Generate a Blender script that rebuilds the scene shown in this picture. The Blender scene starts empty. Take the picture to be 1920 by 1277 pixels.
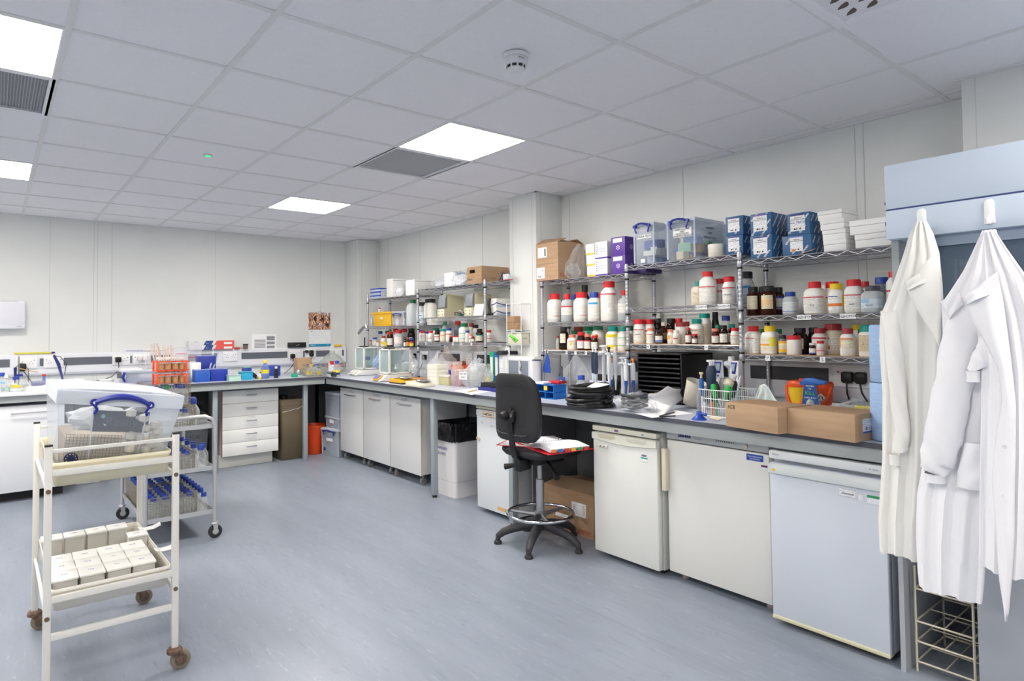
import bpy, bmesh, math, random
from mathutils import Vector, Matrix, noise

C = bpy.context.scene.collection
SC = bpy.context.scene
PI = math.pi

# ---------------------------------------------------------------- camera
F_PX, PPX, PPY, EYE = 1173.268, 896.72, 584.48, 1.39
YAW, PITCH, ROLL = .6596, .0312, -.0098
_cy, _sy, _cp, _sp = math.cos(YAW), math.sin(YAW), math.cos(PITCH), math.sin(PITCH)
FWD = Vector((_sy*_cp, _cy*_cp, _sp))
_r = Vector((_cy, -_sy, 0)); _u = _r.cross(FWD)
RGT = math.cos(ROLL)*_r + math.sin(ROLL)*_u
UPV = -math.sin(ROLL)*_r + math.cos(ROLL)*_u
cam = bpy.data.cameras.new('camera'); camo = bpy.data.objects.new('camera', cam); C.objects.link(camo)
cam.sensor_fit = 'HORIZONTAL'; cam.sensor_width = 36; cam.lens = F_PX/1920*36
cam.shift_x = (960-PPX)/1920; cam.shift_y = -(638.5-PPY)/1920
cam.clip_start = .05; cam.clip_end = 60
mw = Matrix.Identity(4)
for i in range(3):
    mw[i][0] = RGT[i]; mw[i][1] = UPV[i]; mw[i][2] = -FWD[i]
mw[2][3] = EYE
camo.matrix_world = mw
SC.camera = camo

# ---------------------------------------------------------------- world, exposure
wld = bpy.data.worlds.new('world'); SC.world = wld; wld.use_nodes = True
wld.node_tree.nodes['Background'].inputs[0].default_value = (.95, .97, 1, 1)
wld.node_tree.nodes['Background'].inputs[1].default_value = .15
SC.view_settings.view_transform = 'Standard'; SC.view_settings.look = 'None'
SC.view_settings.gamma = 1; SC.view_settings.use_curve_mapping = False
SC.view_settings.exposure = 0.17
LAMP = 36.0           # radiance of the ceiling light panels
try:
    SC.cycles.max_bounces = 10; SC.cycles.diffuse_bounces = 6; SC.cycles.transparent_max_bounces = 24
    SC.cycles.sample_clamp_indirect = 6; SC.cycles.caustics_reflective = False; SC.cycles.caustics_refractive = False
except Exception: pass

# room sizes (metres). x runs towards the wall with the shelves, y towards the far wall
RW, BW, CZ = 3.95, 7.55, 2.57        # shelf wall, far wall, ceiling
LW, NW = -4.2, -3.2                   # wall beyond the left of the frame, wall behind the camera
BT, BX, BY = .91, 2.90, 6.50          # bench top height, front edge of the shelf side bench, of the far bench
GX, GY = .8168, 2.2471                # origin of the 0.6 m ceiling grid
SX, SBX = 3.57, 3.88                  # front and back post planes of the wire shelving

# ---------------------------------------------------------------- points of the room read off the photograph
def ray(px, py): return RGT*((px-PPX)/F_PX) - UPV*((py-PPY)/F_PX) + FWD
def atx(px, py, x): d = ray(px, py); return Vector((x, d.y*x/d.x, EYE+d.z*x/d.x))
def aty(px, py, y): d = ray(px, py); return Vector((d.x*y/d.y, y, EYE+d.z*y/d.y))
def atz(px, py, z): d = ray(px, py); t = (z-EYE)/d.z; return Vector((d.x*t, d.y*t, z))
def mpp(p):          # metres per pixel at a point (for upright round things)
    dx, dy = p.x, p.y
    dep = dx*FWD.x+dy*FWD.y; lat = dx*_r.x+dy*_r.y
    return dep/F_PX*math.cos(math.atan2(lat, dep))

# ---------------------------------------------------------------- materials
def lin(c):
    if isinstance(c, str):
        c = c.lstrip('#'); c = [int(c[i:i+2], 16)/255 for i in (0, 2, 4)]
    return tuple(x/12.92 if x <= .04045 else ((x+.055)/1.055)**2.4 for x in c) + (1,)
_mc = {}
def bsdf(m): return m.node_tree.nodes['Principled BSDF']
def mt(col, rough=.5, metal=0, name='paint', spec=.5, coat=0):
    k = (col, rough, metal, name, spec, coat)
    if k in _mc: return _mc[k]
    m = bpy.data.materials.new(name); m.use_nodes = True; b = bsdf(m)
    b.inputs['Base Color'].default_value = lin(col); b.inputs['Roughness'].default_value = rough
    b.inputs['Metallic'].default_value = metal; b.inputs['Specular IOR Level'].default_value = spec
    b.inputs['Coat Weight'].default_value = coat
    # every surface carries a faint procedural unevenness
    nt = m.node_tree; n = nt.nodes.new('ShaderNodeTexNoise'); n.inputs['Scale'].default_value = 35
    tc = nt.nodes.new('ShaderNodeTexCoord'); nt.links.new(tc.outputs['Object'], n.inputs['Vector'])
    mr = nt.nodes.new('ShaderNodeMapRange'); mr.inputs['To Min'].default_value = max(0, rough-.04); mr.inputs['To Max'].default_value = min(1, rough+.04)
    nt.links.new(n.outputs['Fac'], mr.inputs['Value']); nt.links.new(mr.outputs[0], b.inputs['Roughness'])
    _mc[k] = m; return m
def emit(col, s, name='lamp_glow'):
    k = ('e', col, s)
    if k in _mc: return _mc[k]
    m = bpy.data.materials.new(name); m.use_nodes = True; b = bsdf(m)
    b.inputs['Base Color'].default_value = lin(col); b.inputs['Emission Color'].default_value = lin(col); b.inputs['Emission Strength'].default_value = s
    _mc[k] = m; return m
def clear(tint='#ffffff', body=.12, bodycol='#dfe6ee', rough=.08, name='clear_plastic', edge=.5):
    """see-through plastic or glass: mostly transparent, some body, sharp reflections"""
    k = ('c', tint, body, bodycol, rough, name)
    if k in _mc: return _mc[k]
    m = bpy.data.materials.new(name); m.use_nodes = True; nt = m.node_tree; b = bsdf(m)
    b.inputs['Base Color'].default_value = lin(bodycol); b.inputs['Roughness'].default_value = rough
    soft = 'poly' in name or 'cloudy' in name or 'film' in name
    if soft: b.inputs['Specular IOR Level'].default_value = .22
    tr = nt.nodes.new('ShaderNodeBsdfTransparent'); tr.inputs[0].default_value = lin(tint)
    lw = nt.nodes.new('ShaderNodeLayerWeight'); lw.inputs['Blend'].default_value = .35
    mp = nt.nodes.new('ShaderNodeMapRange'); mp.inputs['To Min'].default_value = body; mp.inputs['To Max'].default_value = min(1, body+(.2 if soft else edge))
    nt.links.new(lw.outputs['Facing'], mp.inputs['Value'])
    mx = nt.nodes.new('ShaderNodeMixShader'); nt.links.new(mp.outputs[0], mx.inputs[0])
    nt.links.new(tr.outputs[0], mx.inputs[1]); nt.links.new(b.outputs[0], mx.inputs[2])
    nt.links.new(mx.outputs[0], nt.nodes['Material Output'].inputs[0])
    _mc[k] = m; return m
def printed(base='#f2f1ea', ink='#55585e', pitch=170, amount=.5, name='printed_paper', fine=260):
    """paper with rows of small print, laid out in the object's own coordinates"""
    k = ('p', base, ink, pitch, amount, fine)
    if k in _mc: return _mc[k]
    m = bpy.data.materials.new(name); m.use_nodes = True; nt = m.node_tree; b = bsdf(m); L = nt.links.new
    tc = nt.nodes.new('ShaderNodeTexCoord'); sx = nt.nodes.new('ShaderNodeSeparateXYZ'); L(tc.outputs['Object'], sx.inputs[0])
    def math_(op, a, bb=None):
        n = nt.nodes.new('ShaderNodeMath'); n.operation = op
        for i, v in enumerate((a, bb)):
            if v is None: continue
            if isinstance(v, (int, float)): n.inputs[i].default_value = v
            else: L(v, n.inputs[i])
        return n.outputs[0]
    z = math_('MULTIPLY', sx.outputs['Z'], pitch); fl = math_('FLOOR', z); fr = math_('FRACT', z)
    line = math_('LESS_THAN', fr, .45)
    cb = nt.nodes.new('ShaderNodeCombineXYZ'); L(math_('MULTIPLY', sx.outputs['X'], fine), cb.inputs[0]); L(math_('MULTIPLY', sx.outputs['Y'], fine), cb.inputs[1]); L(math_('MULTIPLY', fl, 3.7), cb.inputs[2])
    nz = nt.nodes.new('ShaderNodeTexNoise'); nz.inputs['Scale'].default_value = 1; nz.inputs['Detail'].default_value = 1; L(cb.outputs[0], nz.inputs['Vector'])
    cb2 = nt.nodes.new('ShaderNodeCombineXYZ'); L(math_('MULTIPLY', sx.outputs['X'], 14), cb2.inputs[0]); L(math_('MULTIPLY', sx.outputs['Y'], 14), cb2.inputs[1]); L(math_('MULTIPLY', fl, 9.1), cb2.inputs[2])
    nz2 = nt.nodes.new('ShaderNodeTexNoise'); nz2.inputs['Scale'].default_value = 1; L(cb2.outputs[0], nz2.inputs['Vector'])
    a = math_('MULTIPLY', math_('MULTIPLY', line, math_('GREATER_THAN', nz.outputs['Fac'], .47)), math_('GREATER_THAN', nz2.outputs['Fac'], 1-amount))
    mx = nt.nodes.new('ShaderNodeMix'); mx.data_type = 'RGBA'; L(math_('MULTIPLY', a, .5), mx.inputs['Factor'])
    mx.inputs['A'].default_value = lin(base); mx.inputs['B'].default_value = lin(ink); L(mx.outputs['Result'], b.inputs['Base Color'])
    b.inputs['Roughness'].default_value = .55
    _mc[k] = m; return m
def barcode(name='barcode'):
    if name in _mc: return _mc[name]
    m = bpy.data.materials.new(name); m.use_nodes = True; nt = m.node_tree; b = bsdf(m); L = nt.links.new
    tc = nt.nodes.new('ShaderNodeTexCoord'); sx = nt.nodes.new('ShaderNodeSeparateXYZ'); L(tc.outputs['Object'], sx.inputs[0])
    ad = nt.nodes.new('ShaderNodeMath'); ad.operation = 'ADD'; L(sx.outputs['X'], ad.inputs[0]); L(sx.outputs['Y'], ad.inputs[1])
    ml = nt.nodes.new('ShaderNodeMath'); ml.operation = 'MULTIPLY'; ml.inputs[1].default_value = 450; L(ad.outputs[0], ml.inputs[0])
    wn = nt.nodes.new('ShaderNodeTexWhiteNoise'); wn.noise_dimensions = '1D'; fl = nt.nodes.new('ShaderNodeMath'); fl.operation = 'FLOOR'
    L(ml.outputs[0], fl.inputs[0]); L(fl.outputs[0], wn.inputs['W'])
    gt = nt.nodes.new('ShaderNodeMath'); gt.operation = 'GREATER_THAN'; gt.inputs[1].default_value = .5; L(wn.outputs['Value'], gt.inputs[0])
    mx = nt.nodes.new('ShaderNodeMix'); mx.data_type = 'RGBA'; L(gt.outputs[0], mx.inputs['Factor'])
    mx.inputs['A'].default_value = lin('#f0f0ee'); mx.inputs['B'].default_value = lin('#26262a'); L(mx.outputs['Result'], b.inputs['Base Color'])
    _mc[name] = m; return m
def noisy(c1, c2, scale=8, rough=.6, stretch=(1, 1, 1), contrast=(.35, .65), name='mottled', metal=0, bump=0, detail=3, coord='Object'):
    k = ('n', c1, c2, scale, rough, stretch, contrast, name, metal, bump)
    if k in _mc: return _mc[k]
    m = bpy.data.materials.new(name); m.use_nodes = True; nt = m.node_tree; b = bsdf(m); L = nt.links.new
    tc = nt.nodes.new('ShaderNodeTexCoord'); mp = nt.nodes.new('ShaderNodeMapping'); mp.inputs['Scale'].default_value = stretch
    L(tc.outputs[coord], mp.inputs['Vector']); n = nt.nodes.new('ShaderNodeTexNoise'); n.inputs['Scale'].default_value = scale; n.inputs['Detail'].default_value = detail
    L(mp.outputs[0], n.inputs['Vector']); cr = nt.nodes.new('ShaderNodeValToRGB'); cr.color_ramp.elements[0].position = contrast[0]; cr.color_ramp.elements[1].position = contrast[1]
    cr.color_ramp.elements[0].color = lin(c1); cr.color_ramp.elements[1].color = lin(c2); L(n.outputs['Fac'], cr.inputs[0]); L(cr.outputs[0], b.inputs['Base Color'])
    b.inputs['Roughness'].default_value = rough; b.inputs['Metallic'].default_value = metal
    if bump:
        bp = nt.nodes.new('ShaderNodeBump'); bp.inputs['Strength'].default_value = bump; bp.inputs['Distance'].default_value = .01; L(n.outputs['Fac'], bp.inputs['Height']); L(bp.outputs[0], b.inputs['Normal'])
    _mc[k] = m; return m

WHITE = mt('#eceeef', .35, name='white_plastic'); CREAM = mt('#ece5cf', .4, name='cream_plastic'); BLACK = mt('#141416', .45, name='black_plastic')
NAVY = mt('#1d2b8c', .35, name='blue_plastic'); STEEL = mt('#c3c5ca', .25, 1, name='stainless_steel'); CHROME = mt('#cfd0d6', .16, 1, name='chrome')
DGREY = mt('#3d3f44', .6, name='dark_grey'); RUBBER = mt('#2a2a2c', .7, name='rubber'); PAPER = mt('#f3f3f4', .8, name='paper')
INK = mt('#20242e', .7, name='black_ink'); BLUEINK = mt('#2d3a86', .7, name='blue_ink'); CARD = noisy('#b09172', '#ba9b7b', 5, .8, (1, 1, 8), name='cardboard')
CARD2 = noisy('#a18163', '#ab8b6c', 5, .8, (1, 1, 8), name='brown_cardboard')
CLEAR = clear(); GLASS = clear(body=.08, bodycol='#e8eeee', rough=.03, name='clear_glass'); FROST = clear('#e8edf4', .42, '#e9edf3', .35, 'milky_plastic')
BAG = clear('#fbfcfd', .1, '#e9ecef', .42, 'polythene')

# ---------------------------------------------------------------- meshes
class MB:
    def __init__(s): s.v = []; s.f = []; s.m = []; s.T = Matrix.Identity(4)
    def add(s, vs, fs, mi=0):
        o = len(s.v); s.v += [tuple(s.T @ Vector(p)) for p in vs]; s.f += [[i+o for i in f] for f in fs]; s.m += [mi]*len(fs); return s
    def box(s, x0, x1, y0, y1, z0, z1, mi=0):
        x0, x1 = sorted((x0, x1)); y0, y1 = sorted((y0, y1)); z0, z1 = sorted((z0, z1))
        return s.add([(x, y, z) for z in (z0, z1) for y in (y0, y1) for x in (x0, x1)], [(0, 2, 3, 1), (4, 5, 7, 6), (0, 1, 5, 4), (2, 6, 7, 3), (0, 4, 6, 2), (1, 3, 7, 5)], mi)
    def hull8(s, p, mi=0):   # 8 points ordered like box()
        return s.add(p, [(0, 2, 3, 1), (4, 5, 7, 6), (0, 1, 5, 4), (2, 6, 7, 3), (0, 4, 6, 2), (1, 3, 7, 5)], mi)
    def cyl(s, a, b, r0, r1=None, n=16, mi=0, caps=True):
        r1 = r0 if r1 is None else r1; a = Vector(a); b = Vector(b); d = (b-a).normalized()
        q = d.to_track_quat('Z', 'Y'); vs = []
        for c, r in ((a, r0), (b, r1)):
            for i in range(n):
                t = 2*PI*i/n; vs.append(c + q @ Vector((r*math.cos(t), r*math.sin(t), 0)))
        fs = [(i, (i+1) % n, n+(i+1) % n, n+i) for i in range(n)]
        if caps: fs += [tuple(range(n))[::-1], tuple(range(n, 2*n))]
        return s.add(vs, fs, mi)
    def tube(s, pts, r, n=8, mi=0, closed=False):
        pts = [Vector(p) for p in pts]; m = len(pts); vs = []; up = Vector((0, 0, 1)); prev = None
        for i, p in enumerate(pts):
            a = pts[(i-1) % m] if closed or i else p; b = pts[(i+1) % m] if closed or i < m-1 else p
            d = (b-a); d = d.normalized() if d.length > 1e-9 else up
            if prev is None:
                x = d.cross(up if abs(d.z) < .95 else Vector((1, 0, 0))).normalized()
            else:
                x = (prev - d*prev.dot(d)); x = x.normalized() if x.length > 1e-6 else d.orthogonal().normalized()
            prev = x; y = d.cross(x); rr = r[i] if isinstance(r, (list, tuple)) else r
            for k in range(n):
                t = 2*PI*k/n; vs.append(p + x*rr*math.cos(t) + y*rr*math.sin(t))
        fs = []
        for i in range(m if closed else m-1):
            for k in range(n):
                a, b = i*n+k, i*n+(k+1) % n; c, d = ((i+1) % m)*n+(k+1) % n, ((i+1) % m)*n+k; fs.append((a, b, c, d))
        if not closed: fs += [tuple(range(n))[::-1], tuple(range((m-1)*n, m*n))]
        return s.add(vs, fs, mi)
    def wire(s, a, b, t=.0015, mi=0): return s.cyl(a, b, t, n=4, mi=mi, caps=False)
    def lathe(s, prof, n=24, c=(0, 0, 0), sq=0, mi=0, rib=0, cap0=True, cap1=True, ay=1):
        vs = []
        for r, z in prof:
            for i in range(n):
                t = 2*PI*i/n; k = sup(t, sq)*(1-rib*(i % 2))
                vs.append((c[0]+r*k*math.cos(t), c[1]+r*k*math.sin(t)*ay, c[2]+z))
        fs = [(j*n+i, j*n+(i+1) % n, (j+1)*n+(i+1) % n, (j+1)*n+i) for j in range(len(prof)-1) for i in range(n)]
        if cap0: fs.append(tuple(range(n))[::-1])
        if cap1: fs.append(tuple(range((len(prof)-1)*n, len(prof)*n)))
        return s.add(vs, fs, mi)
    def prism(s, poly, axis, a, b, mi=0):
        """outline poly (list of 2-D points) pushed along axis 'x','y' or 'z' from a to b"""
        def P(u, v, w): return {'x': (w, u, v), 'y': (u, w, v), 'z': (u, v, w)}[axis]
        n = len(poly); vs = [P(u, v, a) for u, v in poly]+[P(u, v, b) for u, v in poly]
        return s.add(vs, [tuple(range(n))[::-1], tuple(range(n, 2*n))]+[(i, (i+1) % n, n+(i+1) % n, n+i) for i in range(n)], mi)
    def grid(s, P, mi=0, closed_u=False):
        """P[j][i] points"""
        n = len(P[0]); m = len(P); vs = [p for row in P for p in row]; fs = []
        for j in range(m-1):
            for i in range(n if closed_u else n-1):
                fs.append((j*n+i, j*n+(i+1) % n, (j+1)*n+(i+1) % n, (j+1)*n+i))
        return s.add(vs, fs, mi)
    def build(s, name, mats, parent=None, loc=None, rotz=0, bevel=0, smooth=40, solid=0, seg=2):
        me = bpy.data.meshes.new(name); me.from_pydata(s.v, [], s.f)
        for m in (mats if isinstance(mats, (list, tuple)) else [mats]):
            if m.name.startswith('paint'): m.name = name+'_finish'
            me.materials.append(m)
        me.polygons.foreach_set('material_index', s.m)
        bm = bmesh.new(); bm.from_mesh(me); bmesh.ops.recalc_face_normals(bm, faces=bm.faces)
        if bevel:
            ed = [e for e in bm.edges if len(e.link_faces) == 2 and e.calc_face_angle(0) > .6]
            if ed: bmesh.ops.bevel(bm, geom=ed, offset=bevel, segments=seg, affect='EDGES', profile=.5, clamp_overlap=True)
        bm.to_mesh(me); bm.free()
        if smooth:
            me.polygons.foreach_set('use_smooth', [True]*len(me.polygons)); me.set_sharp_from_angle(angle=math.radians(smooth))
        me.update()
        o = bpy.data.objects.new(name, me); C.objects.link(o)
        if parent is not None: o.parent = parent
        if loc is not None: o.location = loc
        o.rotation_euler = (0, 0, rotz)
        if solid:
            md = o.modifiers.new('thickness', 'SOLIDIFY'); md.thickness = solid; md.offset = 0
        return o
def sup(t, sq):
    if not sq: return 1
    p = 2+sq*6; return (abs(math.cos(t))**p+abs(math.sin(t))**p)**(-1/p)*(1-.06*sq)

_used = {}
def tag(o, label, cat, group=None):
    if label in _used and not group: print('DUP LABEL', label)
    _used[label] = 1; n = len(label.split())
    if n < 4 or n > 16: print('LABEL LENGTH', n, label)
    o['label'] = label; o['category'] = cat
    if group: o['group'] = group
    return o
def thing(name, label, cat, loc=(0, 0, 0), rotz=0, group=None):
    o = bpy.data.objects.new(name, None); C.objects.link(o); o.empty_display_size = .05
    o.location = loc; o.rotation_euler = (0, 0, rotz); return tag(o, label, cat, group)
def struct(o): o['kind'] = 'structure'; return o
def boxpart(name, m, parent, x0, x1, y0, y1, z0, z1, bevel=0): return MB().box(x0, x1, y0, y1, z0, z1).build(name, m, parent, bevel=bevel)

FX = Matrix(((0, 0, -1), (-1, 0, 0), (0, 1, 0)))     # lettering that faces -x
FY = Matrix(((1, 0, 0), (0, 0, -1), (0, 1, 0)))      # lettering that faces -y
FZ = Matrix(((1, 0, 0), (0, 1, 0), (0, 0, 1)))
def text(body, size, loc, face, mat, parent=None, name='lettering', shear=0, spin=0, bold=0, align='CENTER', width=1):
    cu = bpy.data.curves.new('t', 'FONT'); cu.body = body; cu.size = size; cu.align_x = align; cu.align_y = 'CENTER'; cu.shear = shear; cu.offset = bold
    cu.resolution_u = 2; cu.extrude = .0002
    o = bpy.data.objects.new('t', cu); C.objects.link(o); bpy.context.view_layer.update()
    dg = bpy.context.evaluated_depsgraph_get(); me = bpy.data.meshes.new_from_object(o.evaluated_get(dg)); bpy.data.objects.remove(o); bpy.data.curves.remove(cu)
    me.transform((Matrix.Translation(loc) @ (face.to_4x4() @ Matrix.Rotation(spin, 4, 'Z') @ Matrix.Diagonal((width, 1, 1, 1)))))
    me.materials.clear(); me.materials.append(mat)
    r = bpy.data.objects.new(name, me); C.objects.link(r)
    if parent is not None: r.parent = parent
    return r

def crumple(size, seed, sub=3, amp=.25, gather=0, flat=0):
    """a crumpled bag body: sphere pushed about by noise; gather pulls the top in, flat squares the base"""
    bm = bmesh.new(); bmesh.ops.create_icosphere(bm, subdivisions=sub, radius=1); mb = MB(); off = Vector((seed*3.1, seed*1.7, seed*.9))
    for v in bm.verts:
        p = v.co.copy(); k = 1+amp*noise.noise(p*1.6+off)+amp*.7*noise.noise(p*4.5+off)+amp*.35*noise.noise(p*9+off)
        q = p*k; q.z = max(q.z, -.8)
        if gather and q.z > .1: g = max(.18, 1-gather*(q.z-.1)); q.x *= g; q.y *= g
        v.co = Vector((q.x*size[0]/2, q.y*size[1]/2, (q.z+.8)/1.8*size[2]))
    vs = [v.co[:] for v in bm.verts]; fs = [[v.index for v in f.verts] for f in bm.faces]; bm.free()
    return mb.add(vs, fs)
# ================================================================ the room
WALLM = noisy('#dfe1df', '#e2e4e2', 3, .42, name='wall_panel'); TILE = noisy('#eae9ed', '#edecf0', 60, .9, name='ceiling_tile', contrast=(.3, .7))
BAR = mt('#dededf', .6); GROOVE = mt('#cfd1d0', .6)
def floor_mat():
    m = bpy.data.materials.new('marbled_vinyl'); m.use_nodes = True; nt = m.node_tree; b = bsdf(m); L = nt.links.new
    tc = nt.nodes.new('ShaderNodeTexCoord'); mp = nt.nodes.new('ShaderNodeMapping'); mp.inputs['Scale'].default_value = (6, .9, 1); mp.inputs['Rotation'].default_value = (0, 0, .08)
    L(tc.outputs['Object'], mp.inputs[0])
    def ramp(src, p0, p1, c0, c1):
        cr = nt.nodes.new('ShaderNodeValToRGB'); e = cr.color_ramp.elements; e[0].position = p0; e[1].position = p1; e[0].color = c0; e[1].color = c1; L(src, cr.inputs[0]); return cr.outputs[0]
    def nz(scale, detail, rough=.6, dist=0, vec=None):
        n = nt.nodes.new('ShaderNodeTexNoise'); n.inputs['Scale'].default_value = scale; n.inputs['Detail'].default_value = detail; n.inputs['Roughness'].default_value = rough; n.inputs['Distortion'].default_value = dist
        L(vec or mp.outputs[0], n.inputs['Vector']); return n.outputs['Fac']
    base = ramp(nz(1.1, 5), .3, .7, lin('#838b98'), lin('#8f97a5'))
    dark = ramp(nz(6, 8, .72, .5), .56, .76, (0, 0, 0, 1), (1, 1, 1, 1))
    light = ramp(nz(9, 7, .72, .6), .58, .78, (0, 0, 0, 1), (1, 1, 1, 1))
    m1 = nt.nodes.new('ShaderNodeMix'); m1.data_type = 'RGBA'; L(dark, m1.inputs['Factor']); L(base, m1.inputs['A']); m1.inputs['B'].default_value = lin('#767e8c')
    m2 = nt.nodes.new('ShaderNodeMix'); m2.data_type = 'RGBA'; L(light, m2.inputs['Factor']); L(m1.outputs['Result'], m2.inputs['A']); m2.inputs['B'].default_value = lin('#abb1bb')
    L(m2.outputs['Result'], b.inputs['Base Color']); b.inputs['Roughness'].default_value = .36; b.inputs['Specular IOR Level'].default_value = .45
    return m
struct(MB().box(LW-.1, RW+.1, NW-.1, BW+.1, -.1, 0).build('floor', floor_mat(), smooth=0))
sm = MB()
for x in (-1.6, 2.36): sm.box(x, x+.003, 1.35, 2.35, 0, .0005)
struct(sm.build('trim_1', mt('#868d99', .5), smooth=0))
struct(MB().box(RW, RW+.1, NW-.1, BW+.1, 0, CZ+.1).build('wall_right', WALLM, smooth=0))
struct(MB().box(LW-.1, RW+.1, BW, BW+.1, 0, CZ+.1).build('wall_back', WALLM, smooth=0))
struct(MB().box(LW-.1, LW, NW-.1, BW+.1, 0, CZ+.1).build('wall_left', WALLM, smooth=0))
struct(MB().box(LW-.1, RW+.1, NW-.1, NW, 0, CZ+.1).build('wall_front', WALLM, smooth=0))
# boxed-in columns on the shelf side
struct(MB().box(3.64, RW-.001, 3.88, 4.23, 0, CZ).build('wall_column', WALLM, bevel=.004))
struct(MB().box(3.64, RW-.001, 7.17, BW-.001, 0, CZ).build('wall_corner_column', WALLM, bevel=.004))
struct(MB().box(3.66, RW-.001, NW+.001, .92, 0, CZ).build('wall_boxing', WALLM, bevel=.004))
# panel joints: thin raised battens
jt = MB()
def joint_r(px, py, w=.004, x=RW):
    y = atx(px, py, x).y; jt.box(x-.0035, x, y-w/2, y+w/2, 0, CZ)
for px, py in ((1282, 400), (1605, 350), (1621, 350), (905, 450), (788, 470), (1068, 390), (728, 500)): joint_r(px, py)
for x in (.44, 1.0-.02, 2.02, 3.3, -1.1): jt.box(x, x+.004, BW-.0035, BW, 0, CZ)
jt.box(aty(183, 450, BW).x, aty(183, 450, BW).x+.004, BW-.0035, BW, 0, CZ); jt.box(aty(176, 450, BW).x, aty(176, 450, BW).x+.004, BW-.0035, BW, 0, CZ)
for y in (3.93, 4.18): jt.box(3.638, 3.64, y, y+.003, 0, CZ)
for x in (3.69, 3.90): jt.box(x, x+.003, 3.878, 3.88, 0, CZ); jt.box(x, x+.003, 7.168, 7.17, 0, CZ)
jt.box(3.658, 3.66, .865, .868, 0, CZ); jt.box(3.638, 3.64, 7.22, 7.223, 0, CZ)
struct(jt.build('trim_2', GROOVE, smooth=0))
# ceiling: tiles above an exposed grid
LIGHTS = [(2, 1), (2, 5), (-2, 1), (-2, 5), (-2, -3), (2, -5), (-6, 1), (-6, 5), (-6, -3), (-2, -7)]
VENTS = [(2, 2), (-2, 2)]; SWIRL = (2, -3)
t = MB(); i0, i1, j0, j1 = -9, 6, -10, 9
for i in range(i0, i1):
    for j in range(j0, j1):
        if (i, j) in LIGHTS or (i, j) in VENTS or (i, j) == SWIRL: continue
        x0 = max(LW, GX+.6*i); x1 = min(RW, GX+.6*(i+1)); y0 = max(NW, GY+.6*j); y1 = min(BW, GY+.6*(j+1))
        if x1-x0 > .01 and y1-y0 > .01: t.box(x0, x1, y0, y1, CZ+.005, CZ+.02)
t.box(LW-.1, RW+.1, NW-.1, BW+.1, CZ+.12, CZ+.2)
struct(t.build('ceiling', TILE, smooth=0))
g = MB()
for i in range(i0, i1+1):
    x = GX+.6*i
    if LW < x < RW: g.box(x-.012, x+.012, NW, BW, CZ, CZ+.006)
for j in range(j0, j1+1):
    y = GY+.6*j
    if NW < y < BW: g.box(LW, RW, y-.012, y+.012, CZ+.0006, CZ+.006)
g.box(RW-.02, RW, NW, BW, CZ-.002, CZ+.006); g.box(LW, RW, BW-.02, BW, CZ-.002, CZ+.006); g.box(3.62, 3.64, 3.86, 4.25, CZ-.002, CZ+.004); g.box(3.62, RW, 3.86, 3.88, CZ-.002, CZ+.004); g.box(3.64, 3.66, NW, .94, CZ-.002, CZ+.004)
struct(g.build('trim_3', BAR, smooth=0))
GLOW = emit('#fff8ee', LAMP)
where = {(2, 1): 'square ceiling light panel beside the grey grille, above the shelving', (2, 5): 'square ceiling light panel furthest down the room, near the corner column',
         (-2, 1): 'large square ceiling light panel cut by the frame, directly before a ribbed grille', (-2, 5): 'small-looking square ceiling light panel near the far wall, without a grille'}
for i, j in LIGHTS:
    o = thing('ceiling_light', where.get((i, j), 'square ceiling light panel out of view behind the camera'), 'light', (GX+.6*i+.3, GY+.6*j+.3, CZ), group='ceiling light panels')
    MB().box(-.282, .282, -.282, .282, .004, .01).build('diffuser', GLOW, o, smooth=0)
    f = MB()
    for a, b, c, d in ((-.3, .3, -.3, -.282), (-.3, .3, .282, .3), (-.3, -.282, -.282, .282), (.282, .3, -.282, .282)): f.box(a, b, c, d, .001, .02)
    f.build('frame', mt('#e9eaee', .5), o, smooth=0)
def grille_mat():
    m = bpy.data.materials.new('eggcrate_grille'); m.use_nodes = True; nt = m.node_tree; b = bsdf(m); L = nt.links.new
    tc = nt.nodes.new('ShaderNodeTexCoord'); ck = nt.nodes.new('ShaderNodeTexBrick'); ck.offset = 0; ck.inputs['Scale'].default_value = 1; ck.inputs['Brick Width'].default_value = .0125; ck.inputs['Row Height'].default_value = .0125
    ck.inputs['Mortar Size'].default_value = .0022; ck.inputs['Color1'].default_value = lin('#77797e'); ck.inputs['Color2'].default_value = lin('#707277'); ck.inputs['Mortar'].default_value = lin('#b9bbc0')
    L(tc.outputs['Object'], ck.inputs['Vector']); L(ck.outputs['Color'], b.inputs['Base Color']); b.inputs['Roughness'].default_value = .6; return m
GR = grille_mat()
for (i, j), lb in zip(VENTS, ('grey eggcrate ceiling grille beside the light panel above the shelving', 'grey ribbed ceiling grille beyond the large cut-off light panel')):
    o = thing('ceiling_vent', lb, 'vent', (GX+.6*i+.3, GY+.6*j+.3, CZ), group='ceiling grilles')
    f = MB()
    for a, b, c, d in ((-.3, .3, -.3, -.275), (-.3, .3, .275, .3), (-.3, -.275, -.275, .275), (.275, .3, -.275, .275)): f.box(a, b, c, d, .0, .02)
    f.build('frame', mt('#e9eaee', .5), o, smooth=0)
    gm = MB().box(-.275, .275, -.275, .275, .012, .016)
    if (i, j) == (-2, 2):
        for k in range(28): gm.box(-.275+k*.02, -.275+k*.02+.003, -.275, .275, .002, .012)
    gm.build('grille', GR, o, smooth=0)
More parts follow.
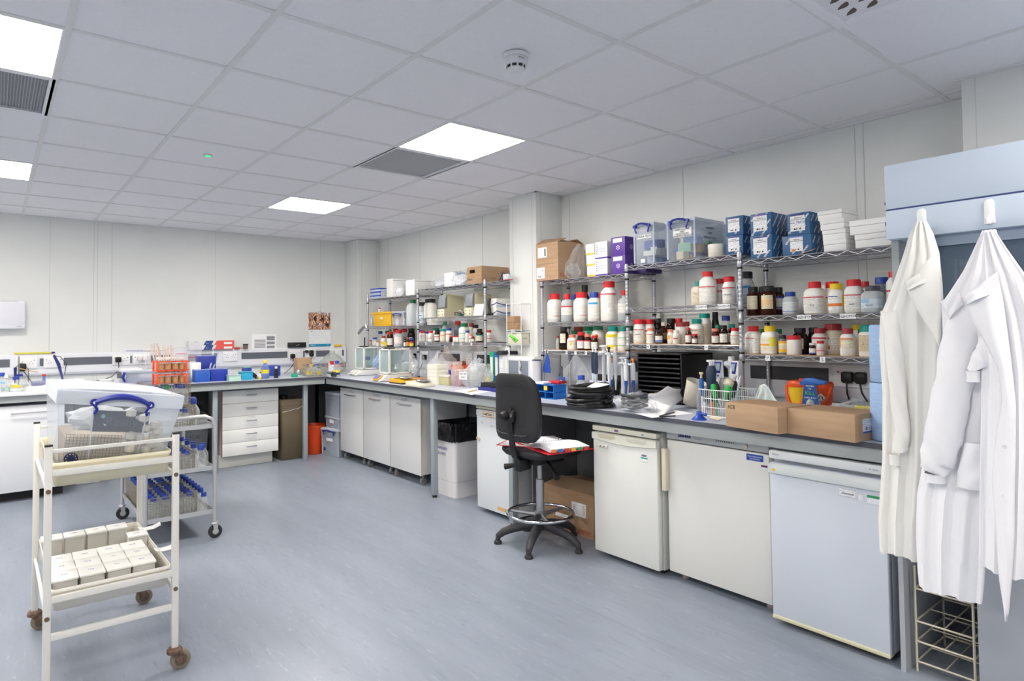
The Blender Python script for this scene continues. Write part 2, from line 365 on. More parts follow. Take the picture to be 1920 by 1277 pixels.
# swirl diffuser
i, j = SWIRL
o = thing('swirl_diffuser', 'white square air diffuser with rows of curved dark slots in the ceiling', 'vent', (GX+.6*i+.3, GY+.6*j+.3, CZ))
f = MB()
for a, b, c, d in ((-.3, .3, -.3, -.26), (-.3, .3, .26, .3), (-.3, -.26, -.26, .26), (.26, .3, -.26, .26)): f.box(a, b, c, d, -.006, .012)
f.build('frame', mt('#eeeef2', .5), o, bevel=.003)
f = MB().box(-.26, .26, -.26, .26, .002, .006); f.build('plate', mt('#e6e6ea', .5), o, smooth=0)
rnd = random.Random(4)
sl = MB()
for a in range(7):
    for b in range(7):
        cx, cy = -.21+a*.07, -.21+b*.07; an = .75+.12*(a % 2)
        P = []
        for k in range(9):
            u = -1+k/4; w = .013*(1-u*u)+.0005; lx = u*.03; ly = .008*u*u
            P.append([(cx+math.cos(an)*lx-math.sin(an)*(ly+q), cy+math.sin(an)*lx+math.cos(an)*(ly+q), .0018) for q in (-w, w)])
        sl.grid(P)
sl.build('slot_pattern', mt('#5a4f48', .7), o, smooth=0, solid=.0015)
# smoke detector
p = atz(967, 103, CZ)
o = thing('smoke_detector', 'round white smoke detector with dark slots on the ceiling', 'detector', (p.x, p.y, CZ))
WM = mt('#dfe0e6', .4)
MB().lathe([(.053, 0), (.053, -.012), (.05, -.016), (.046, -.018)], 32).build('mounting_base', WM, o)
MB().lathe([(.046, -.018), (.05, -.021), (.05, -.042), (.045, -.047), (.04, -.049), (.037, -.062), (.033, -.068), (.012, -.071)], 32).build('housing', WM, o)
sm = MB()
for k in range(9):
    a0 = k*2*PI/9+.1; P = []
    for q in range(4):
        a = a0+q*.16; P.append([(.0405*math.cos(a), .0405*math.sin(a), -.05), (.0385*math.cos(a), .0385*math.sin(a), -.061)])
    sm.grid(P)
sm.build('slots', BLACK, o, smooth=0, solid=.001)
text('APOLLO', .009, Vector((-.012, -.0502, -.031)), FY, INK, o)
# green indicator lamp recessed in a tile, and a red pin dot
p = atz(390, 292, CZ)
o = thing('indicator_light', 'tiny green glowing indicator in a ceiling tile', 'light', (p.x, p.y, CZ))
MB().lathe([(.03, .004), (.03, 0), (.02, -.003)], 20).build('bezel', mt('#cfd6d2', .5), o)
MB().lathe([(.017, -.003), (.017, -.006), (.008, -.008)], 16).build('lens', emit('#2fe07a', 1.1), o)

# ---------------------------------------------------------------- things on the far wall
p0 = aty(0, 563, BW); p1 = aty(47, 617, BW)
o = thing('wall_dispenser', 'white rounded dispenser mounted on the far wall', 'dispenser', (0, 0, 0))
MB().box(-.28, p1.x, BW-.13, BW-.002, p1.z, p0.z).build('casing', mt('#e9eaf1', .35), o, bevel=.025)
MB().box(-.27, p1.x-.012, BW-.134, BW-.13, p1.z+.045, p0.z-.03).build('cover', mt('#e0e1ea', .3), o, bevel=.002)
text('tork', .022, Vector((p1.x-.05, BW-.1345, p1.z+.025)), FY, mt('#7f8fb5', .5), o)
text('HAND TOWEL DISPENSER', .011, Vector((p1.x-.13, BW-.1348, p0.z-.017)), FY, mt('#8a8c92', .5), o)
# dado trunking
TZ0, TZ1 = .985, 1.20
TW = mt('#e6e8ee', .35); TS = mt('#60656f', .5); TSD = mt('#393b40', .5)
def trunk_profile(mb, fn, z0, z1, a, b, d=.052):
    # fn(depth, along, z)
    prof = [(.003, z0), (d*.75, z0), (d, z0+.02), (d, z1-.015), (d*.85, z1), (.003, z1)]
    vs = [fn(dd, a, z) for dd, z in prof]+[fn(dd, b, z) for dd, z in prof]; n = len(prof)
    mb.add(vs, [tuple(range(n)), tuple(range(n, 2*n))[::-1]]+[(i, (i+1) % n, n+(i+1) % n, n+i) for i in range(n)])
o = thing('power_trunking', 'white socket trunking with grey inlay strip along the far wall', 'trunking')
mb = MB(); trunk_profile(mb, lambda d, a, z: (a, BW-d, z), TZ0+.015, TZ1+.01, -1.6, 3.63); mb.build('trunking_body', TW, o, smooth=20)
strips = [(-1.5, .13), (.365, .40), (.555, 1.0), (1.13, 1.165), (1.35, 1.58), (1.72, 2.03), (2.3, 2.85), (3.05, 3.07), (3.22, 3.42), (3.55, 3.6)]
for a, b in strips: MB().box(a, b, BW-.057, BW-.0552, 1.09, 1.165).build('inlay_strip', TS, o)
o = thing('power_trunking', 'white socket trunking with dark inlay strip behind the shelving', 'trunking')
mb = MB(); trunk_profile(mb, lambda d, a, z: (RW-d, a, z), .96, 1.185, .6, 3.86); mb.build('trunking_body', TW, o, smooth=20)
for a, b in ((1.66, 2.14), (2.3, 3.1)): MB().box(RW-.057, RW-.0552, a, b, 1.068, 1.152).build('inlay_strip', TSD, o)
o = thing('power_trunking', 'white socket trunking with dark inlay strip between the two columns', 'trunking')
mb = MB(); trunk_profile(mb, lambda d, a, z: (RW-d, a, z), .975, 1.185, 4.24, 7.15); mb.build('trunking_body', TW, o, smooth=20)
for a, b in ((4.5, 5.05), (5.35, 5.75)): MB().box(RW-.057, RW-.0552, a, b, 1.068, 1.152).build('inlay_strip', TSD, o)
SCK = mt('#f1f2f4', .3)
def socket(face, pos, w, h, label, n=2, group='double sockets'):
    o = thing('double_socket', label, 'socket', pos, 0, group)
    def B(u0, u1, d0, d1, z0, z1):
        return MB().box(u0, u1, -d1, -d0, z0, z1) if face == 'y' else MB().box(-d1, -d0, -u1, -u0, z0, z1)
    B(-w/2, w/2, 0, .012, -h/2, h/2).build('face_plate', SCK, o, bevel=.003)
    for s in (-1, 1):
        hm = MB()
        for du, dz in ((0, .012), (-.011, -.01), (.011, -.01)):
            u = s*w*.2+du
            b = B(u-.003, u+.003, .0118, .0124, dz-.003, dz+.003); hm.add(b.v, b.f)
        b = B(s*w*.36-.004, s*w*.36+.004, .0118, .0128, .018, .026); hm.add(b.v, b.f)
        hm.build('pin_holes', DGREY, o, smooth=0)
    return o
fs = [(aty(28, 700, BW).x+.09, 'double wall socket under the yellow tube at the far wall end'), (.478, 'double wall socket between two grey inlays near the steel stand'), (1.065, 'double wall socket with the round black plug'), (1.255, 'double wall socket with white plugs beside the tube racks'),
      (1.63, 'double wall socket half hidden by the stacked blue box'), (2.17, 'empty double wall socket below the small black jar'), (2.94, 'double wall socket with the black charger plug below the black case'), (3.145, 'double wall socket with two plugs below the calendar'), (3.485, 'double wall socket behind the glass flask')]
for k, (x, lb) in enumerate(fs): socket('y', (x, BW-.056, 1.128), .165 if k not in (6, 7) else .14, .115, lb)
socket('x', (RW-.056, 1.53, 1.112), .2, .13, 'double wall socket holding two black plugs above the cardboard boxes')
socket('x', (RW-.056, 5.2, 1.11), .16, .12, 'double wall socket behind the plastic bags under the shelving')
socket('x', (RW-.056, 6.02, 1.11), .16, .12, 'double wall socket with black plugs behind the glass balance')
# plugs and cables
def plug(name, face, pos, col, label, w=.05, h=.05, cable=None, r=.004):
    o = thing(name, label, 'plug', pos)
    m = mt(col, .45)
    if face == 'y': MB().prism([(-w/2, -h*.35), (-w*.3, -h/2), (w*.3, -h/2), (w/2, -h*.35), (w/2, h*.4), (w*.35, h/2), (-w*.35, h/2), (-w/2, h*.4)], 'y', -.035, 0).build('plug_body', m, o, bevel=.004)
    else: MB().prism([(-w/2, -h*.35), (-w*.3, -h/2), (w*.3, -h/2), (w/2, -h*.35), (w/2, h*.4), (w*.35, h/2), (-w*.35, h/2), (-w/2, h*.4)], 'x', -.035, 0).build('plug_body', m, o, bevel=.004)
    if cable: MB().tube(cable, r, 6).build('cable', m, o)
    return o
Y0 = BW-.069
plug('plug', 'y', (1.035, Y0, 1.13), '#131314', 'round black plug in a far wall socket with drooping cable', .055, .055, [(0, -.03, -.02), (.004, -.035, -.07), (-.01, -.04, -.12), (-.06, -.05, -.17), (-.13, -.06, -.195), (-.22, -.1, -.205), (-.35, -.2, -.21), (-.47, -.3, -.214)])
plug('plug', 'y', (.225, Y0, 1.085), '#1c1c1e', 'square black power adaptor with pale markings on the far wall', .065, .075, [(.01, -.03, -.035), (.05, -.05, -.1), (.09, -.15, -.17)])
plug('plug', 'y', (1.235, Y0, 1.135), '#e9e7e4', 'white plug with a red wire beside the tube racks', .045, .045, [(0, -.03, -.02), (.01, -.03, -.09), (.02, -.05, -.19)])
plug('plug', 'y', (1.285, Y0, 1.135), '#efeeee', 'white plug with a white wire beside the tube racks', .045, .045, [(0, -.03, -.02), (.01, -.03, -.1), (.0, -.05, -.19)])
plug('plug', 'y', (2.905, Y0, 1.105), '#151516', 'black charger plug below the black case on the trunking', .055, .06, [(0, -.03, -.03), (.01, -.04, -.08), (-.04, -.07, -.13), (-.12, -.15, -.17), (-.19, -.25, -.19)])
plug('plug', 'y', (3.145, Y0, 1.135), '#18181a', 'black plug with a white switch below the calendar', .05, .08, [(0, -.03, -.04), (-.01, -.04, -.1), (.0, -.06, -.18)])
plug('plug', 'y', (3.085, Y0, 1.16), '#18181a', 'flat black plug at the top of the calendar socket', .04, .03)
Xp = RW-.069
plug('plug', 'x', (Xp, 1.545, 1.105), '#0f0f10', 'black three-pin plug beside the inlay strip, cable running down', .058, .065, [(-.03, 0, -.03), (-.035, -.004, -.09), (-.04, -.02, -.14), (-.08, -.03, -.19)], .005)
plug('plug', 'x', (Xp, 1.475, 1.105), '#0f0f10', 'black three-pin plug nearer the blue paper rolls, cable running down', .058, .065, [(-.03, 0, -.03), (-.035, -.01, -.08), (-.04, -.04, -.13), (-.07, -.07, -.17)], .005)
plug('plug', 'x', (Xp, 5.99, 1.10), '#151516', 'black angled plug behind the glass balance cabinet', .06, .06, [(-.03, 0, -.03), (-.05, .01, -.1), (-.1, .02, -.19)])
plug('plug', 'x', (Xp, 6.2, 1.11), '#151516', 'slim black plug behind the glass balance cabinet', .03, .06)

# calendar with a photograph above a planner grid
def picture_mat():
    m = bpy.data.materials.new('calendar_photo'); m.use_nodes = True; nt = m.node_tree; b = bsdf(m); L = nt.links.new
    tc = nt.nodes.new('ShaderNodeTexCoord'); mp = nt.nodes.new('ShaderNodeMapping'); mp.inputs['Scale'].default_value = (38, 38, 13); L(tc.outputs['Object'], mp.inputs[0])
    n = nt.nodes.new('ShaderNodeTexNoise'); n.inputs['Scale'].default_value = 1; n.inputs['Detail'].default_value = 4; L(mp.outputs[0], n.inputs['Vector'])
    cr = nt.nodes.new('ShaderNodeValToRGB'); cr.color_ramp.interpolation = 'CONSTANT'; e = cr.color_ramp.elements; e[0].color = lin('#2b2a33'); e[1].position = .42; e[1].color = lin('#8b4a2c')
    for q, c in ((.47, '#d9852f'), (.5, '#f0e3cb'), (.54, '#b0532c'), (.58, '#5c6a86'), (.64, '#e8e8ea')): x = e.new(q); x.color = lin(c)
    L(n.outputs['Fac'], cr.inputs[0]); L(cr.outputs[0], b.inputs['Base Color']); b.inputs['Roughness'].default_value = .4; return m
a = aty(578, 586, BW); bq = aty(619, 649, BW); w = bq.x-a.x; h = a.z-bq.z
o = thing('wall_calendar', 'calendar with a colourful group photograph over a blank planner page', 'calendar', (a.x, BW-.006, bq.z))
MB().box(0, w, -.003, 0, h*.5, h).build('photo_page', picture_mat(), o, smooth=0)
MB().box(.004, w+.004, -.004, .001, .0, h*.49).build('planner_page', printed('#f1f3f6', '#c9ced6', 45, .6), o, smooth=0)
MB().box(.004, w+.004, -.0045, -.004, .0, .032).build('footer_band', mt('#2593ba', .4), o, smooth=0)
text('MERCK', .02, Vector((.06, -.005, .016)), FY, PAPER, o); text('2015', .014, Vector((w-.04, -.005, .016)), FY, PAPER, o); text('March', .014, Vector((.04, -.0045, h*.45)), FY, BLUEINK, o)
MB().tube([(w*.42, 0, h-.002), (w*.5, -.002, h+.022), (w*.58, 0, h-.002)], .0015, 5).build('hanging_wire', STEEL, o)
a = aty(472, 627, BW); bq = aty(518, 657, BW); w = bq.x-a.x; h = a.z-bq.z
o = thing('notice_sheet', 'white printed notice with grey tables on the far wall', 'notice', (a.x, BW-.002, bq.z))
MB().box(0, w, -.002, 0, 0, h).build('sheet', PAPER, o, smooth=0)
t1 = MB(); [t1.box(.03, w*.55, -.0026, -.002, h*.08+h*.62*k/7, h*.08+h*.62*(k+.62)/7) for k in range(7)]; [t1.box(w*.6, w*.93, -.0026, -.002, z0*h, z1*h) for z0, z1 in ((.62, .88), (.38, .55), (.1, .3))]
t1.build('tables', mt('#8d9096', .7), o, smooth=0)

# ================================================================ benches
TOP = noisy('#bcc3d3', '#c3c9d8', 3, .28, name='laminate_worktop'); EDGE = mt('#4d4f59', .5); RAIL = mt('#a9afb0', .45); LEGM = mt('#98a1a6', .45); PANEL = mt('#75777b', .6)
lb = thing('lab_bench', 'long pale blue laboratory bench along the shelf side wall', 'bench')
MB().box(BX+.004, RW-.002, .96, BY-.001, BT-.024, BT).build('worktop', TOP, lb, smooth=0)
MB().box(BX-.001, BX+.004, .96, BY-.001, BT-.024, BT-.0015).build('worktop_edge', EDGE, lb, smooth=0)
MB().box(BX+.012, BX+.05, .98, BY+.01, BT-.082, BT-.0245).build('apron_rail', RAIL, lb, bevel=.002)
LGY = atx(814, 850, BX+.05).y
for y in (LGY, 3.42, .985):
    if y > 1: MB().box(BX+.03, BX+.075, y-.0225, y+.0225, .02, BT-.083).build('leg', LEGM, lb, bevel=.002)
    if y > 1: MB().cyl((BX+.052, y, 0), (BX+.052, y, .02), .02, n=12).build('foot', BLACK, lb)
for y in (LGY, 3.42): MB().box(3.72, 3.76, y-.02, y+.02, 0, BT-.0245).build('leg', LEGM, lb, bevel=.002)
MB().box(3.62, 3.635, 4.30, 6.2, .1, BT-.0245).build('back_panel', PANEL, lb, smooth=0)
MB().box(3.56, 3.575, 2.70, 3.9, .1, BT-.0245).build('back_panel', mt('#606266', .6), lb, smooth=0)
MB().box(BX+.2, 3.55, 3.37, 3.385, .1, BT-.0245).build('side_panel', mt('#6f7074', .6), lb, smooth=0)
lb2 = thing('lab_bench', 'laboratory bench along the far wall above the drawer unit', 'bench')
MB().box(.55, RW-.002, BY+.004, BW-.002, BT-.024, BT).build('worktop', TOP, lb2, smooth=0)
MB().box(.55, BX-.002, BY-.001, BY+.004, BT-.024, BT-.0015).build('worktop_edge', EDGE, lb2, smooth=0)
MB().box(.55, BX, BY+.012, BY+.05, BT-.082, BT-.0245).build('apron_rail', RAIL, lb2, bevel=.002)
for x in (1.76, 2.7): MB().box(x-.0225, x+.0225, BY+.06, BY+.1, 0, BT-.083).build('leg', LEGM, lb2, bevel=.002)
MB().box(2.50, 2.54, 7.2, 7.24, 0, BT-.0245).build('leg', LEGM, lb2, bevel=.002); MB().box(3.12, 3.17, 7.3, 7.34, .0, BT-.0245).build('leg', LEGM, lb2, bevel=.002)
MB().box(1.0, RW-.3, 7.3, 7.315, .1, BT-.0245).build('back_panel', PANEL, lb2, smooth=0)
MB().box(.62, 1.82, 7.22, 7.23, .05, BT-.0245).build('back_panel', mt('#4b4d50', .6), lb2, smooth=0)
lb3 = thing('sink_bench', 'white-topped bench end above the wide white cupboard', 'bench')
MB().box(-2.6, .549, BY+.004, BW-.002, BT-.024, BT+.001).build('worktop', noisy('#c3c8d2', '#cad0d8', 3, .3, name='pale_worktop'), lb3, smooth=0)
MB().box(-2.6, .549, BY-.012, BY+.004, BT-.024, BT+.012).build('front_lip', mt('#e9eaec', .35), lb3, bevel=.004)
MB().box(-2.6, .549, BY+.012, BY+.05, BT-.08, BT-.0245).build('apron_rail', RAIL, lb3, smooth=0)
# wide white cupboard on the left
WC = mt('#dfe1e6', .4)
o = thing('base_cupboard', 'wide white cupboard with a long bar handle under the sink bench', 'cupboard')
MB().box(-1.2, .5, BY+.06, 7.2, .09, .80).build('carcass', WC, o, bevel=.002)
MB().box(-1.2, .5, BY+.14, 7.15, 0, .09).build('plinth', mt('#1f2022', .7), o)  # near-black colour puts in the floor shadow below the cupboard door
for x0, x1 in ((-1.19, -.36), (-.354, .5)):
    d = MB().box(x0, x1, BY+.04, BY+.06, .085, .80).build('door', WC, o, bevel=.002)
a = aty(22, 773, BY+.01); b = aty(92, 768, BY+.01)
h = MB(); h.tube([(a.x, BY+.04, .74), (a.x, BY+.008, .74), (b.x+.04, BY+.008, .74), (b.x+.04, BY+.04, .74)], .005, 8); h.build('handle', STEEL, d)
o.children[2].name = 'door'
# drawer unit
DW = mt('#ececea', .4); WOOD = mt('#a9774a', .6)
a = atz(413, 878, 0)
dx0, dx1 = 1.862, 2.44; dy = 6.68
o = thing('drawer_unit', 'white five-drawer unit with chrome bar handles under the far bench', 'drawer unit', (0, 0, 0))
MB().box(dx0, dx1, dy+.02, 7.2, .13, .80).build('carcass', mt('#c9cac9', .5), o, smooth=0)
MB().box(dx0-.01, dx1-.03, dy+.10, 7.2, 0, .135).build('plinth', mt('#dcdbd4', .5), o, bevel=.002)
MB().box(dx0-.004, dx0, dy+.001, dy+.02, .13, .80).build('edge_strip', WOOD, o)
hz = (.80-.13)/5
for k in range(5):
    z0 = .13+k*hz
    d = MB().box(dx0, dx1, dy, dy+.02, z0+.0015, z0+hz-.0015).build('drawer', DW, o, bevel=.001)
    m = MB(); xm = (dx0+dx1)/2; m.tube([(xm-.05, dy, z0+hz*.62), (xm-.05, dy-.028, z0+hz*.62), (xm+.05, dy-.028, z0+hz*.62), (xm+.05, dy, z0+hz*.62)], .0055, 8); m.build('handle', CHROME, d)
    if k in (2, 4): text('WEIGHING BOATS' if k == 4 else 'FILTER PAPERS', .012, Vector((xm, dy-.0006, z0+hz*.9)), FY, mt('#a0a2a4', .6), d)
# ================================================================ wire shelving
WIRE_SHADE = mt('#6f7078', .4, 1); WIRE = mt('#c4c5cd', .3, .75); POSTM = mt('#bfc1c8', .3, .7); LINER = noisy('#b39372', '#bd9e7d', 6, .7, name='shelf_liner'); TAGM = mt('#f2f3f6', .6)  # darker copy of the wire puts the dim shelf interior into the cross wires
def shelf_mesh(y0, y1, z):
    m = MB(); a, b = min(y0, y1)+.018, max(y0, y1)-.018; x0, x1 = SX, SBX
    for x in (x0, x1):
        m.cyl((x, a, z-.003), (x, b, z-.003), .0032, n=6); m.cyl((x, a, z-.03), (x, b, z-.03), .0032, n=6)
        n = max(4, int((b-a)/.052)); pts = []
        for k in range(n+1): pts.append((x, a+(b-a)*k/n, z-.005 if k % 2 else z-.028))
        m.tube(pts, .0027, 5)
    for y in (a, b):
        m.cyl((x0, y, z-.003), (x1, y, z-.003), .003, n=6); m.cyl((x0, y, z-.03), (x1, y, z-.03), .003, n=6)
        n = 8; m.tube([(x0+(x1-x0)*k/n, y, z-.005 if k % 2 else z-.028) for k in range(n+1)], .0022, 5)
    k = a
    while k < b: m.cyl((x0, k, z-.001), (x1, k, z-.001), .0015, n=4, caps=False, mi=1); k += .027
    for q in (.33, .66): m.cyl((x0+(x1-x0)*q, a, z-.005), (x0+(x1-x0)*q, b, z-.005), .003, n=5)
    return m
def post(parent, x, y, z1, z0=BT, sleeves=()):
    m = MB(); prof = [(.0125, z0)]; z = z0+.02
    while z < z1-.02: prof += [(.0125, z), (.0117, z+.002), (.0125, z+.004)]; z += .025
    prof += [(.0125, z1-.003), (.010, z1)]
    m.lathe(prof, 12, (x, y, 0)); p = m.build('post', POSTM, parent, smooth=50)
    MB().cyl((x, y, z0), (x, y, z0+.012), .017, n=12).build('foot', BLACK, p)
    for s in sleeves:
        MB().lathe([(.0145, 0), (.0165, .008), (.0165, .03), (.0145, .042)], 12, (x, y, s-.038)).build('collar', POSTM, p)
        MB().cyl((x, y, s-.052), (x, y, s-.040), .0158, n=12).build('clip', BLACK, p)
def shelf_tag(parent, y, z, body, w=.022, h=.024, size=.02):
    t = MB().box(SX-.006, SX-.0045, y-w/2, y+w/2, z-h-.004, z-.003).build('shelf_tag', TAGM, parent, smooth=0)
    text(body, size, Vector((SX-.0064, y, z-.0035-h/2)), FX, INK, t, spin=.04)
shelv = thing('wire_shelving', 'chromed wire shelving with bottles and boxes between the column and the lab coats', 'shelving')
RS = {'R1': (3.745, 2.87, (1.795, 1.457, 1.232)), 'R2': (2.87, 2.015, (1.845, 1.545, 1.289)), 'R3': (2.015, 1.02, (1.803, 1.466, 1.235))}
for k, (ya, yb, zs) in RS.items():
    for q, z in enumerate(zs):
        s = shelf_mesh(ya, yb, z).build('wire_shelf', [WIRE, WIRE_SHADE], shelv, smooth=60)
        if q == 2: MB().box(SX+.004, SBX-.004, min(ya, yb)+.022, max(ya, yb)-.022, z, z+.003).build('liner', LINER, s, smooth=0)
for y, top, sl in ((3.745, 1.80, (1.795, 1.457, 1.232)), (2.87, 1.86, (1.845, 1.795, 1.545, 1.457, 1.289, 1.232)), (2.015, 1.86, (1.845, 1.803, 1.545, 1.466, 1.289, 1.235)), (1.02, 1.82, (1.803, 1.466, 1.235))):
    for x in (SX, SBX): post(shelv, x, y, top, sleeves=sl)
for px, bd in ((1026, 'O'), (1063.5, 'M'), (1080, 'T'), (1099.5, 'K'), (1115, 'L'), (1139, 'A')): shelf_tag(shelv, atx(px, 661, SX).y, 1.232, bd)
for px, bd in ((1216.5, 'N'), (1325, 'P')): shelf_tag(shelv, atx(px, 650, SX).y, 1.289, bd, .026, .028, .022)
for px, bd in ((1440.5, 'P'), (1543, 'S')): shelf_tag(shelv, atx(px, 672, SX).y, 1.235, bd, .028, .03, .026)
for px, z, bd in ((1316, 1.545, 'K2HPO4'), (1358, 1.545, 'KH2PO4'), (1508, 1.466, 'Na2HPO4'), (1590, 1.466, 'NaH2PO4')): shelf_tag(shelv, atx(px, 580, SX).y, z, bd, .08, .026, .02)
shelvL = thing('wire_shelving', 'chromed wire shelving beside the corner column, with boxes and small jars', 'shelving')
LS = {'L1': (6.78, 5.65, (1.787, 1.46, 1.222)), 'L2': (5.65, 4.50, (1.838, 1.535, 1.285)), 'L3': (4.50, 4.25, (1.838, 1.53, 1.285))}
for k, (ya, yb, zs) in LS.items():
    for q, z in enumerate(zs): shelf_mesh(ya, yb, z).build('wire_shelf', [WIRE, WIRE_SHADE], shelvL, smooth=60)
for y, top, sl in ((6.78, 1.86, (1.787, 1.46, 1.222)), (5.65, 1.85, (1.838, 1.787, 1.535, 1.46, 1.285, 1.222)), (4.50, 1.865, (1.838, 1.535, 1.285))):
    for x in (SX, SBX): post(shelvL, x, y, top, sleeves=sl)
for x in (SBX,): post(shelvL, x, 4.262, 1.845, sleeves=(1.838, 1.53, 1.285))
for px, bd in ((709, 'A'), (755, 'B')): shelf_tag(shelvL, atx(px, 652, SX).y, 1.222, bd)
for px, bd in ((799, 'C'), (850, 'D'), (865, 'E'), (885, 'F')): shelf_tag(shelvL, atx(px, 646, SX).y, 1.285, bd)

# ================================================================ bottles
CAPC = {'red': '#d6262c', 'blue': '#2447a8', 'green': '#17855a', 'teal': '#0f9a8c', 'yellow': '#f0cf23', 'black': '#17171a', 'maroon': '#a5343a', 'salmon': '#e58c78', 'orange': '#e9692c', 'white': '#e9e7e2', 'grey': '#4b4d55', 'cream': '#e9dfc6', 'lightblue': '#8fc3e6', 'dkgreen': '#1a6b46'}
BODY = {'white': mt('#eeece6', .38), 'cream': mt('#e6ddc8', .42), 'amber': clear('#8a4a1c', .55, '#4a2110', .06, 'amber_glass'), 'dark': clear('#4d2415', .8, '#241009', .06, 'dark_amber_glass'),
        'black': mt('#17171a', .35), 'clear': GLASS, 'milky': clear('#e4e8ea', .6, '#dde3e6', .3, 'translucent_bottle'), 'grey': clear('#b7bcc6', .65, '#9aa0ac', .3, 'grey_translucent_bottle'), 'yellow': mt('#e9c93c', .4)}
SHAPE = {  # (radius, height) fractions; last pair is where the cap begins
    'jar': [(.9, 0), (1, .03), (1, .6), (.97, .68), (.82, .76), (.66, .8), (.62, .82)],
    'big': [(.92, 0), (1, .03), (1, .66), (.93, .75), (.72, .83), (.62, .86)],
    'tub': [(.94, 0), (1, .03), (1, .74), (.95, .78), (.9, .8)],
    'pharma': [(.93, 0), (1, .03), (1, .66), (.93, .74), (.7, .8), (.6, .83)],
    'flask': [(.9, 0), (1, .04), (1, .5), (.9, .6), (.55, .74), (.45, .78), (.44, .83)],
    'narrow': [(.93, 0), (1, .03), (1, .56), (.85, .66), (.45, .76), (.38, .84)],
    'jerry': [(.95, 0), (1, .04), (1, .7), (.8, .8), (.5, .86), (.42, .88)]}
_reg = []
def ypos(px, py, x): return atx(px, py, x)
def bottle(px, w, ytop, row, z, body, cap, capw=0, shape='jar', sq=0, lab=None, desc='', place='', py=None, group='', name='reagent_bottle', pos=None, h=None, caph=None, cat='bottle', r=None, fill=None):
    if pos is None:
        p = atx(px, py or ytop+12, row); pos = Vector((row, p.y, z)); top = atx(px, ytop, row).z; h = top-z
    if r is None: r = w*mpp(pos)/2/(1 if not sq else 1.02)
    prof = SHAPE[shape]; neck = prof[-1][1]
    rc = capw*mpp(pos)/2 if capw else r*(prof[-1][0]+.08)
    o = MB().lathe([(rr*r if rr > .6 or rc > rr*r else rr*r, q*h) for rr, q in prof[:-2]]+[(rc*.9, prof[-2][1]*h), (rc*.88, neck*h)], 24, sq=0).build(name, BODY[body]) if not sq else None
    if sq:
        m = MB(); n = 28; rings = [(rr*r, q*h, sq) for rr, q in prof[:-2]]+[(rc*.9, prof[-2][1]*h, 0), (rc*.88, neck*h, 0)]; P = []
        for rr, zz, s in rings: P.append([(rr*sup(2*PI*i/n, s)*math.cos(2*PI*i/n), rr*sup(2*PI*i/n, s)*math.sin(2*PI*i/n), zz) for i in range(n)])
        m.grid(P, closed_u=True); m.add(P[0], [tuple(range(n))[::-1]]); m.add(P[-1], [tuple(range(n))]); o = m.build(name, BODY[body])
    o.location = pos; rz = math.atan2(pos.x, pos.y)*-1*.0
    cm = mt(CAPC[cap], .35, name='cap_'+cap)
    z0 = neck*h*.985; z1 = h
    if cap == 'none': pass
    MB().lathe([(rc, z0), (rc, z1-(z1-z0)*.12), (rc*.93, z1)], 40, rib=.035).build('cap', cm, o, smooth=25)
    if fill:
        MB().lathe([(r*.94, h*.02), (r*.94, h*fill[0])], 20).build('contents', mt(fill[1], .5, name='contents'), o)
    if lab:
        th0 = math.atan2(-pos.y, -pos.x)*.5+(-PI)*.5 if False else math.atan2(-pos.y*.55, -pos.x)
        base, z_a, z_b, span = lab.get('c', '#f1eee4'), lab.get('a', .12), lab.get('b', .55), lab.get('s', 1.15)
        m = MB(); mats = [printed(base, lab.get('ink', '#5a5c60'), lab.get('p', 210), .55)]
        def strip(a, b, mi, dr, s=span, off=0):
            P = []
            for zz in (a, b):
                row_ = []
                for i in range(13):
                    t = th0+off-s+2*s*i/12; rr = (r+dr)*sup(t, sq)+(.0006 if sq else 0); row_.append((rr*math.cos(t), rr*math.sin(t), zz*h))
                P.append(row_)
            m.grid(P, mi)
        strip(z_a, z_b, 0, .0008)
        for bd in lab.get('bands', []):
            mats.append(mt(bd[2], .5, name='label_print')); strip(bd[0], bd[1], len(mats)-1, .0013, bd[3] if len(bd) > 3 else span, bd[4] if len(bd) > 4 else 0)
        m.build('label', mats, o, smooth=60)
        if lab.get('t'): 
            t = th0; P = Vector(((r*1.0+.002)*sup(t, sq)*math.cos(t), (r+.002)*sup(t, sq)*math.sin(t), (z_a+z_b)/2*h+lab.get('tz', 0)*h))
            d = Vector((math.cos(t), math.sin(t), 0)); M = Matrix((( -d.y, 0, d.x), (d.x, 0, d.y), (0, 1, 0)))
            text(lab['t'], lab.get('ts', r*.55), P, M, INK, o, shear=.2)
    _reg.append((o, desc, place, cat, group)); return o
def flush_labels(rev='from the column end'):
    """describe each bottle by its look; look-alikes on one shelf are told apart by their order along it"""
    by = {}
    for r in _reg: by.setdefault((r[1], r[2]), []).append(r)
    words = ['first', 'second', 'third', 'fourth', 'fifth', 'sixth', 'seventh', 'eighth', 'ninth', 'tenth']
    for (d, pl), L in by.items():
        if len(L) > 1: L = sorted(L, key=lambda r: -(r[0].matrix_basis.translation.y))
        for k, r in enumerate(L):
            lb = f'{d} {pl}' if len(L) == 1 else f'{words[k]} {d} {pl} from far wall'
            tag(r[0], lb, r[3], r[4] or pl)
    _reg.clear()
LW_ = {'c': '#efede6', 'a': .1, 'b': .56}                       # plain white print
def L(**k): d = dict(LW_); d.update(k); return d
F, B2 = SX+.075, SX+.2       # front and back rows
redband = lambda **k: L(bands=[(.52, .565, '#cf2f45')], **k)
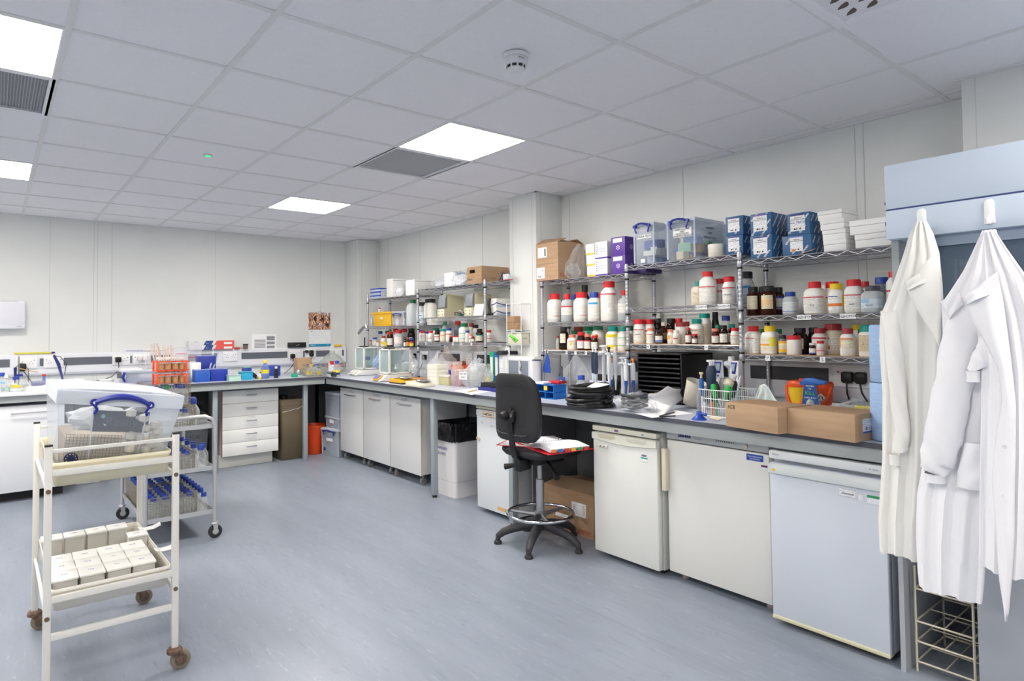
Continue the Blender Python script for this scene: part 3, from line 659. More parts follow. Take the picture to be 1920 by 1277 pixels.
# ---- bay nearest the column, middle shelf
P = 'on middle shelf by the column'; z = 1.457
bottle(1040, 26, 551, F, z, 'white', 'red', 19, 'jar', .25, L(bands=[(.2, .22, '#cf2f45', .5, .6)]), 'white bottle with red cap and low red line', P)
bottle(1063.5, 23.5, 551, F, z, 'milky', 'red', 12, 'jar', 0, redband(a=.25), 'translucent bottle with small red cap and red band', P, fill=(.22, '#b9bec4'))
bottle(1077, 22, 552, B2, z, 'white', 'blue', 12.5, 'jar', 0, L(bands=[(.5, .54, '#cf2f45')]), 'white bottle with blue cap standing in the back row', P)
bottle(1090, 27, 548, F, z, 'white', 'red', 20.6, 'jar', .25, L(bands=[(.2, .22, '#cf2f45', .5, .6)]), 'broad white bottle with wide red cap, unbanded top', P)
bottle(1096.5, 22, 534.6, B2, z, 'dark', 'black', 12, 'narrow', 0, None, 'tall dark bottle with black cap', P)
bottle(1114, 25, 548, F, z, 'white', 'blue', 16.5, 'jar', 0, L(bands=[(.58, .64, '#38a6d6', .8)]), 'white bottle with blue cap and cyan band', P)
bottle(1126, 20, 549, B2, z, 'white', 'red', 13, 'jar', 0, L(), 'white bottle with red cap hidden in the back row', P)
bottle(1142, 31, 528, F, z, 'white', 'red', 21.5, 'big', .1, L(b=.7, bands=[(.66, .69, '#cf2f45')]), 'tallest white bottle with red cap and red line', P)
bottle(1170, 26, 544, F+.06, z, 'milky', 'red', 10, 'narrow', 0, L(a=.25), 'translucent bottle with narrow red cap behind the post', P, fill=(.24, '#b9bec4'))
# ---- same bay, bottom shelf
P = 'on lowest shelf by the column'; z = 1.235
bottle(1046, 7, 630, B2, z, 'white', 'red', 4, 'narrow', 0, L(), 'very small white bottle with red tip', P)
bottle(1057, 18.8, 613, F, z, 'dark', 'black', 12.5, 'jar', 0, L(c='#ece6d2', a=.3, b=.7, s=.6), 'brown bottle with black cap and cream side label', P)
bottle(1073, 19.4, 627.6, F, z, 'white', 'salmon', 13, 'jar', 0, L(bands=[(.55, .6, '#e0663a', .5), (.3, .5, '#f2c64a', .18)]), 'white jar with salmon cap and small orange square', P)
bottle(1077, 16, 620, B2-.04, z, 'white', 'dkgreen', 11, 'jar', 0, L(), 'small white dark-green-capped jar in the back', P)
bottle(1085, 22, 613, B2+.04, z, 'cream', 'maroon', 18, 'tub', 0, L(), 'cream tub with flat maroon lid', P)
bottle(1090, 16, 623, F, z, 'dark', 'red', 14.4, 'pharma', 0, L(c='#f2eef0', bands=[(.5, .56, '#d8466a')]), 'squat dark bottle with red cap and pink-edged label', P)
bottle(1103, 25, 612.6, B2+.03, z, 'white', 'green', 19, 'jar', 0, L(), 'large white bottle with broad green cap behind', P)
bottle(1102, 13.8, 626, F, z, 'amber', 'salmon', 12, 'pharma', 0, L(bands=[(.54, .6, '#cf3c3c')]), 'amber bottle with salmon cap and cream label', P)
bottle(1109, 20, 620, B2-.05, z, 'white', 'green', 17, 'jar', 0, L(), 'white jar with green cap behind the small amber ones', P)
bottle(1115, 13, 629, F, z, 'amber', 'red', 10.6, 'pharma', 0, L(), 'small amber bottle with red cap and white label', P)
bottle(1121.6, 25, 612, B2-.04, z, 'white', 'green', 18, 'big', 0, L(bands=[(.52, .66, '#e5762c', .22), (.28, .4, '#e5762c', .2)]), 'white bottle with green cap and orange hazard squares', P)
bottle(1149, 24, 612, F, z, 'white', 'teal', 18, 'jar', .2, L(b=.66, bands=[(.56, .68, '#e3cf2c'), (.1, .24, '#e3cf2c')]), 'white bottle with green cap and two yellow bands', P)
bottle(1168, 19, 612, F+.02, z, 'white', 'teal', 13, 'jar', .2, L(bands=[(.52, .55, '#58b98c'), (.2, .23, '#58b98c')]), 'white bottle with green cap and thin green lines', P)
bottle(1182, 18, 611, B2, z, 'white', 'green', 12, 'jar', 0, L(), 'white bottle with green cap just past the post', P)
# ---- middle bay, lowest shelf
P = 'on lowest shelf, middle bay'; z = 1.292
bottle(1198, 22, 599, F, z, 'white', 'red', 19.5, 'jar', 0, L(bands=[(.56, .59, '#cf2f45')], t='Na2SO4', ts=.012, tz=.05), 'white bottle with red cap and handwritten formula', P)
bottle(1217, 22, 599, B2-.06, z, 'white', 'red', 18, 'jar', 0, L(bands=[(.5, .54, '#cf2f45')]), 'white bottle with red cap in the second row', P)
bottle(1220, 17, 615, F, z, 'white', 'salmon', 12, 'jar', 0, L(b=.6, bands=[(.56, .61, '#d8533e', .7), (.2, .55, '#f0a93a', .16, -.9)]), 'white jar with salmon cap and orange-striped label', P)
bottle(1233, 19, 597, B2, z, 'dark', 'black', 14, 'jar', 0, None, 'dark brown bottle with black cap nearer the column', P)
bottle(1236, 15, 618, F, z, 'amber', 'black', 14, 'pharma', 0, L(bands=[(.14, .24, '#3a63c4')]), 'small amber bottle with black cap and blue-footed label', P)
bottle(1244, 20, 604, B2-.06, z, 'amber', 'cream', 8, 'narrow', 0, L(c='#8b7a55', a=.2, b=.5), 'amber bottle with tiny cream stopper', P)
bottle(1258, 19, 597, B2+.02, z, 'dark', 'black', 16, 'jar', 0, L(c='#6b79a8', a=.25, b=.45), 'dark brown bottle with black cap and blue label', P)
bottle(1257, 11.5, 617.6, F, z, 'white', 'salmon', 10.6, 'jar', 0, L(bands=[(.3, .6, '#f0a93a', .4, -.3)]), 'slim white bottle with salmon cap and orange patch', P)
bottle(1268, 14, 619, F, z, 'white', 'white', 10.6, 'jar', 0, L(bands=[(.34, .42, '#c9414b', .6)]), 'white bottle with white cap and red stripe', P)
bottle(1273, 20, 597, B2+.05, z, 'white', 'red', 14, 'jar', 0, L(), 'white bottle with flat red lid in the back row', P)
bottle(1277, 22, 604, B2-.05, z, 'white', 'maroon', 20, 'tub', 0, L(), 'white tub with maroon lid in the second row', P)
bottle(1287, 16, 603, B2+.04, z, 'white', 'maroon', 12, 'tub', 0, L(), 'narrow white tub with maroon lid in the back row', P)
bottle(1291, 12.5, 614, F, z, 'amber', 'red', 6, 'narrow', 0, L(bands=[(.52, .56, '#cf2f45')]), 'amber bottle with tall thin red cap', P)
bottle(1303, 11, 626, F, z, 'amber', 'red', 9.4, 'pharma', 0, L(bands=[(.5, .55, '#cf2f45')]), 'tiny amber bottle with red lid', P)  # darker grey-blue strip set back below the hood band
bottle(1306.5, 30, 598, F+.06, z, 'white', 'teal', 19, 'jar', .1, L(c='#e7dbc6', a=.2, b=.6, s=.7, t='Aristar', ts=.014, tz=.15), 'broad white bottle with teal cap and beige label', P)
bottle(1321, 24, 588, B2-.02, z, 'white', 'teal', 20.6, 'big', .1, L(c='#dccbb2', a=.25, b=.66, s=.7), 'taller white teal-capped bottle with brown label', P)
bottle(1341, 14, 585, B2+.05, z, 'black', 'black', 11, 'jar', 0, None, 'tall black bottle with black cap', P)
bottle(1341.6, 15, 616, F, z, 'amber', 'salmon', 14, 'pharma', 0, L(bands=[(.52, .56, '#cf5a5a')]), 'amber bottle with salmon lid and white label', P)
bottle(1346, 15, 609, B2-.05, z, 'amber', 'green', 10, 'pharma', 0, L(), 'amber bottle with small green cap', P)
bottle(1357, 16, 610, F+.01, z, 'dark', 'black', 13, 'pharma', 0, L(c='#eceae2'), 'dark brown bottle with black cap and white label', P)
bottle(1361, 21, 592, B2, z, 'clear', 'blue', 15.6, 'flask', 0, None, 'clear glass bottle with blue cap in the back row', P)
bottle(1372, 14, 607.6, B2-.05, z, 'dark', 'teal', 12.5, 'pharma', 0, L(), 'dark bottle with teal cap near the shared post', P)
bottle(1378, 17, 614.5, F, z, 'white', 'red', 15, 'jar', 0, L(bands=[(.52, .55, '#cf2f45')], t='Ca(OH)2', ts=.009), 'white jar with red cap and handwritten label by the post', P, caph=.3)
# ---- middle bay, middle shelf
P = 'on upper shelf, middle bay'; z = 1.545
bottle(1309, 24, 527.7, F+.06, z, 'cream', 'teal', 12, 'jar', .3, L(c='#e4dac2', t='Analar', ts=.012, tz=.14), 'cream bottle with teal cap and beige label', P)
bottle(1327, 32, 509.6, F, z, 'white', 'red', 20, 'big', .1, L(b=.56, bands=[(.52, .55, '#cf2f45')]), 'tallest white bottle with red cap and red line', P)
bottle(1349, 24, 523, F+.1, z, 'white', 'red', 17, 'jar', 0, L(bands=[(.5, .54, '#cf2f45')]), 'white bottle with red cap half hidden in the second row', P)
bottle(1367, 26, 519, F, z, 'white', 'red', 21, 'jar', 0, L(bands=[(.56, .6, '#cf2f45')], t='KH2PO4', ts=.013), 'white bottle with red cap and blue handwriting', P)
# ---- last bay, middle shelf
P = 'on upper shelf near the coats'; z = 1.467
bottle(1397, 36, 510, B2+.02, z, 'milky', 'black', 29, 'big', 0, L(c='#bcd3e4', a=.3, b=.68, s=.8, bands=[(.62, .68, '#3f8fc4', .8)]), 'big translucent jar with flat black lid behind the post', P)
bottle(1411.7, 26.6, 538, F, z, 'amber', 'black', 19, 'pharma', 0, L(c='#e7dfc4', a=.22, b=.68, s=.85), 'amber bottle with cream label closest to the post', P)
bottle(1427, 24, 538, B2-.03, z, 'dark', 'black', 16, 'pharma', 0, None, 'amber bottle hidden between the two front ones', P)
bottle(1440, 30, 536.5, F, z, 'amber', 'black', 24, 'pharma', 0, L(c='#efe3bf', a=.22, b=.68, s=.8, bands=[(.34, .54, '#f0c894', .7)]), 'largest amber bottle with orange-tinted label', P)
bottle(1459, 24, 539, F+.09, z, 'amber', 'black', 18, 'pharma', 0, L(a=.22, b=.66, bands=[(.24, .3, '#3a56b0'), (.6, .66, '#3a56b0')]), 'amber bottle with blue-edged label', P)
bottle(1482, 28, 547.6, F+.05, z, 'milky', 'blue', 20, 'jar', .3, L(c='#dfe3e8', bands=[(.14, .17, '#3a56b0')]), 'milky square bottle with blue cap', P)
bottle(1527.5, 39, 528.5, F, z, 'white', 'red', 24.5, 'jar', .35, L(bands=[(.5, .53, '#cf2f45')], t='ZnSO', ts=.016, tz=-.06), 'broad red-capped white bottle beside the milky square one', P)
bottle(1548, 22, 534, B2+.02, z, 'white', 'white', 15, 'jar', 0, L(), 'white bottle with white cap in the back row', P)
bottle(1560.5, 30, 528.5, B2-.07, z, 'white', 'red', 25, 'jar', 0, L(bands=[(.5, .53, '#cf2f45')]), 'white bottle with red cap behind the yellow-capped one', P)
bottle(1568, 30, 532, F, z, 'white', 'yellow', 24.5, 'jar', .2, L(b=.62, c='#f4f3ee', bands=[(.24, .34, '#ea7a2c'), (.24, .62, '#f0d24c', .2, 1.0), (.55, .58, '#2b4aa0', .6, -.3)]), 'white bottle with yellow cap and orange band', P)
bottle(1601, 36, 524.5, F, z, 'white', 'red', 27, 'jar', .2, L(b=.58, bands=[(.52, .55, '#cf2f45')], t='Na2PO', ts=.012, tz=-.08), 'white bottle with broad red cap beside the grey-capped', P)
bottle(1622, 22, 528, B2, z, 'white', 'red', 16, 'jar', 0, L(), 'white red-capped bottle in the back row', P)
bottle(1636.6, 42, 536, F, z, 'milky', 'grey', 28.5, 'jar', .6, L(c='#d3e3ec', a=.16, b=.5, bands=[(.36, .5, '#9cc4dc', .35, -.6)], t='Na2HPO4', ts=.012, tz=-.06), 'square milky grey-capped bottle with pale blue label', P)
bottle(1653, 28, 520, B2, z, 'grey', 'blue', 25, 'jar', 0, None, 'grey translucent bottle with blue cap', P)
bottle(1675, 30, 509, F+.02, z, 'white', 'red', 18, 'big', 0, L(bands=[(.5, .54, '#cf2f45')]), 'white bottle with red cap behind the clear side screen', P)
# ---- last bay, lowest shelf
P = 'on lowest shelf near the coats'; z = 1.238
bottle(1412.5, 29, 611.5, F, z, 'white', 'red', 21, 'jar', .45, L(bands=[(.55, .58, '#d8533e', .6, -.3)]), 'white octagonal bottle with red cap beside the post', P)
bottle(1428, 20, 617, B2, z, 'white', 'green', 14, 'jar', 0, L(), 'white bottle with green cap hidden behind the first two', P)
bottle(1443.6, 32, 611, F, z, 'white', 'yellow', 22, 'jar', .45, L(c='#f2ead0', bands=[(.3, .36, '#f0a93a'), (.28, .6, '#e6dc4a', .38, .5)]), 'white bottle with yellow cap and yellow square label', P)
bottle(1460, 18, 617, B2, z, 'white', 'green', 13, 'jar', 0, L(), 'white bottle with green cap in the back row', P)
bottle(1467.6, 16.5, 628, F, z, 'grey', 'black', 12, 'jar', 0, L(c='#f2e3c0', b=.68, bands=[(.56, .68, '#eebd22'), (.12, .26, '#eebd22')]), 'small yellow-labelled bottle with black cap', P)
bottle(1489, 27.4, 629, F, z, 'white', 'red', 25, 'tub', .15, None, 'short white jar with big red lid', P)
bottle(1500, 29, 615, B2-.06, z, 'dark', 'black', 22, 'pharma', 0, L(c='#efeadb', a=.2, b=.6, s=.6), 'large dark bottle with black cap and white side label', P)
bottle(1525, 22, 614, B2, z, 'dark', 'black', 18, 'pharma', 0, None, 'dark bottle with black cap further along the back row', P)
bottle(1523.5, 12.8, 643, F-.01, z, 'dark', 'white', 12, 'pharma', 0, L(bands=[(.1, .2, '#3a56b0')]), 'little dark bottle with white cap', P)
bottle(1538.6, 15, 639, F-.01, z, 'white', 'red', 14, 'jar', 0, L(c='#f2d9dc', bands=[(.3, .36, '#d8466a')]), 'little white bottle with red cap and pink label', P)
bottle(1536.8, 29, 615.5, F+.07, z, 'white', 'maroon', 21, 'jar', .1, L(b=.68, bands=[(.6, .66, '#cf2f45')]), 'white bottle with maroon lid and bold red band', P)
bottle(1556, 24, 615.5, F+.12, z, 'white', 'maroon', 17, 'jar', .1, L(b=.68, bands=[(.6, .65, '#cf2f45'), (.2, .34, '#e0663a', .3)]), 'white bottle with maroon lid and orange square', P)
bottle(1562, 35, 607, B2+.01, z, 'cream', 'maroon', 33, 'tub', 0, L(), 'wide cream tub with pink-red lid in the back row', P)
bottle(1589.5, 30, 616, F, z, 'white', 'maroon', 21, 'jar', .1, L(c='#e9e2c8', a=.28, b=.68, bands=[(.6, .64, '#e0663a', .8), (.3, .68, '#ee8c2c', .1, -.95)]), 'white bottle with maroon lid and orange-edged beige label', P)
bottle(1608, 24, 609, B2, z, 'white', 'yellow', 22, 'jar', 0, L(), 'white bottle with yellow lid in the back row', P)
bottle(1614, 14, 617, B2-.06, z, 'white', 'dkgreen', 11, 'jar', 0, None, 'white bottle with small dark green cap', P)
bottle(1627, 32, 609.4, F, z, 'white', 'teal', 29, 'tub', .5, L(c='#d9c6a0', a=.16, b=.68, s=.95, t='2. CR', ts=.017, tz=-.02), 'square white bottle with teal lid and tan handwritten label', P)
# ---- shelving by the corner column, lowest shelves
P = 'on lowest shelf near corner'; z = 1.222
bottle(694.5, 6.6, 638, F, z, 'white', 'orange', 6, 'jar', 0, L(c='#f3d7cc'), 'tiny pinkish jar with orange cap', P)
bottle(703, 10.6, 632.7, F, z, 'milky', 'blue', 8, 'jar', 0, L(), 'small translucent jar with blue cap', P)
bottle(708.5, 6.5, 640, F-.01, z, 'white', 'orange', 5.5, 'jar', 0, None, 'tiny white jar with orange cap', P)
bottle(713.3, 12, 621, B2, z, 'clear', 'blue', 8, 'flask', 0, None, 'clear glass bottle with blue cap in the back row', P)
bottle(719.4, 12, 630, F, z, 'white', 'maroon', 8, 'jar', 0, L(bands=[(.2, .42, '#e8d23a')]), 'white jar with maroon cap and yellow band', P)
bottle(723.8, 6.5, 641, F-.01, z, 'yellow', 'yellow', 5, 'jar', 0, None, 'tiny all-yellow jar', P)
bottle(726, 12, 620, B2+.03, z, 'white', 'green', 8, 'jar', 0, L(), 'white bottle with green cap in the back row', P)
bottle(731.6, 12.5, 622, F, z, 'amber', 'red', 11, 'pharma', 0, L(), 'amber bottle with red cap and white label', P)
bottle(741.7, 14, 616, B2, z, 'white', 'red', 9.4, 'jar', 0, L(), 'white bottle with red cap in the back row', P)
bottle(747.6, 18, 619, F, z, 'milky', 'red', 11.5, 'jar', 0, L(c='#f2e6e2', a=.2, b=.6), 'broad translucent jar with red cap and slanted white label', P)
bottle(758, 13, 616, B2, z, 'white', 'red', 11, 'jar', 0, L(c='#f2c9c9'), 'pink-labelled bottle with red cap in the back row', P)
bottle(759.6, 5.5, 635, F-.01, z, 'dark', 'black', 4, 'pharma', 0, L(), 'tiny dark vial with black cap', P)
bottle(765.2, 6.2, 633, F, z, 'dark', 'maroon', 5, 'pharma', 0, L(c='#f09a4a'), 'tiny dark vial with orange label', P)
bottle(772, 8.6, 634, F, z, 'dark', 'blue', 8, 'pharma', 0, L(c='#e9dd4a', bands=[(.45, .6, '#d8333a')]), 'small vial with blue cap and red and yellow label', P)
bottle(771.6, 14, 615, B2, z, 'dark', 'black', 12, 'pharma', 0, L(a=.3, b=.5, s=.5), 'tall dark bottle with black cap in the back row', P)
P = 'on shelf below beige machines'; z = 1.285
bottle(788.5, 11, 619, F+.07, z, 'milky', 'blue', 9, 'jar', 0, L(), 'translucent bottle with blue cap at the shared post', P)
bottle(792.5, 13, 620.5, F, z, 'white', 'red', 9.4, 'jar', 0, L(a=.3, b=.4, bands=[(.5, .56, '#cf2f45', .5)]), 'white bottle with red cap and short red mark', P)
bottle(801, 9, 622, B2, z, 'white', 'blue', 7, 'jar', 0, None, 'white bottle with blue cap in the back row', P)
bottle(808, 12, 620.5, F, z, 'white', 'red', 8, 'jar', 0, L(bands=[(.3, .36, '#cf2f45', .6)]), 'white bottle with narrow red cap', P)
bottle(817, 15, 615, B2, z, 'white', 'green', 12, 'jar', 0, L(), 'white bottle with green cap in the back row', P)
bottle(819.9, 10.5, 618.6, F, z, 'dark', 'black', 9, 'pharma', 0, L(b=.6, bands=[(.4, .46, '#cf2f45')]), 'dark bottle with black cap and red-lined label', P)
bottle(830.8, 11.5, 616.7, F, z, 'cream', 'teal', 9, 'jar', 0, L(c='#efe9cf', bands=[(.5, .55, '#cf6a45')]), 'cream bottle with teal cap', P)
bottle(842, 12, 615, F, z, 'white', 'blue', 9, 'jar', 0, L(bands=[(.52, .6, '#cf5a45')]), 'white bottle with bright blue cap', P)
bottle(845.8, 6.6, 630, F-.02, z, 'amber', 'red', 5.5, 'pharma', 0, None, 'tiny amber bottle with red cap', P)
bottle(852, 6, 630, F-.01, z, 'white', 'red', 5, 'jar', 0, None, 'tiny white jar with red cap', P)
bottle(857, 7, 630, F-.01, z, 'white', 'red', 5.6, 'jar', 0, None, 'tiny white jar with red cap', P)
bottle(858.5, 15, 602, B2, z, 'grey', 'red', 10.6, 'jar', 0, L(c='#5a6470'), 'tall grey bottle with red cap', P)
bottle(834, 10, 603, B2+.03, z, 'milky', 'green', 9, 'jar', 0, None, 'tall translucent bottle with green cap in the back row', P)
bottle(870.5, 20, 606, F+.02, z, 'white', 'green', 13.6, 'jar', .1, L(bands=[(.44, .47, '#3fae7d'), (.16, .19, '#3fae7d')]), 'largest white bottle with green cap and green lines', P)
bottle(876.3, 8.5, 619.7, F-.02, z, 'white', 'blue', 7, 'jar', 0, L(), 'slim white bottle with blue cap', P)
bottle(883, 8, 626.8, F, z, 'white', 'salmon', 6.5, 'jar', 0, L(bands=[(.4, .5, '#dd7a4a')]), 'small white jar with salmon cap', P)
bottle(887, 6.5, 630, F-.02, z, 'amber', 'red', 5, 'pharma', 0, L(), 'tiny amber bottle with maroon-red cap and label', P)
bottle(892, 15.5, 609, B2, z, 'white', 'black', 10.6, 'jar', 0, L(), 'white bottle with black lid in the back row', P)
bottle(884, 14, 606, B2+.05, z, 'white', 'maroon', 9, 'jar', 0, None, 'white bottle with maroon lid far back', P)
bottle(899.3, 14, 616.7, F, z, 'dark', 'black', 10, 'pharma', 0, L(c='#e2ddc6', bands=[(.48, .56, '#3fa58e')]), 'dark bottle with black cap and green-edged label', P)
bottle(916.5, 11.5, 619, F, z, 'white', 'red', 9, 'jar', 0, L(bands=[(.3, .36, '#cf2f45'), (.5, .54, '#cf2f45')]), 'white bottle with red cap alone past the post', P)
# ---- corner column bay, middle shelf
P = 'on upper shelf near corner'; z = 1.46
bottle(697, 5, 596, F, z, 'white', 'white', 4, 'jar', 0, None, 'slim white bottle beside the yellow tub', P)
bottle(774, 22, 562, F+.02, z, 'milky', 'dkgreen', 11, 'jerry', .3, None, 'large milky bottle with green cap', P)
bottle(790, 20, 567, F+.08, z, 'milky', 'black', 14, 'big', 0, L(c='#dbe6f0', bands=[(.4, .44, '#3f8fc4', .3)]), 'milky bottle with black lid behind the post', P)
bottle(807, 25, 561, B2-.02, z+.075, 'white', 'black', 20, 'jar', 0, None, 'round white jar with black lid on a white tub', P)
flush_labels()
# ================================================================ boxes and tubs on the shelves
def fthing(name, label, cat, pxl, pxr, xf, z0, ytop=None, h=None, py=None, group=None, rotz=0):
    """a thing whose front faces the aisle: width from its two front edges, height from its top edge"""
    py = py or (ytop or 600)+10
    a, b = atx(pxl, py, xf), atx(pxr, py, xf); w = abs(a.y-b.y)
    if h is None: h = atx((pxl+pxr)/2, ytop, xf).z-z0
    o = thing(name, label, cat, (xf, (a.y+b.y)/2, z0), rotz, group); return o, w, h
def sheet_x(o, name, m, y0, y1, z0, z1, x=-.0008, t=.0008):   # a label on the aisle-facing side
    return MB().box(x, x+t, y0, y1, z0, z1).build(name, m, o, smooth=0)
def sheet_y(o, name, m, x0, x1, z0, z1, y, t=.0008):          # a label on the side facing -y
    return MB().box(x0, x1, y-t, y, z0, z1).build(name, m, o, smooth=0)
PR = printed(); PRW = printed('#f6f6f8', '#70747c', 150, .6)
TOPZ1, TOPZ2, TOPZ3 = 1.797, 1.847, 1.805
# brown cartons at the column end
o, w, h = fthing('cardboard_box', 'tall open-topped brown carton with two white labels on the top shelf by the column', 'box', 1005, 1046, SX-.03, TOPZ1, 456)
d = .30; t = .004; m = MB()
m.box(0, t, -w/2, w/2, 0, h); m.box(d-t, d, -w/2, w/2, 0, h); m.box(t, d-t, -w/2, -w/2+t, 0, h); m.box(t, d-t, w/2-t, w/2, 0, h); m.box(t, d-t, -w/2+t, w/2-t, 0, t)
m.build('carton', CARD, o, smooth=0)
f = MB(); f.add([(0, -w/2, h), (0, w/2, h), (.09, w/2, h+.05), (.10, -w/2, h+.035)], [(0, 1, 2, 3)]); f.build('flap', CARD2, o, smooth=0, solid=.004)
f = MB(); f.add([(.01, -w/2, h), (d, -w/2, h), (d-.02, -w/2+.06, h+.02), (.03, -w/2+.05, h+.03)], [(0, 1, 2, 3)]); f.build('flap', CARD, o, smooth=0, solid=.004)
f = MB(); f.add([(d, -w/2, h), (d, w/2, h), (d-.08, w/2, h+.03), (d-.08, -w/2, h+.035)], [(0, 1, 2, 3)]); f.build('flap', CARD2, o, smooth=0, solid=.004)
l = sheet_x(o, 'address_label', PRW, w*.5-.125, w*.5-.02, h*.62, h*.9); sheet_x(l, 'barcode', barcode(), w*.5-.115, w*.5-.095, h*.66, h*.86, -.0016)
l = sheet_x(o, 'address_label', PRW, w*.5-.10, w*.5-.005, h*.06, h*.36); sheet_x(l, 'barcode', barcode(), w*.5-.07, w*.5-.02, h*.09, h*.14, -.0016); sheet_x(l, 'red_dot', mt('#d0262c', .5), w*.5-.078, w*.5-.07, h*.27, h*.3, -.0018)
f = MB(); f.box(-.0012, 0, -w/2+.015, w/2-.001, h*.57, h*.574); f.box(-.0012, 0, -w/2+.015, w/2-.001, h*.44, h*.444); f.build('fold_lines', mt('#7e5d39', .8), o, smooth=0)
text('P SARS', .035, Vector((.07, -w/2-.0012, h*.13)), FY, mt('#cf4a35', .6), o)
# bags of clear packaging
o = thing('plastic_bag', 'crumpled clear bag of bubble wrap leaning between the brown carton and white cartons', 'bag', (SX+.12, atx(1083, 480, SX+.1).y, TOPZ1))
crumple((.2, .17, .27), 3, 4, .3, .5).build('bag_body', BAG, o, smooth=0)
o = thing('plastic_bag', 'small crumpled clear bag lying low before the brown carton', 'bag', (SX+.06, atx(1072, 500, SX+.05).y, TOPZ1))
crumple((.12, .12, .12), 8, 4, .3, 0).build('bag_body', BAG, o, smooth=0)
# stack of three small white cartons with yellow feet
for k, (yt, yb, lb) in enumerate(((450, 474, 'topmost'), (476, 495, 'middle'), (497, 517, 'bottom'))):
    za = TOPZ1+(2-k)*.0835
    o, w, h = fthing('small_carton', f'small white carton with a yellow base strip, {lb} of its stack of three', 'box', 1098+k*1.3, 1114+k*1.2, SX+.02, za, h=.082, py=480, group='small white cartons')
    MB().box(0, .17, -w/2, w/2, 0, h).build('carton', mt('#f0f0ee', .5), o, bevel=.0015)
    sheet_x(o, 'printed_panel', PR, -w/2+.006, w/2-.01, .02, h-.01); sheet_x(o, 'base_strip', mt('#efc649', .5), -w/2+.002, w/2-.002, .001, .014, -.001)
# white and violet cartons
for k, lb in enumerate(('upper', 'lower')):
    o, w, h = fthing('reagent_carton', f'{lb} white carton with violet dashes and a violet base line', 'box', 1116, 1138.5, SX+.01, TOPZ1+(1-k)*.1265, h=.1255, py=480, group='white and violet cartons')
    MB().box(0, .15, -w/2, w/2, 0, h).build('carton', mt('#eeeef2', .45), o, bevel=.0015)
    sheet_x(o, 'base_strip', mt('#4a359a', .5), -w/2, w/2, 0, .009, -.001); sheet_y(o, 'base_strip', mt('#4a359a', .5), 0, .15, 0, .009, -w/2)
    m = MB()
    for a in range(2):
        for b in range(5): z = h*.78-b*.016-a*.004; y = w/2-.008-a*.012; m.add([(-.001, y, z), (-.001, y-.009, z+.006), (-.001, y-.009, z+.011), (-.001, y, z+.005)], [(0, 1, 2, 3)])
    m.build('dashes', mt('#4a359a', .5), o, smooth=0)
    text('Monarch', .014, Vector((-.001, -w*.12, h*.56)), FX, mt('#6f7bb0', .5), o); text('Nucleic Kit', .011, Vector((-.001, -w*.12, h*.42)), FX, mt('#6f7bb0', .5), o)
# purple cartons
PUR = mt('#5b3a94', .45); PUR2 = mt('#d9c9ee', .5)
for k, lb in enumerate(('upper', 'lower')):
    o, w, h = fthing('purple_carton', f'{lb} purple carton with a white label and honeycomb emblem', 'box', 1146, 1172, SX+.0, TOPZ1+(1-k)*.1335, h=.1325, py=480, group='purple cartons')
    MB().box(0, .13, -w/2, w/2, 0, h).build('carton', PUR, o, bevel=.0015)
    sheet_x(o, 'address_label', PRW, -w/2+.025, w/2-.018, h*.7, h*.93)
    m = MB()
    for a, b in ((0, 0), (1, .5), (1, -.5), (0, 1), (0, -1), (-1, .5), (-1, -.5)):
        y, z = a*.0115, h*.42+b*.0135; P = [(y+.0052*math.cos(q*PI/3), z+.0052*math.sin(q*PI/3)) for q in range(6)]; m.add([(-.001, p[0], p[1]) for p in P], [tuple(range(6))])
    m.build('emblem', PUR2, o, smooth=0)
    m = MB()
    for a, b in ((0, 0), (1, .5), (1, -.5), (0, 1), (0, -1), (-1, .5), (-1, -.5)):
        y, z = .07+a*.0115, h*.45+b*.0135; m.add([(y+.0052*math.cos(q*PI/3), -w/2-.001, z+.0052*math.sin(q*PI/3)) for q in range(6)], [tuple(range(6))])
    m.build('emblem', PUR2, o, smooth=0)
o, w, h = fthing('flat_carton', 'flat dark purple carton lying behind the post beside the purple stack', 'box', 1178, 1212, SX+.1, TOPZ1, h=.028, py=508)
MB().box(0, .18, -w/2, w/2, 0, h).build('carton', mt('#3a2566', .45), o, bevel=.001)

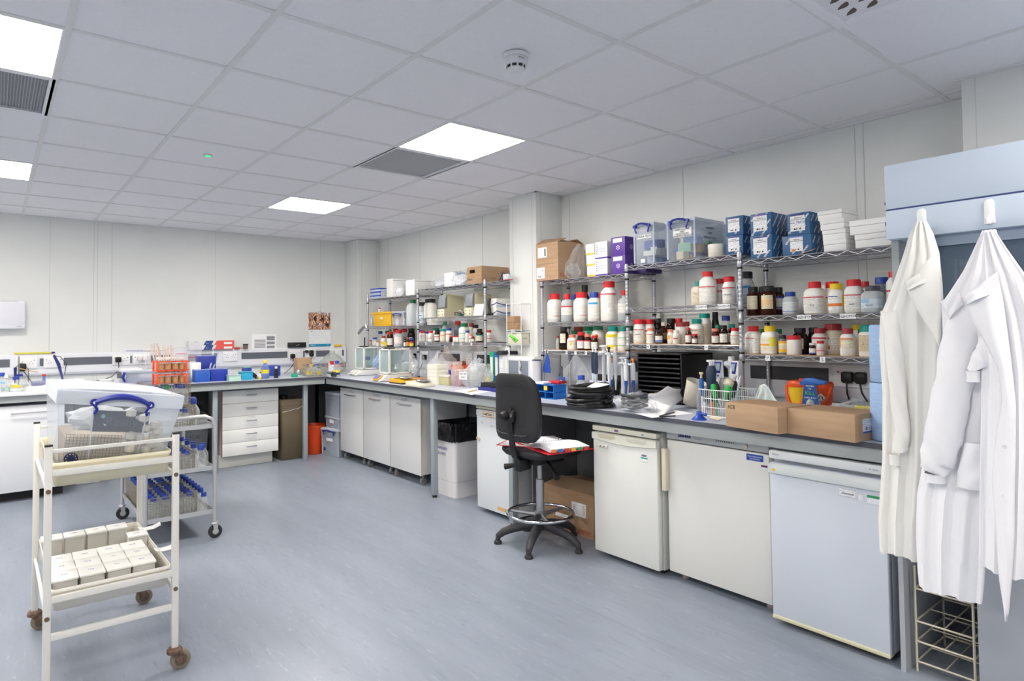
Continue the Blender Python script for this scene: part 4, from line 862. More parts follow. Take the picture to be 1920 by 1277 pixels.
# clear lidded crates with blue clip handles
CRATE = clear('#f6f8fb', .06, '#e6ebf3', .1, 'crate_plastic'); CRATE2 = clear('#f2f5fa', .35, '#e6ebf4', .3, 'crate_rim')
def clip_handle(parent, w, z, x=-.012, s=1):
    m = MB(); pts = [(x-.018*s*(1-(k/6-1)**4), w*(k/6-1), z+.016*s*(1-(k/6-1)**2)) for k in range(13)]
    m.tube(pts, .0075*s, 8)
    for q in (-1, 1): m.tube([(x, q*w, z), (x-.004, q*w*.94, z-.028*s), (x, q*w*.8, z-.045*s)], .006*s, 6); m.cyl((x-.012*s, q*w*.97, z), (x+.004, q*w*.97, z), .013*s, n=12)
    return m.build('clip_handle', NAVY, parent)
def crate_shell(o, w, h, d, taper=.93, lid=.02):
    m = MB()
    def ring(k, z, e=0): a = w/2*k+e; x0 = d/2-d/2*k-e; x1 = d/2+d/2*k+e; return [(x0, -a, z), (x0, a, z), (x1, a, z), (x1, -a, z)]
    P = [ring(taper, .002), ring(.985, h-lid)]
    for i in range(4):
        j = (i+1) % 4; m.add([P[0][i], P[0][j], P[1][j], P[1][i]], [(0, 1, 2, 3)])
    m.add(P[0], [(3, 2, 1, 0)])
    m.build('tub', CRATE, o, smooth=0, solid=.003)
    r = MB()
    for i in range(4):
        j = (i+1) % 4; A, B = ring(1, h-lid), ring(1, h-lid*.2); r.add([A[i], A[j], B[j], B[i]], [(0, 1, 2, 3)])
    r.add(ring(.98, h), [(0, 1, 2, 3)]); r.add(ring(1, h-lid*.2)+ring(.98, h), [(0, 1, 5, 4), (1, 2, 6, 5), (2, 3, 7, 6), (3, 0, 4, 7)])
    r.build('lid', CRATE2, o, smooth=0, solid=.003)
    b = MB()
    for s in (-1, 1):
        for q in (.45,): b.box(-.004+d*.03, .0+d*.03, s*w*q-.006, s*w*q+.006, .01, h-lid)
    b.build('ribs', CRATE2, o, smooth=0)
rnd = random.Random(11)
def crate_fill(o, w, h, d, cols, n, seed=1):
    rr = random.Random(seed)
    for k in range(n):
        c = cols[k % len(cols)]; a, b, e = rr.uniform(.05, .11), rr.uniform(.05, .1), rr.uniform(.03, .07); x = rr.uniform(.03, max(.031, d-.03-b)); y = rr.uniform(-w*.42, max(-w*.41, w*.42-a)); z = .006+(k % 3)*h*.19
        MB().box(x, x+b, y, min(y+a, w*.44), z, min(z+e, h*.8)).build('contents', mt(c, .5), o, bevel=.002)
o, w, h = fthing('storage_crate', 'clear lidded crate labelled PARA FILM on the top shelf', 'crate', 1186, 1226, SX+.0, TOPZ2, 419)
crate_shell(o, w, h, .30); clip_handle(o, w*.33, h*.93); crate_fill(o, w, h, .3, ['#5a86c4', '#e9e6dc', '#3b62b0', '#cfd9ec', '#f1f1ee', '#7fa3d8'], 10, 3)
l = sheet_x(o, 'paper_label', PAPER, -.065, .055, h*.63, h*.72, .002); text('PARA FILM', .024, Vector((.0005, -.004, h*.675)), FX, INK, l, shear=.2)
sheet_x(o, 'sticker', PRW, -.01, .025, h*.03, h*.12, .002)
o, w, h = fthing('storage_crate', 'larger clear crate with handwritten labels on front and side, on the top shelf', 'crate', 1247, 1303, SX+.0, TOPZ2, 411)
crate_shell(o, w, h, .34); clip_handle(o, w*.30, h*.93); crate_fill(o, w, h, .34, ['#4a74c0', '#7fa8dc', '#e6d9b0', '#e0b04a', '#8fc09a', '#d5deec', '#3d63ae'], 14, 5)
l = sheet_x(o, 'paper_label', PAPER, -.085, .055, h*.55, h*.78, .002)
for k, s in enumerate(('MINICOLUMN', 'AND', 'MOLECULAR', 'GENETICS MOULD')): text(s, .017, Vector((.0005, -.015, h*.74-k*h*.053)), FX, INK, l, shear=.2)
m = bpy.data.objects
for k, s in enumerate(('PARAFILM', 'AND', 'MEDIUM DEPTHS', 'FILM')): text(s, .02, Vector((.17, -w/2-.001, h*.78-k*h*.12)), FY, INK, o, name='side_lettering', shear=.2)
p = atx(1340, 470, SX+.05)
o = thing('round_tub', 'round cream tub before the larger clear crate on the top shelf', 'tub', (SX+.075, p.y, TOPZ2))
MB().lathe([(.05, 0), (.053, .004), (.053, .06)], 28).build('tub_body', mt('#e6e2d4', .5), o); MB().lathe([(.0545, .058), (.0545, .078), (.052, .081)], 28).build('lid', mt('#eae7dc', .5), o)
MB().lathe([(.0537, .02), (.0537, .022)], 28, cap0=False, cap1=False).build('seam', mt('#cfc9b8', .5), o)
# blue kit cartons with diagonal white wordmarks
BLU = mt('#2f5f8d', .45); BLU2 = mt('#234a73', .45)
_wm = {}
def wordmarks(o, w, h, d, seed):
    rr = random.Random(seed); vs = []
    key = 'q'
    if key not in _wm:
        t_ = text('QIAGEN', .014, Vector((0, 0, 0)), FZ, PAPER, None, spin=.85, bold=.0004); _wm[key] = ([v.co.copy() for v in t_.data.vertices], [list(p.vertices) for p in t_.data.polygons]); bpy.data.objects.remove(t_)
    V, Fc = _wm[key]; m = MB()
    for face, W in (('x', w), ('y', d)):
        nx = max(2, int(W/.042)); nz = max(2, int(h/.042))
        for a in range(nx):
            for b in range(nz):
                u = (a+.5)/nx*W+(.008 if b % 2 else -.008); z = (b+.5)/nz*h
                if u < .022 or u > W-.022 or z < .02 or z > h-.02: continue
                if face == 'x': m.add([(-.0007-v.z*.2, w/2-u-v.x, z+v.y) for v in V], Fc)
                else: m.add([(u+v.x, -w/2-.0007-v.z*.2, z+v.y) for v in V], Fc)
    m.build('wordmarks', PAPER, o, smooth=0)
def kit(pxl, pxr, xf, z0, h, label, seed, top='#2b3a8a', note=None, dots=False, depth=.2, lab=(.14, .8)):
    o, w, hh = fthing('kit_carton', label, 'box', pxl, pxr, xf, z0, h=h, py=450, group='blue kit cartons')
    MB().box(0, depth, -w/2, w/2, 0, h).build('carton', BLU, o, bevel=.0015); wordmarks(o, w, h, depth, seed)
    a, b = w/2-w*lab[0], w/2-w*lab[1]
    l = sheet_x(o, 'kit_label', PRW, b, a, h*.18, h*.94, -.0022); sheet_x(l, 'header', mt(top, .5, name='label_header'), b, a, h*.88, h*.94, -.003); sheet_x(l, 'barcode', barcode(), b+(a-b)*.25, a-(a-b)*.25, h*.24, h*.31, -.003)
    text('MinElute', .010, Vector((-.003, (a+b)/2, h*.78)), FX, INK, l); text('Gel Extraction Kit (250)', .0075, Vector((-.003, (a+b)/2, h*.7)), FX, INK, l)
    if note: text(note, .016, Vector((-.003, (a+b)/2, h*.56)), FX, BLUEINK, l, shear=.2)
    if dots:
        for q in (.1, .24): sheet_x(l, 'orange_dot', mt('#ef8a2c', .5), a-(a-b)*q-.012, a-(a-b)*q, h*.2, h*.3, -.0032)
    return o
kh = .118
kit(1361, 1394, SX+.04, TOPZ2+kh+.001, kh, 'upper blue kit carton of the stack on the middle bay', 1)
kit(1361, 1393, SX+.04, TOPZ2, kh, 'lower blue kit carton of the stack on the middle bay', 2)
kit(1408, 1447, SX+.0, TOPZ3+.136, .128, 'upper blue kit carton beside the shelf post, with a violet-headed label', 3, '#7a5aa8')
kit(1407, 1447, SX+.0, TOPZ3, .135, 'lower blue kit carton beside the shelf post', 4, '#2b2f7a')
kit(1477, 1519, SX+.03, TOPZ3+.113, .125, 'upper blue kit carton with blue handwriting, next to the white boxes', 5, '#2b2f7a', 'From TRACEY')
kit(1467, 1521, SX+.03, TOPZ3, .112, 'lower wide blue kit carton with two orange dots on its label', 6, '#7f86c8', None, True, .16, (.28, .72))
o, w, h = fthing('paper_slip', 'folded brown paper slip lying on the shelf edge before the blue cartons', 'paper', 1499, 1523, SX-.0, TOPZ3, h=.02, py=470)
MB().add([(0, w/2, 0), (.0, -w/2, .012), (.05, -w/2, .03), (.05, w/2, .004)], [(0, 1, 2, 3)]).build('slip', CARD, o, smooth=0, solid=.001)
# white flat boxes
WB = mt('#efefed', .5)
def wbox(pxl, pxr, xf, z0, h, label, depth=.2, lid=.42, group='white flat boxes', rz=0):
    o, w, hh = fthing('white_box', label, 'box', pxl, pxr, xf, z0, h=h, py=440, group=group); o.rotation_euler.z = rz
    MB().box(.002, depth-.002, -w/2+.002, w/2-.002, 0, h*(1-lid)).build('tray', WB, o, bevel=.0015); MB().box(0, depth, -w/2, w/2, h*(1-lid)+.001, h).build('lid', WB, o, bevel=.002)
for k, (a, b, hh, lb) in enumerate(((1543, 1586, .062, 'bottom'), (1541, 1586, .054, 'second from bottom'), (1538, 1583, .056, 'second from top'), (1533, 1580, .05, 'topmost'))):
    wbox(a, b, SX+.02+(.005 if k % 2 else 0), TOPZ3+sum((.063, .055, .057)[:k]), hh, f'flat white box, {lb} in the stack of four', .19, rz=(.02, -.03, .03, -.04)[k])
wbox(1602, 1672, SX+.0, TOPZ3, .07, 'lower white lidded box of the pair beside the fume cabinet', .2)
wbox(1593, 1668, SX-.005, TOPZ3+.071, .075, 'upper white lidded box of the pair beside the fume cabinet', .2, rz=.02)

# ---- upper shelves by the corner column
LZ1, LZ2 = 1.789, 1.84
for k, (z, lb) in enumerate(((0, 'bottom'), (.042, 'middle'), (.084, 'top'))):
    o, w, h = fthing('sandwich_box', f'small blue-lidded plastic tub, {lb} of its stack by the corner column', 'tub', 694, 712, SX+.02, LZ1+z, h=.041, py=548, group='blue-lidded tubs')
    MB().box(.004, .09, -w/2+.004, w/2-.004, 0, .026).build('tub', mt('#c6d2ea', .4), o, bevel=.003); MB().box(0, .094, -w/2, w/2, .026, .040).build('lid', mt('#3152b4', .4), o, bevel=.003)
for k in range(4):
    o, w, h = fthing('clear_box', f'shallow clear box with grey edges, {("lowest","second","third","topmost")[k]} beside the blue-lidded tubs', 'box', 714, 723.5, SX+.02, LZ1+k*.026, h=.025, py=548, group='shallow clear boxes')
    MB().box(0, .1, -w/2, w/2, 0, .018).build('tray', FROST, o, bevel=.002); MB().box(-.002, .102, -w/2-.001, w/2+.001, .018, .0245).build('lid', mt('#8f9fc4', .5), o, bevel=.001)
for a, b, yt, lb in ((724.5, 736, 523, 'tall narrow white carton on the top shelf by the corner column'), (760.5, 777, 525, 'square white carton between two plastic bags on the top shelf')):
    o, w, h = fthing('white_carton', lb, 'box', a, b, SX+.01, LZ1, yt)
    MB().box(0, .26, -w/2, w/2, 0, h).build('carton', WB, o, bevel=.002); MB().box(.0, .26, -w/2-.0008, -w/2, h-.02, h-.017).build('tape_line', DGREY, o, smooth=0)
o = thing('plastic_bag', 'clear bag of tissues between the two white cartons', 'bag', (SX+.09, atx(750, 545, SX+.08).y, LZ1)); crumple((.13, .17, .17), 5, 4, .22, .2).build('bag_body', BAG, o, smooth=0); crumple((.09, .12, .11), 6, 3, .15).build('contents', mt('#f1f1f4', .8), o)
o = thing('plastic_bag', 'loose clear bag of white caps at the end of the upper corner shelf', 'bag', (SX+.12, 5.35, LZ2)); crumple((.2, .3, .12), 15, 4, .3).build('bag_body', BAG, o, smooth=0); crumple((.15, .22, .07), 17, 3, .3).build('contents', mt('#e6e8ec', .6), o)
o = thing('plastic_bag', 'clear bag with a blue zip strip before the white carton', 'bag', (SX+.1, 5.02, LZ2)); crumple((.16, .2, .13), 19, 4, .3).build('bag_body', BAG, o, smooth=0)
o, w, h = fthing('white_carton', 'white carton with a blue tape patch beside the printed brown box', 'box', 833, 853, SX+.03, LZ2, 511)
MB().box(0, .24, -w/2, w/2, 0, h).build('carton', mt('#e9ebee', .5), o, bevel=.002); MB().box(.02, .12, -w/2-.001, -w/2, h*.66, h*.99).build('tape_patch', mt('#6f9fd8', .4), o, smooth=0); MB().box(-.001, .03, -w/2-.0015, -w/2+.03, h*.97, h+.001).build('dark_corner', DGREY, o, smooth=0)
o = thing('plastic_bag', 'clear bag full of crumpled white pieces before the blue-taped carton', 'bag', (SX+.045, atx(858, 530, SX).y, LZ2)); crumple((.1, .26, .15), 23, 4, .28, .2).build('bag_body', BAG, o, smooth=0); crumple((.08, .2, .11), 25, 4, .35).build('contents', mt('#dfe2e6', .6), o)
# printed brown box with a hand hole
o, w, h = fthing('cardboard_box', 'brown fruit-style box with a hand hole and blue print on the top shelf', 'box', 875, 903, SX+.005, LZ2, 500)
d = .33; t = .004; m = MB(); hw = w*.2
m.box(0, t, -w/2, w/2, 0, h*.62); m.box(0, t, -w/2, w/2, h*.82, h); m.box(0, t, -w/2, -hw*.3, h*.62, h*.82); m.box(0, t, hw*1.5, w/2, h*.62, h*.82)
m.box(d-t, d, -w/2, w/2, 0, h); m.box(t, d-t, -w/2, -w/2+t, 0, h); m.box(t, d-t, w/2-t, w/2, 0, h); m.box(t, d-t, -w/2+t, w/2-t, 0, t); m.build('carton', CARD, o, smooth=0)
MB().box(.02, d-.02, -w/2+.01, w/2-.01, h-.012, h-.006).build('inner_flap', CARD2, o, smooth=0)
BP = mt('#27508a', .6)
text('abico', .035, Vector((-.001, w*.28, h*.26)), FX, BP, o, shear=.3); text('lis', .13, Vector((d*.76, -w/2-.001, h*.36)), FY, BP, o, shear=.5); text('abico', .03, Vector((d*.42, -w/2-.001, h*.3)), FY, mt('#6d6a63', .6), o, shear=.2)
sheet_x(o, 'print_block', printed('#bf986b', '#6d5335', 140, .7), 0, w*.4, h*.33, h*.56); m = MB(); m.lathe([(.02, 0), (.025, .0005)], 12); 
o, w, h = fthing('leaflet_box', 'small pale printed box leaning before the brown fruit-style box', 'box', 943.5, 953, SX+.0, LZ2, 514)
MB().box(0, .03, -w/2, w/2, 0, h).build('carton', printed('#e3e7f0', '#4a5470', 120, .6), o, smooth=0); MB().box(-.002, .05, -w/2-.004, w/2+.004, -.001, .005).build('red_base', mt('#b53a45', .5), o)
# yellow tub
o, w, h = fthing('yellow_tub', 'yellow tapered tub with a white label on the upper corner shelf', 'tub', 697, 734, SX+.02, 1.462, 585)
m = MB(); P = []
for k, z in ((.84, 0), (.9, h*.86), (1, h*.87), (1, h)): P.append([(.1-.1*k, -w/2*k, z), (.1-.1*k, w/2*k, z), (.1+.1*k, w/2*k, z), (.1+.1*k, -w/2*k, z)])
m.grid(P, closed_u=True); m.add(P[0], [(3, 2, 1, 0)]); m.add(P[-1], [(0, 1, 2, 3)]); YT = mt('#f2bd1c', .4); m.build('tub_body', YT, o, smooth=0)
sheet_x(o, 'paper_label', PRW, -.02, .04, h*.48, h*.62, .004)
p = Vector((SX+.1, atx(712, 580, SX+.1).y, 1.462+h)); bottle(0, 0, 0, 0, 0, 'white', 'red', 0, 'jar', 0, L(), 'small white bottle with red cap standing on the yellow tub', '', pos=p, h=.055, r=.018); flush_labels()
o = thing('clear_dish', 'shallow clear dish on the yellow tub lid', 'dish', (SX+.1, p.y-.08, 1.462+h)); MB().lathe([(.035, 0), (.04, .022), (.038, .022)], 20).build('dish', FROST, o)
o, w, h = fthing('storage_crate', 'small clear crate with a blue clip handle beside the yellow tub', 'crate', 735, 757, SX+.02, 1.462, 584)
crate_shell(o, w, h, .16, lid=.012); clip_handle(o, w*.33, h*.78, s=.7)
for k, c in enumerate(('#e9e4dd', '#c9625a', '#f0efe9')): MB().lathe([(.02, 0), (.02, .05), (.012, .06), (.012, .075)], 14, (.04, -w*.3+k*w*.3, .004)).build('contents', mt(c, .5), o)
o, w, h = fthing('white_tub', 'low round white tub with a yellow patch beneath the black-lidded jar', 'tub', 797, 819, B2-.07, 1.462, h=.073, py=600)
MB().lathe([(w*.52, 0), (w*.54, .03), (w*.56, .034), (w*.56, .06), (w*.5, .073)], 28, (w*.4, 0, 0)).build('tub_body', mt('#eef0ef', .4), o); sheet_x(o, 'yellow_patch', mt('#e8d33c', .5), -w*.35, -w*.1, .03, .05, -.022)
# two beige machines
BE = mt('#dcd6b4', .45); BG = mt('#8d9299', .4); BE2 = mt('#e5e0c6', .45)
for a, b, lb in ((821, 834, 'beige bench machine with a curved grey fascia, beside the shelf post by the jars'), (871.5, 885, 'beige bench machine with a curved grey fascia, beside the white card')):
    yt = 552 if a < 850 else 549
    o, w, h = fthing('bench_machine', lb, 'machine', a, b, SX+.03, 1.537, yt, group='beige bench machines')
    MB().prism([(.03, 0), (.24, 0), (.24, h*.93), (.06, h), (.03, h*.95)], 'y', -w/2, w/2).build('casing', BE, o, bevel=.006)
    MB().prism([(.0, h*.42), (.035, h*.40), (.035, h*.97), (.02, h*.97), (.005, h*.8)], 'y', -w/2+.002, w/2-.002).build('fascia', BG, o, bevel=.003)
    MB().prism([(-.01, .0), (.035, 0), (.035, h*.38), (-.012, h*.34)], 'y', -w/2, w/2-.004).build('socket_panel', BE2, o, bevel=.004)
    k = MB()
    for yy in (-.25, .25):
        for zz in (.1, .24): k.cyl((-.014, yy*w, h*zz), (-.008, yy*w, h*zz), .006, n=10)
    k.build('sockets', mt('#8a8360', .5), o)
o = thing('cable_coil', 'black cable and headband coiled between the two beige machines', 'cable', (SX+.07, atx(862, 588, SX+.07).y, 1.539))
m = MB(); m.tube([(.05*math.sin(a*.35), .055*math.cos(a*.35), .01+.028*abs(math.sin(a*.35))) for a in range(0, 32)], .004, 6); m.build('cable', BLACK, o); MB().tube([(0, .05*math.cos(a*.26), .006+.05*math.sin(a*.26)) for a in range(13)], .005, 6).build('band', mt('#b9bcc0', .4), o)
MB().cyl((-.01, .0, .012), (.03, .0, .012), .012, n=12).build('teal_plug', mt('#3fa58e', .4), o)
o, w, h = fthing('white_card', 'white folded card with a pale ribbon beside the beige machine', 'card', 886.5, 904, SX+.03, 1.537, 570)
MB().prism([(0, 0), (.004, 0), (.03, h), (.026, h)], 'y', -w/2, w/2).build('card', PAPER, o, smooth=0); MB().prism([(.06, 0), (.064, 0), (.03, h), (.026, h)], 'y', -w/2, w/2).build('card_back', PAPER, o, smooth=0)
text('Certificate', .012, Vector((.019, 0, h*.72)), FX, mt('#8a8c92', .5), o)
o = thing('handset', 'black desk telephone handset on a base behind the shelf post', 'phone', (SX+.06, atx(916, 580, SX+.05).y, 1.537))
MB().tube([(0, 0, .02), (.0, 0, .06), (-.01, 0, .1), (-.006, 0, .14), (0, 0, .155)], [.02, .014, .012, .018, .016], 10).build('handset_body', mt('#3b3c41', .4), o)
MB().box(-.03, .04, -.03, .03, 0, .022).build('base', mt('#3b3c41', .4), o, bevel=.006)
for k, (z, lb) in enumerate(((0, 'lower'), (.072, 'upper'))):
    o, w, h = fthing('glove_carton', f'{lb} white carton with a dark blue wave, past the shelf post', 'box', 921 if k else 925, 931, SX+.04, 1.537+z, h=.071 if not k else .078, py=575, group='wave cartons')
    MB().box(0, .23, -w/2, w/2, 0, h).build('carton', mt('#ecebe4', .5), o, bevel=.0015)
    m = MB(); P = [[], []]
    for i in range(13):
        x = .23*i/12; z_ = h*.45-.02*math.sin(PI*i/12); P[0].append((x, -w/2-.001, z_)); P[1].append((x, -w/2-.001, z_+.009))
    m.grid(P); P = [[(-.001, w/2-w*i/6, h*.45-.02+.02*(i/6)**2) for i in range(7)], [(-.001, w/2-w*i/6, h*.459-.011+.02*(i/6)**2) for i in range(7)]]; m.grid(P); m.build('wave', mt('#1f3d86', .5), o, smooth=0)
    MB().box(0, .23, -w/2-.0008, -w/2, .004, h*.2).build('base_print', mt('#b4cbe8', .5), o, smooth=0); MB().box(.17, .23, -w/2-.0012, -w/2-.0008, .004, .012).build('orange_line', mt('#e3884a', .5), o, smooth=0)
# silver torch-like sleeve hanging on the corner post
p = atx(680, 610, SX-.03)
o = thing('metal_sleeve', 'grey ribbed metal sleeve sticking out from the corner shelf post', 'sleeve', (SX-.02, 6.78, 1.47))
MB().tube([(-.01, 0, -.005), (-.02, .05, -.025), (-.02, .12, -.065), (-.02, .16, -.09)], [.018, .02, .019, .018], 14).build('sleeve', STEEL, o); MB().cyl((0, -.01, -.03), (0, .01, .02), .015, n=10).build('clamp', STEEL, o)
# wire rack on the column with a carton of gloves
o = thing('wall_rack', 'white wire wall rack with open shelves fixed to the column', 'rack', (3.64, atx(970, 620, 3.6).y, 1.27))
R0 = atx(950, 600, 3.53); R1 = atx(977, 600, 3.53); RT = atx(960, 570, 3.53).z-1.27; yy0, yy1 = (R1.y-o.location.y), (R0.y-o.location.y); yb = -.12
WW = mt('#eceef0', .4); m = MB()
for x, y in ((-.11, yy0), (-.11, yy1), (-.003, yy0), (-.003, yy1)): m.cyl((x, y, -.07), (x, y, RT), .0035, n=6)
m.build('uprights', WW, o)
for z in (.0, .105, .125, RT):
    f = MB()
    for a, b in (((-.11, yy0), (-.11, yy1)), ((-.11, yy1), (-.003, yy1)), ((-.003, yy1), (-.003, yy0)), ((-.003, yy0), (-.11, yy0))): f.cyl((a[0], a[1], z), (b[0], b[1], z), .003, n=6)
    if z < RT:
        for k in range(6): f.cyl((-.11, yy0+(yy1-yy0)*k/5, z), (-.003, yy0+(yy1-yy0)*k/5, z), .002, n=5)
    f.build('wire_tier', WW, o)
oy = o.location.y
g1 = thing('glove_box', 'cream carton with bright green glove print in the wall rack', 'box', (3.535, oy+(yy0+yy1)/2, 1.276)); w = (yy1-yy0)*.95
MB().box(0, .09, -w/2, w/2, 0, .1).build('carton', mt('#d9d5c2', .5), g1, bevel=.002); m = MB()
for k in range(5): m.tube([(-.001, -.01+k*.001, .05), (-.002, w*.28-k*w*.13, .075-k*.01), (-.001, w*.36-k*w*.1, .066-k*.013)], [.012, .009, .004], 6)
m.build('green_print', mt('#5fd33a', .5), g1)
text('MEDIUM', .014, Vector((-.001, 0, .09)), FX, DGREY, g1); text('NITRILE', .012, Vector((.045, -w/2-.001, .05)), FY, DGREY, g1)
g2 = thing('brown_carton', 'plain brown carton on the upper tier of the wall rack', 'box', (3.545, oy+.0, 1.402)); MB().box(0, .08, -w*.1, w*.42, 0, .115).build('carton', CARD2, g2, bevel=.001); MB().box(-.001, 0, -w*.1, w*.42, .06, .064).build('tape', mt('#7d5a36', .6), g2, smooth=0)
g3 = thing('brown_packet', 'rounded brown paper packet beside the carton in the wall rack', 'packet', (3.56, oy-w*.32, 1.402)); MB().lathe([(.04, 0), (.042, .03), (.03, .05), (.01, .055)], 14, ay=.6).build('packet', CARD2, g3)
tg = thing('hanging_tag', 'white printed tag lettered IS hanging below the wall rack', 'tag', (3.525, oy+yy1-.01, 1.16)); MB().box(0, .0015, -.03, .03, 0, .085).build('tag', PAPER, tg, smooth=0); text('IS', .05, Vector((-.001, 0, .045)), FX, INK, tg, bold=.001); MB().tube([(0, 0, .085), (.002, 0, .112)], .0015, 4).build('string', INK, tg)
# ================================================================ things on the shelf-side bench
def on(px, py, x=None, z=BT):        # a point on the bench top seen at a pixel
    return atz(px, py, z)
def cyl_thing(name, label, cat, px, py_base, w, ytop, group=None):
    p = on(px, py_base); r = w*mpp(p)/2; d = math.hypot(p.x, p.y); p = Vector((p.x*(1+r/d), p.y*(1+r/d), BT)); h = atx(px, ytop, p.x).z-BT
    return thing(name, label, cat, p, 0, group), r, h
# two long cartons
for a, b, yb0, yb1, yt0, name, lb in ((1361, 1459, 799, 815, 754, 'cardboard_box', 'long closed brown carton marked in pen, closer to the wire pipette basket'), (1477, 1604, 813, 831, 766, 'cardboard_box', 'long closed brown carton with a printed end label beside the blue paper rolls')):
    A, B = on(a, yb0), on(b, yb1); w = (A-B).length; ang = math.atan2(B.x-A.x, -(B.y-A.y)); h = atx(a, yt0, A.x).z-BT; d = .235
    o = thing(name, lb, 'box', ((A.x+B.x)/2, (A.y+B.y)/2, BT), ang)
    MB().box(0, d, -w/2, w/2, 0, h).build('carton', CARD, o, bevel=.002)
    MB().box(.04, d, -w/2+.0005, w/2-.0005, h, h+.0015).build('top_flap', CARD2, o, smooth=0)
    if a < 1400: text('SCR', .026, Vector((-.001, w/2-.035, h*.82)), FX, DGREY, o, shear=.2)
    else:
        l = sheet_y(o, 'address_label', printed('#e6e8ee', '#4a4f5c', 130, .6), .06, .155, h*.3, h*.82, -w/2); sheet_y(l, 'blue_band', mt('#4556a8', .5), .06, .155, h*.3, h*.36, -w/2-.001); sheet_y(l, 'barcode', barcode(), .075, .135, h*.4, h*.52, -w/2-.001)
# white wire basket of pipettes and tools
A, B = on(1315, 779), on(1361, 786); p = (A+B)/2; w = .20; d = .24; hb = atx(1315, 731, A.x).z-BT
o = thing('wire_basket', 'white wire basket crammed with pipettes and green-handled tools', 'basket', (p.x+.005, p.y, BT), -.1)
m = MB(); n = 14
for zz in (0, .33, .66, 1):
    z = .004+hb*zz; pts = [(0, -w/2, z), (0, w/2, z), (d, w/2, z), (d, -w/2, z)]
    for i in range(4): m.cyl(pts[i], pts[(i+1) % 4], .0022, n=5)
m.build('hoops', WW, o); m = MB()
for i in range(n+1):
    y = -w/2+w*i/n; m.cyl((0, y, .003), (0, y, hb+.003), .0013, n=4); m.cyl((d, y, .003), (d, y, hb+.003), .0013, n=4); m.cyl((0, y, .004), (d, y, .004), .0013, n=4)
    x = d*i/n; m.cyl((x, -w/2, .003), (x, -w/2, hb+.003), .0013, n=4); m.cyl((x, w/2, .003), (x, w/2, hb+.003), .0013, n=4)
m.build('upright_wires', WW, o)
def tool(label, x, y, col, L_, r, tilt=(0, 0), tip='#e8e8ea', name='pipette', head=None, cat='pipette'):
    q = thing(name, label, cat, (p.x+x, p.y+y, BT+.008)); dx, dy = tilt; c = mt(col, .4)
    top = Vector((dx*L_, dy*L_, L_)); mid = top*.5
    MB().cyl((0, 0, 0), mid, .004, .008, 10).build('shaft', mt(tip, .4, name='pale_shaft'), q)
    MB().tube([mid, mid.lerp(top, .3), mid.lerp(top, .8), top], [r*.8, r, r*1.1, r*.7], 10).build('grip', c, q)
    if head: MB().lathe([(r*.5, 0), (r*.5, .018), (r*.95, .02), (r*.95, .03)], 12, tuple(top)).build('plunger', mt(head, .4, name='plunger'), q)
    return q
tool('dark blue multichannel pipette standing tall in the wire basket', .05, .045, '#23344e', .27, .026, (0, -.03), head='#e9e9ec')
tool('blue and black pipette with a cream button at the basket corner', .03, .082, '#1f5fae', .2, .012, (0, .03), head='#efe2bd')
tool('green-handled tool lying in the basket, closer to the corner', .035, -.0, '#2bb457', .17, .014, (-.05, .08), '#35b061', 'hand_tool', cat='tool')
tool('green-handled tool beside the cream glove finger in the basket', .035, -.055, '#27a84f', .165, .02, (-.02, -.12), '#35b061', 'hand_tool', cat='tool')
tool('orange-shafted stirrer standing among the basket tools', .02, .012, '#24262b', .15, .01, (.05, .05), '#e0622e', 'stirrer', cat='tool')
tool('black pipette with a white button leaning across the basket', .06, -.02, '#1d1f27', .18, .014, (0, .22), '#dfe1e6')
tool('black stubby pipette at the back of the basket', .12, -.04, '#202228', .185, .016, (.0, -.1), '#c9cbd2', head='#dcdde2')
tool('silver spatula leaning outwards over the basket rim', .09, -.06, '#c9ccd4', .22, .006, (-.1, -.3), '#d2d5db', 'spatula', cat='tool')
tool('grey adjustable pipette with pale collar in the basket', .1, .01, '#a9adb2', .2, .017, (0, -.05), '#c9cbd2')
tool('slim clear-stemmed pipette near the basket front', .015, .06, '#6e7688', .14, .007, (.02, 0), '#c5cfdd')
tool('slim dark marker near the basket front', .015, -.08, '#1b1d24', .13, .007, (.03, .02), '#2a2c34', 'marker', cat='pen')
o = thing('glove_finger', 'cream rubber bulb poking out of the wire basket', 'bulb', (p.x+.1, p.y-.035, BT+.16)); MB().lathe([(.012, -.03), (.02, 0), (.03, .02), (.024, .04), (.008, .05)], 14).build('bulb', mt('#efe6cb', .5), o)
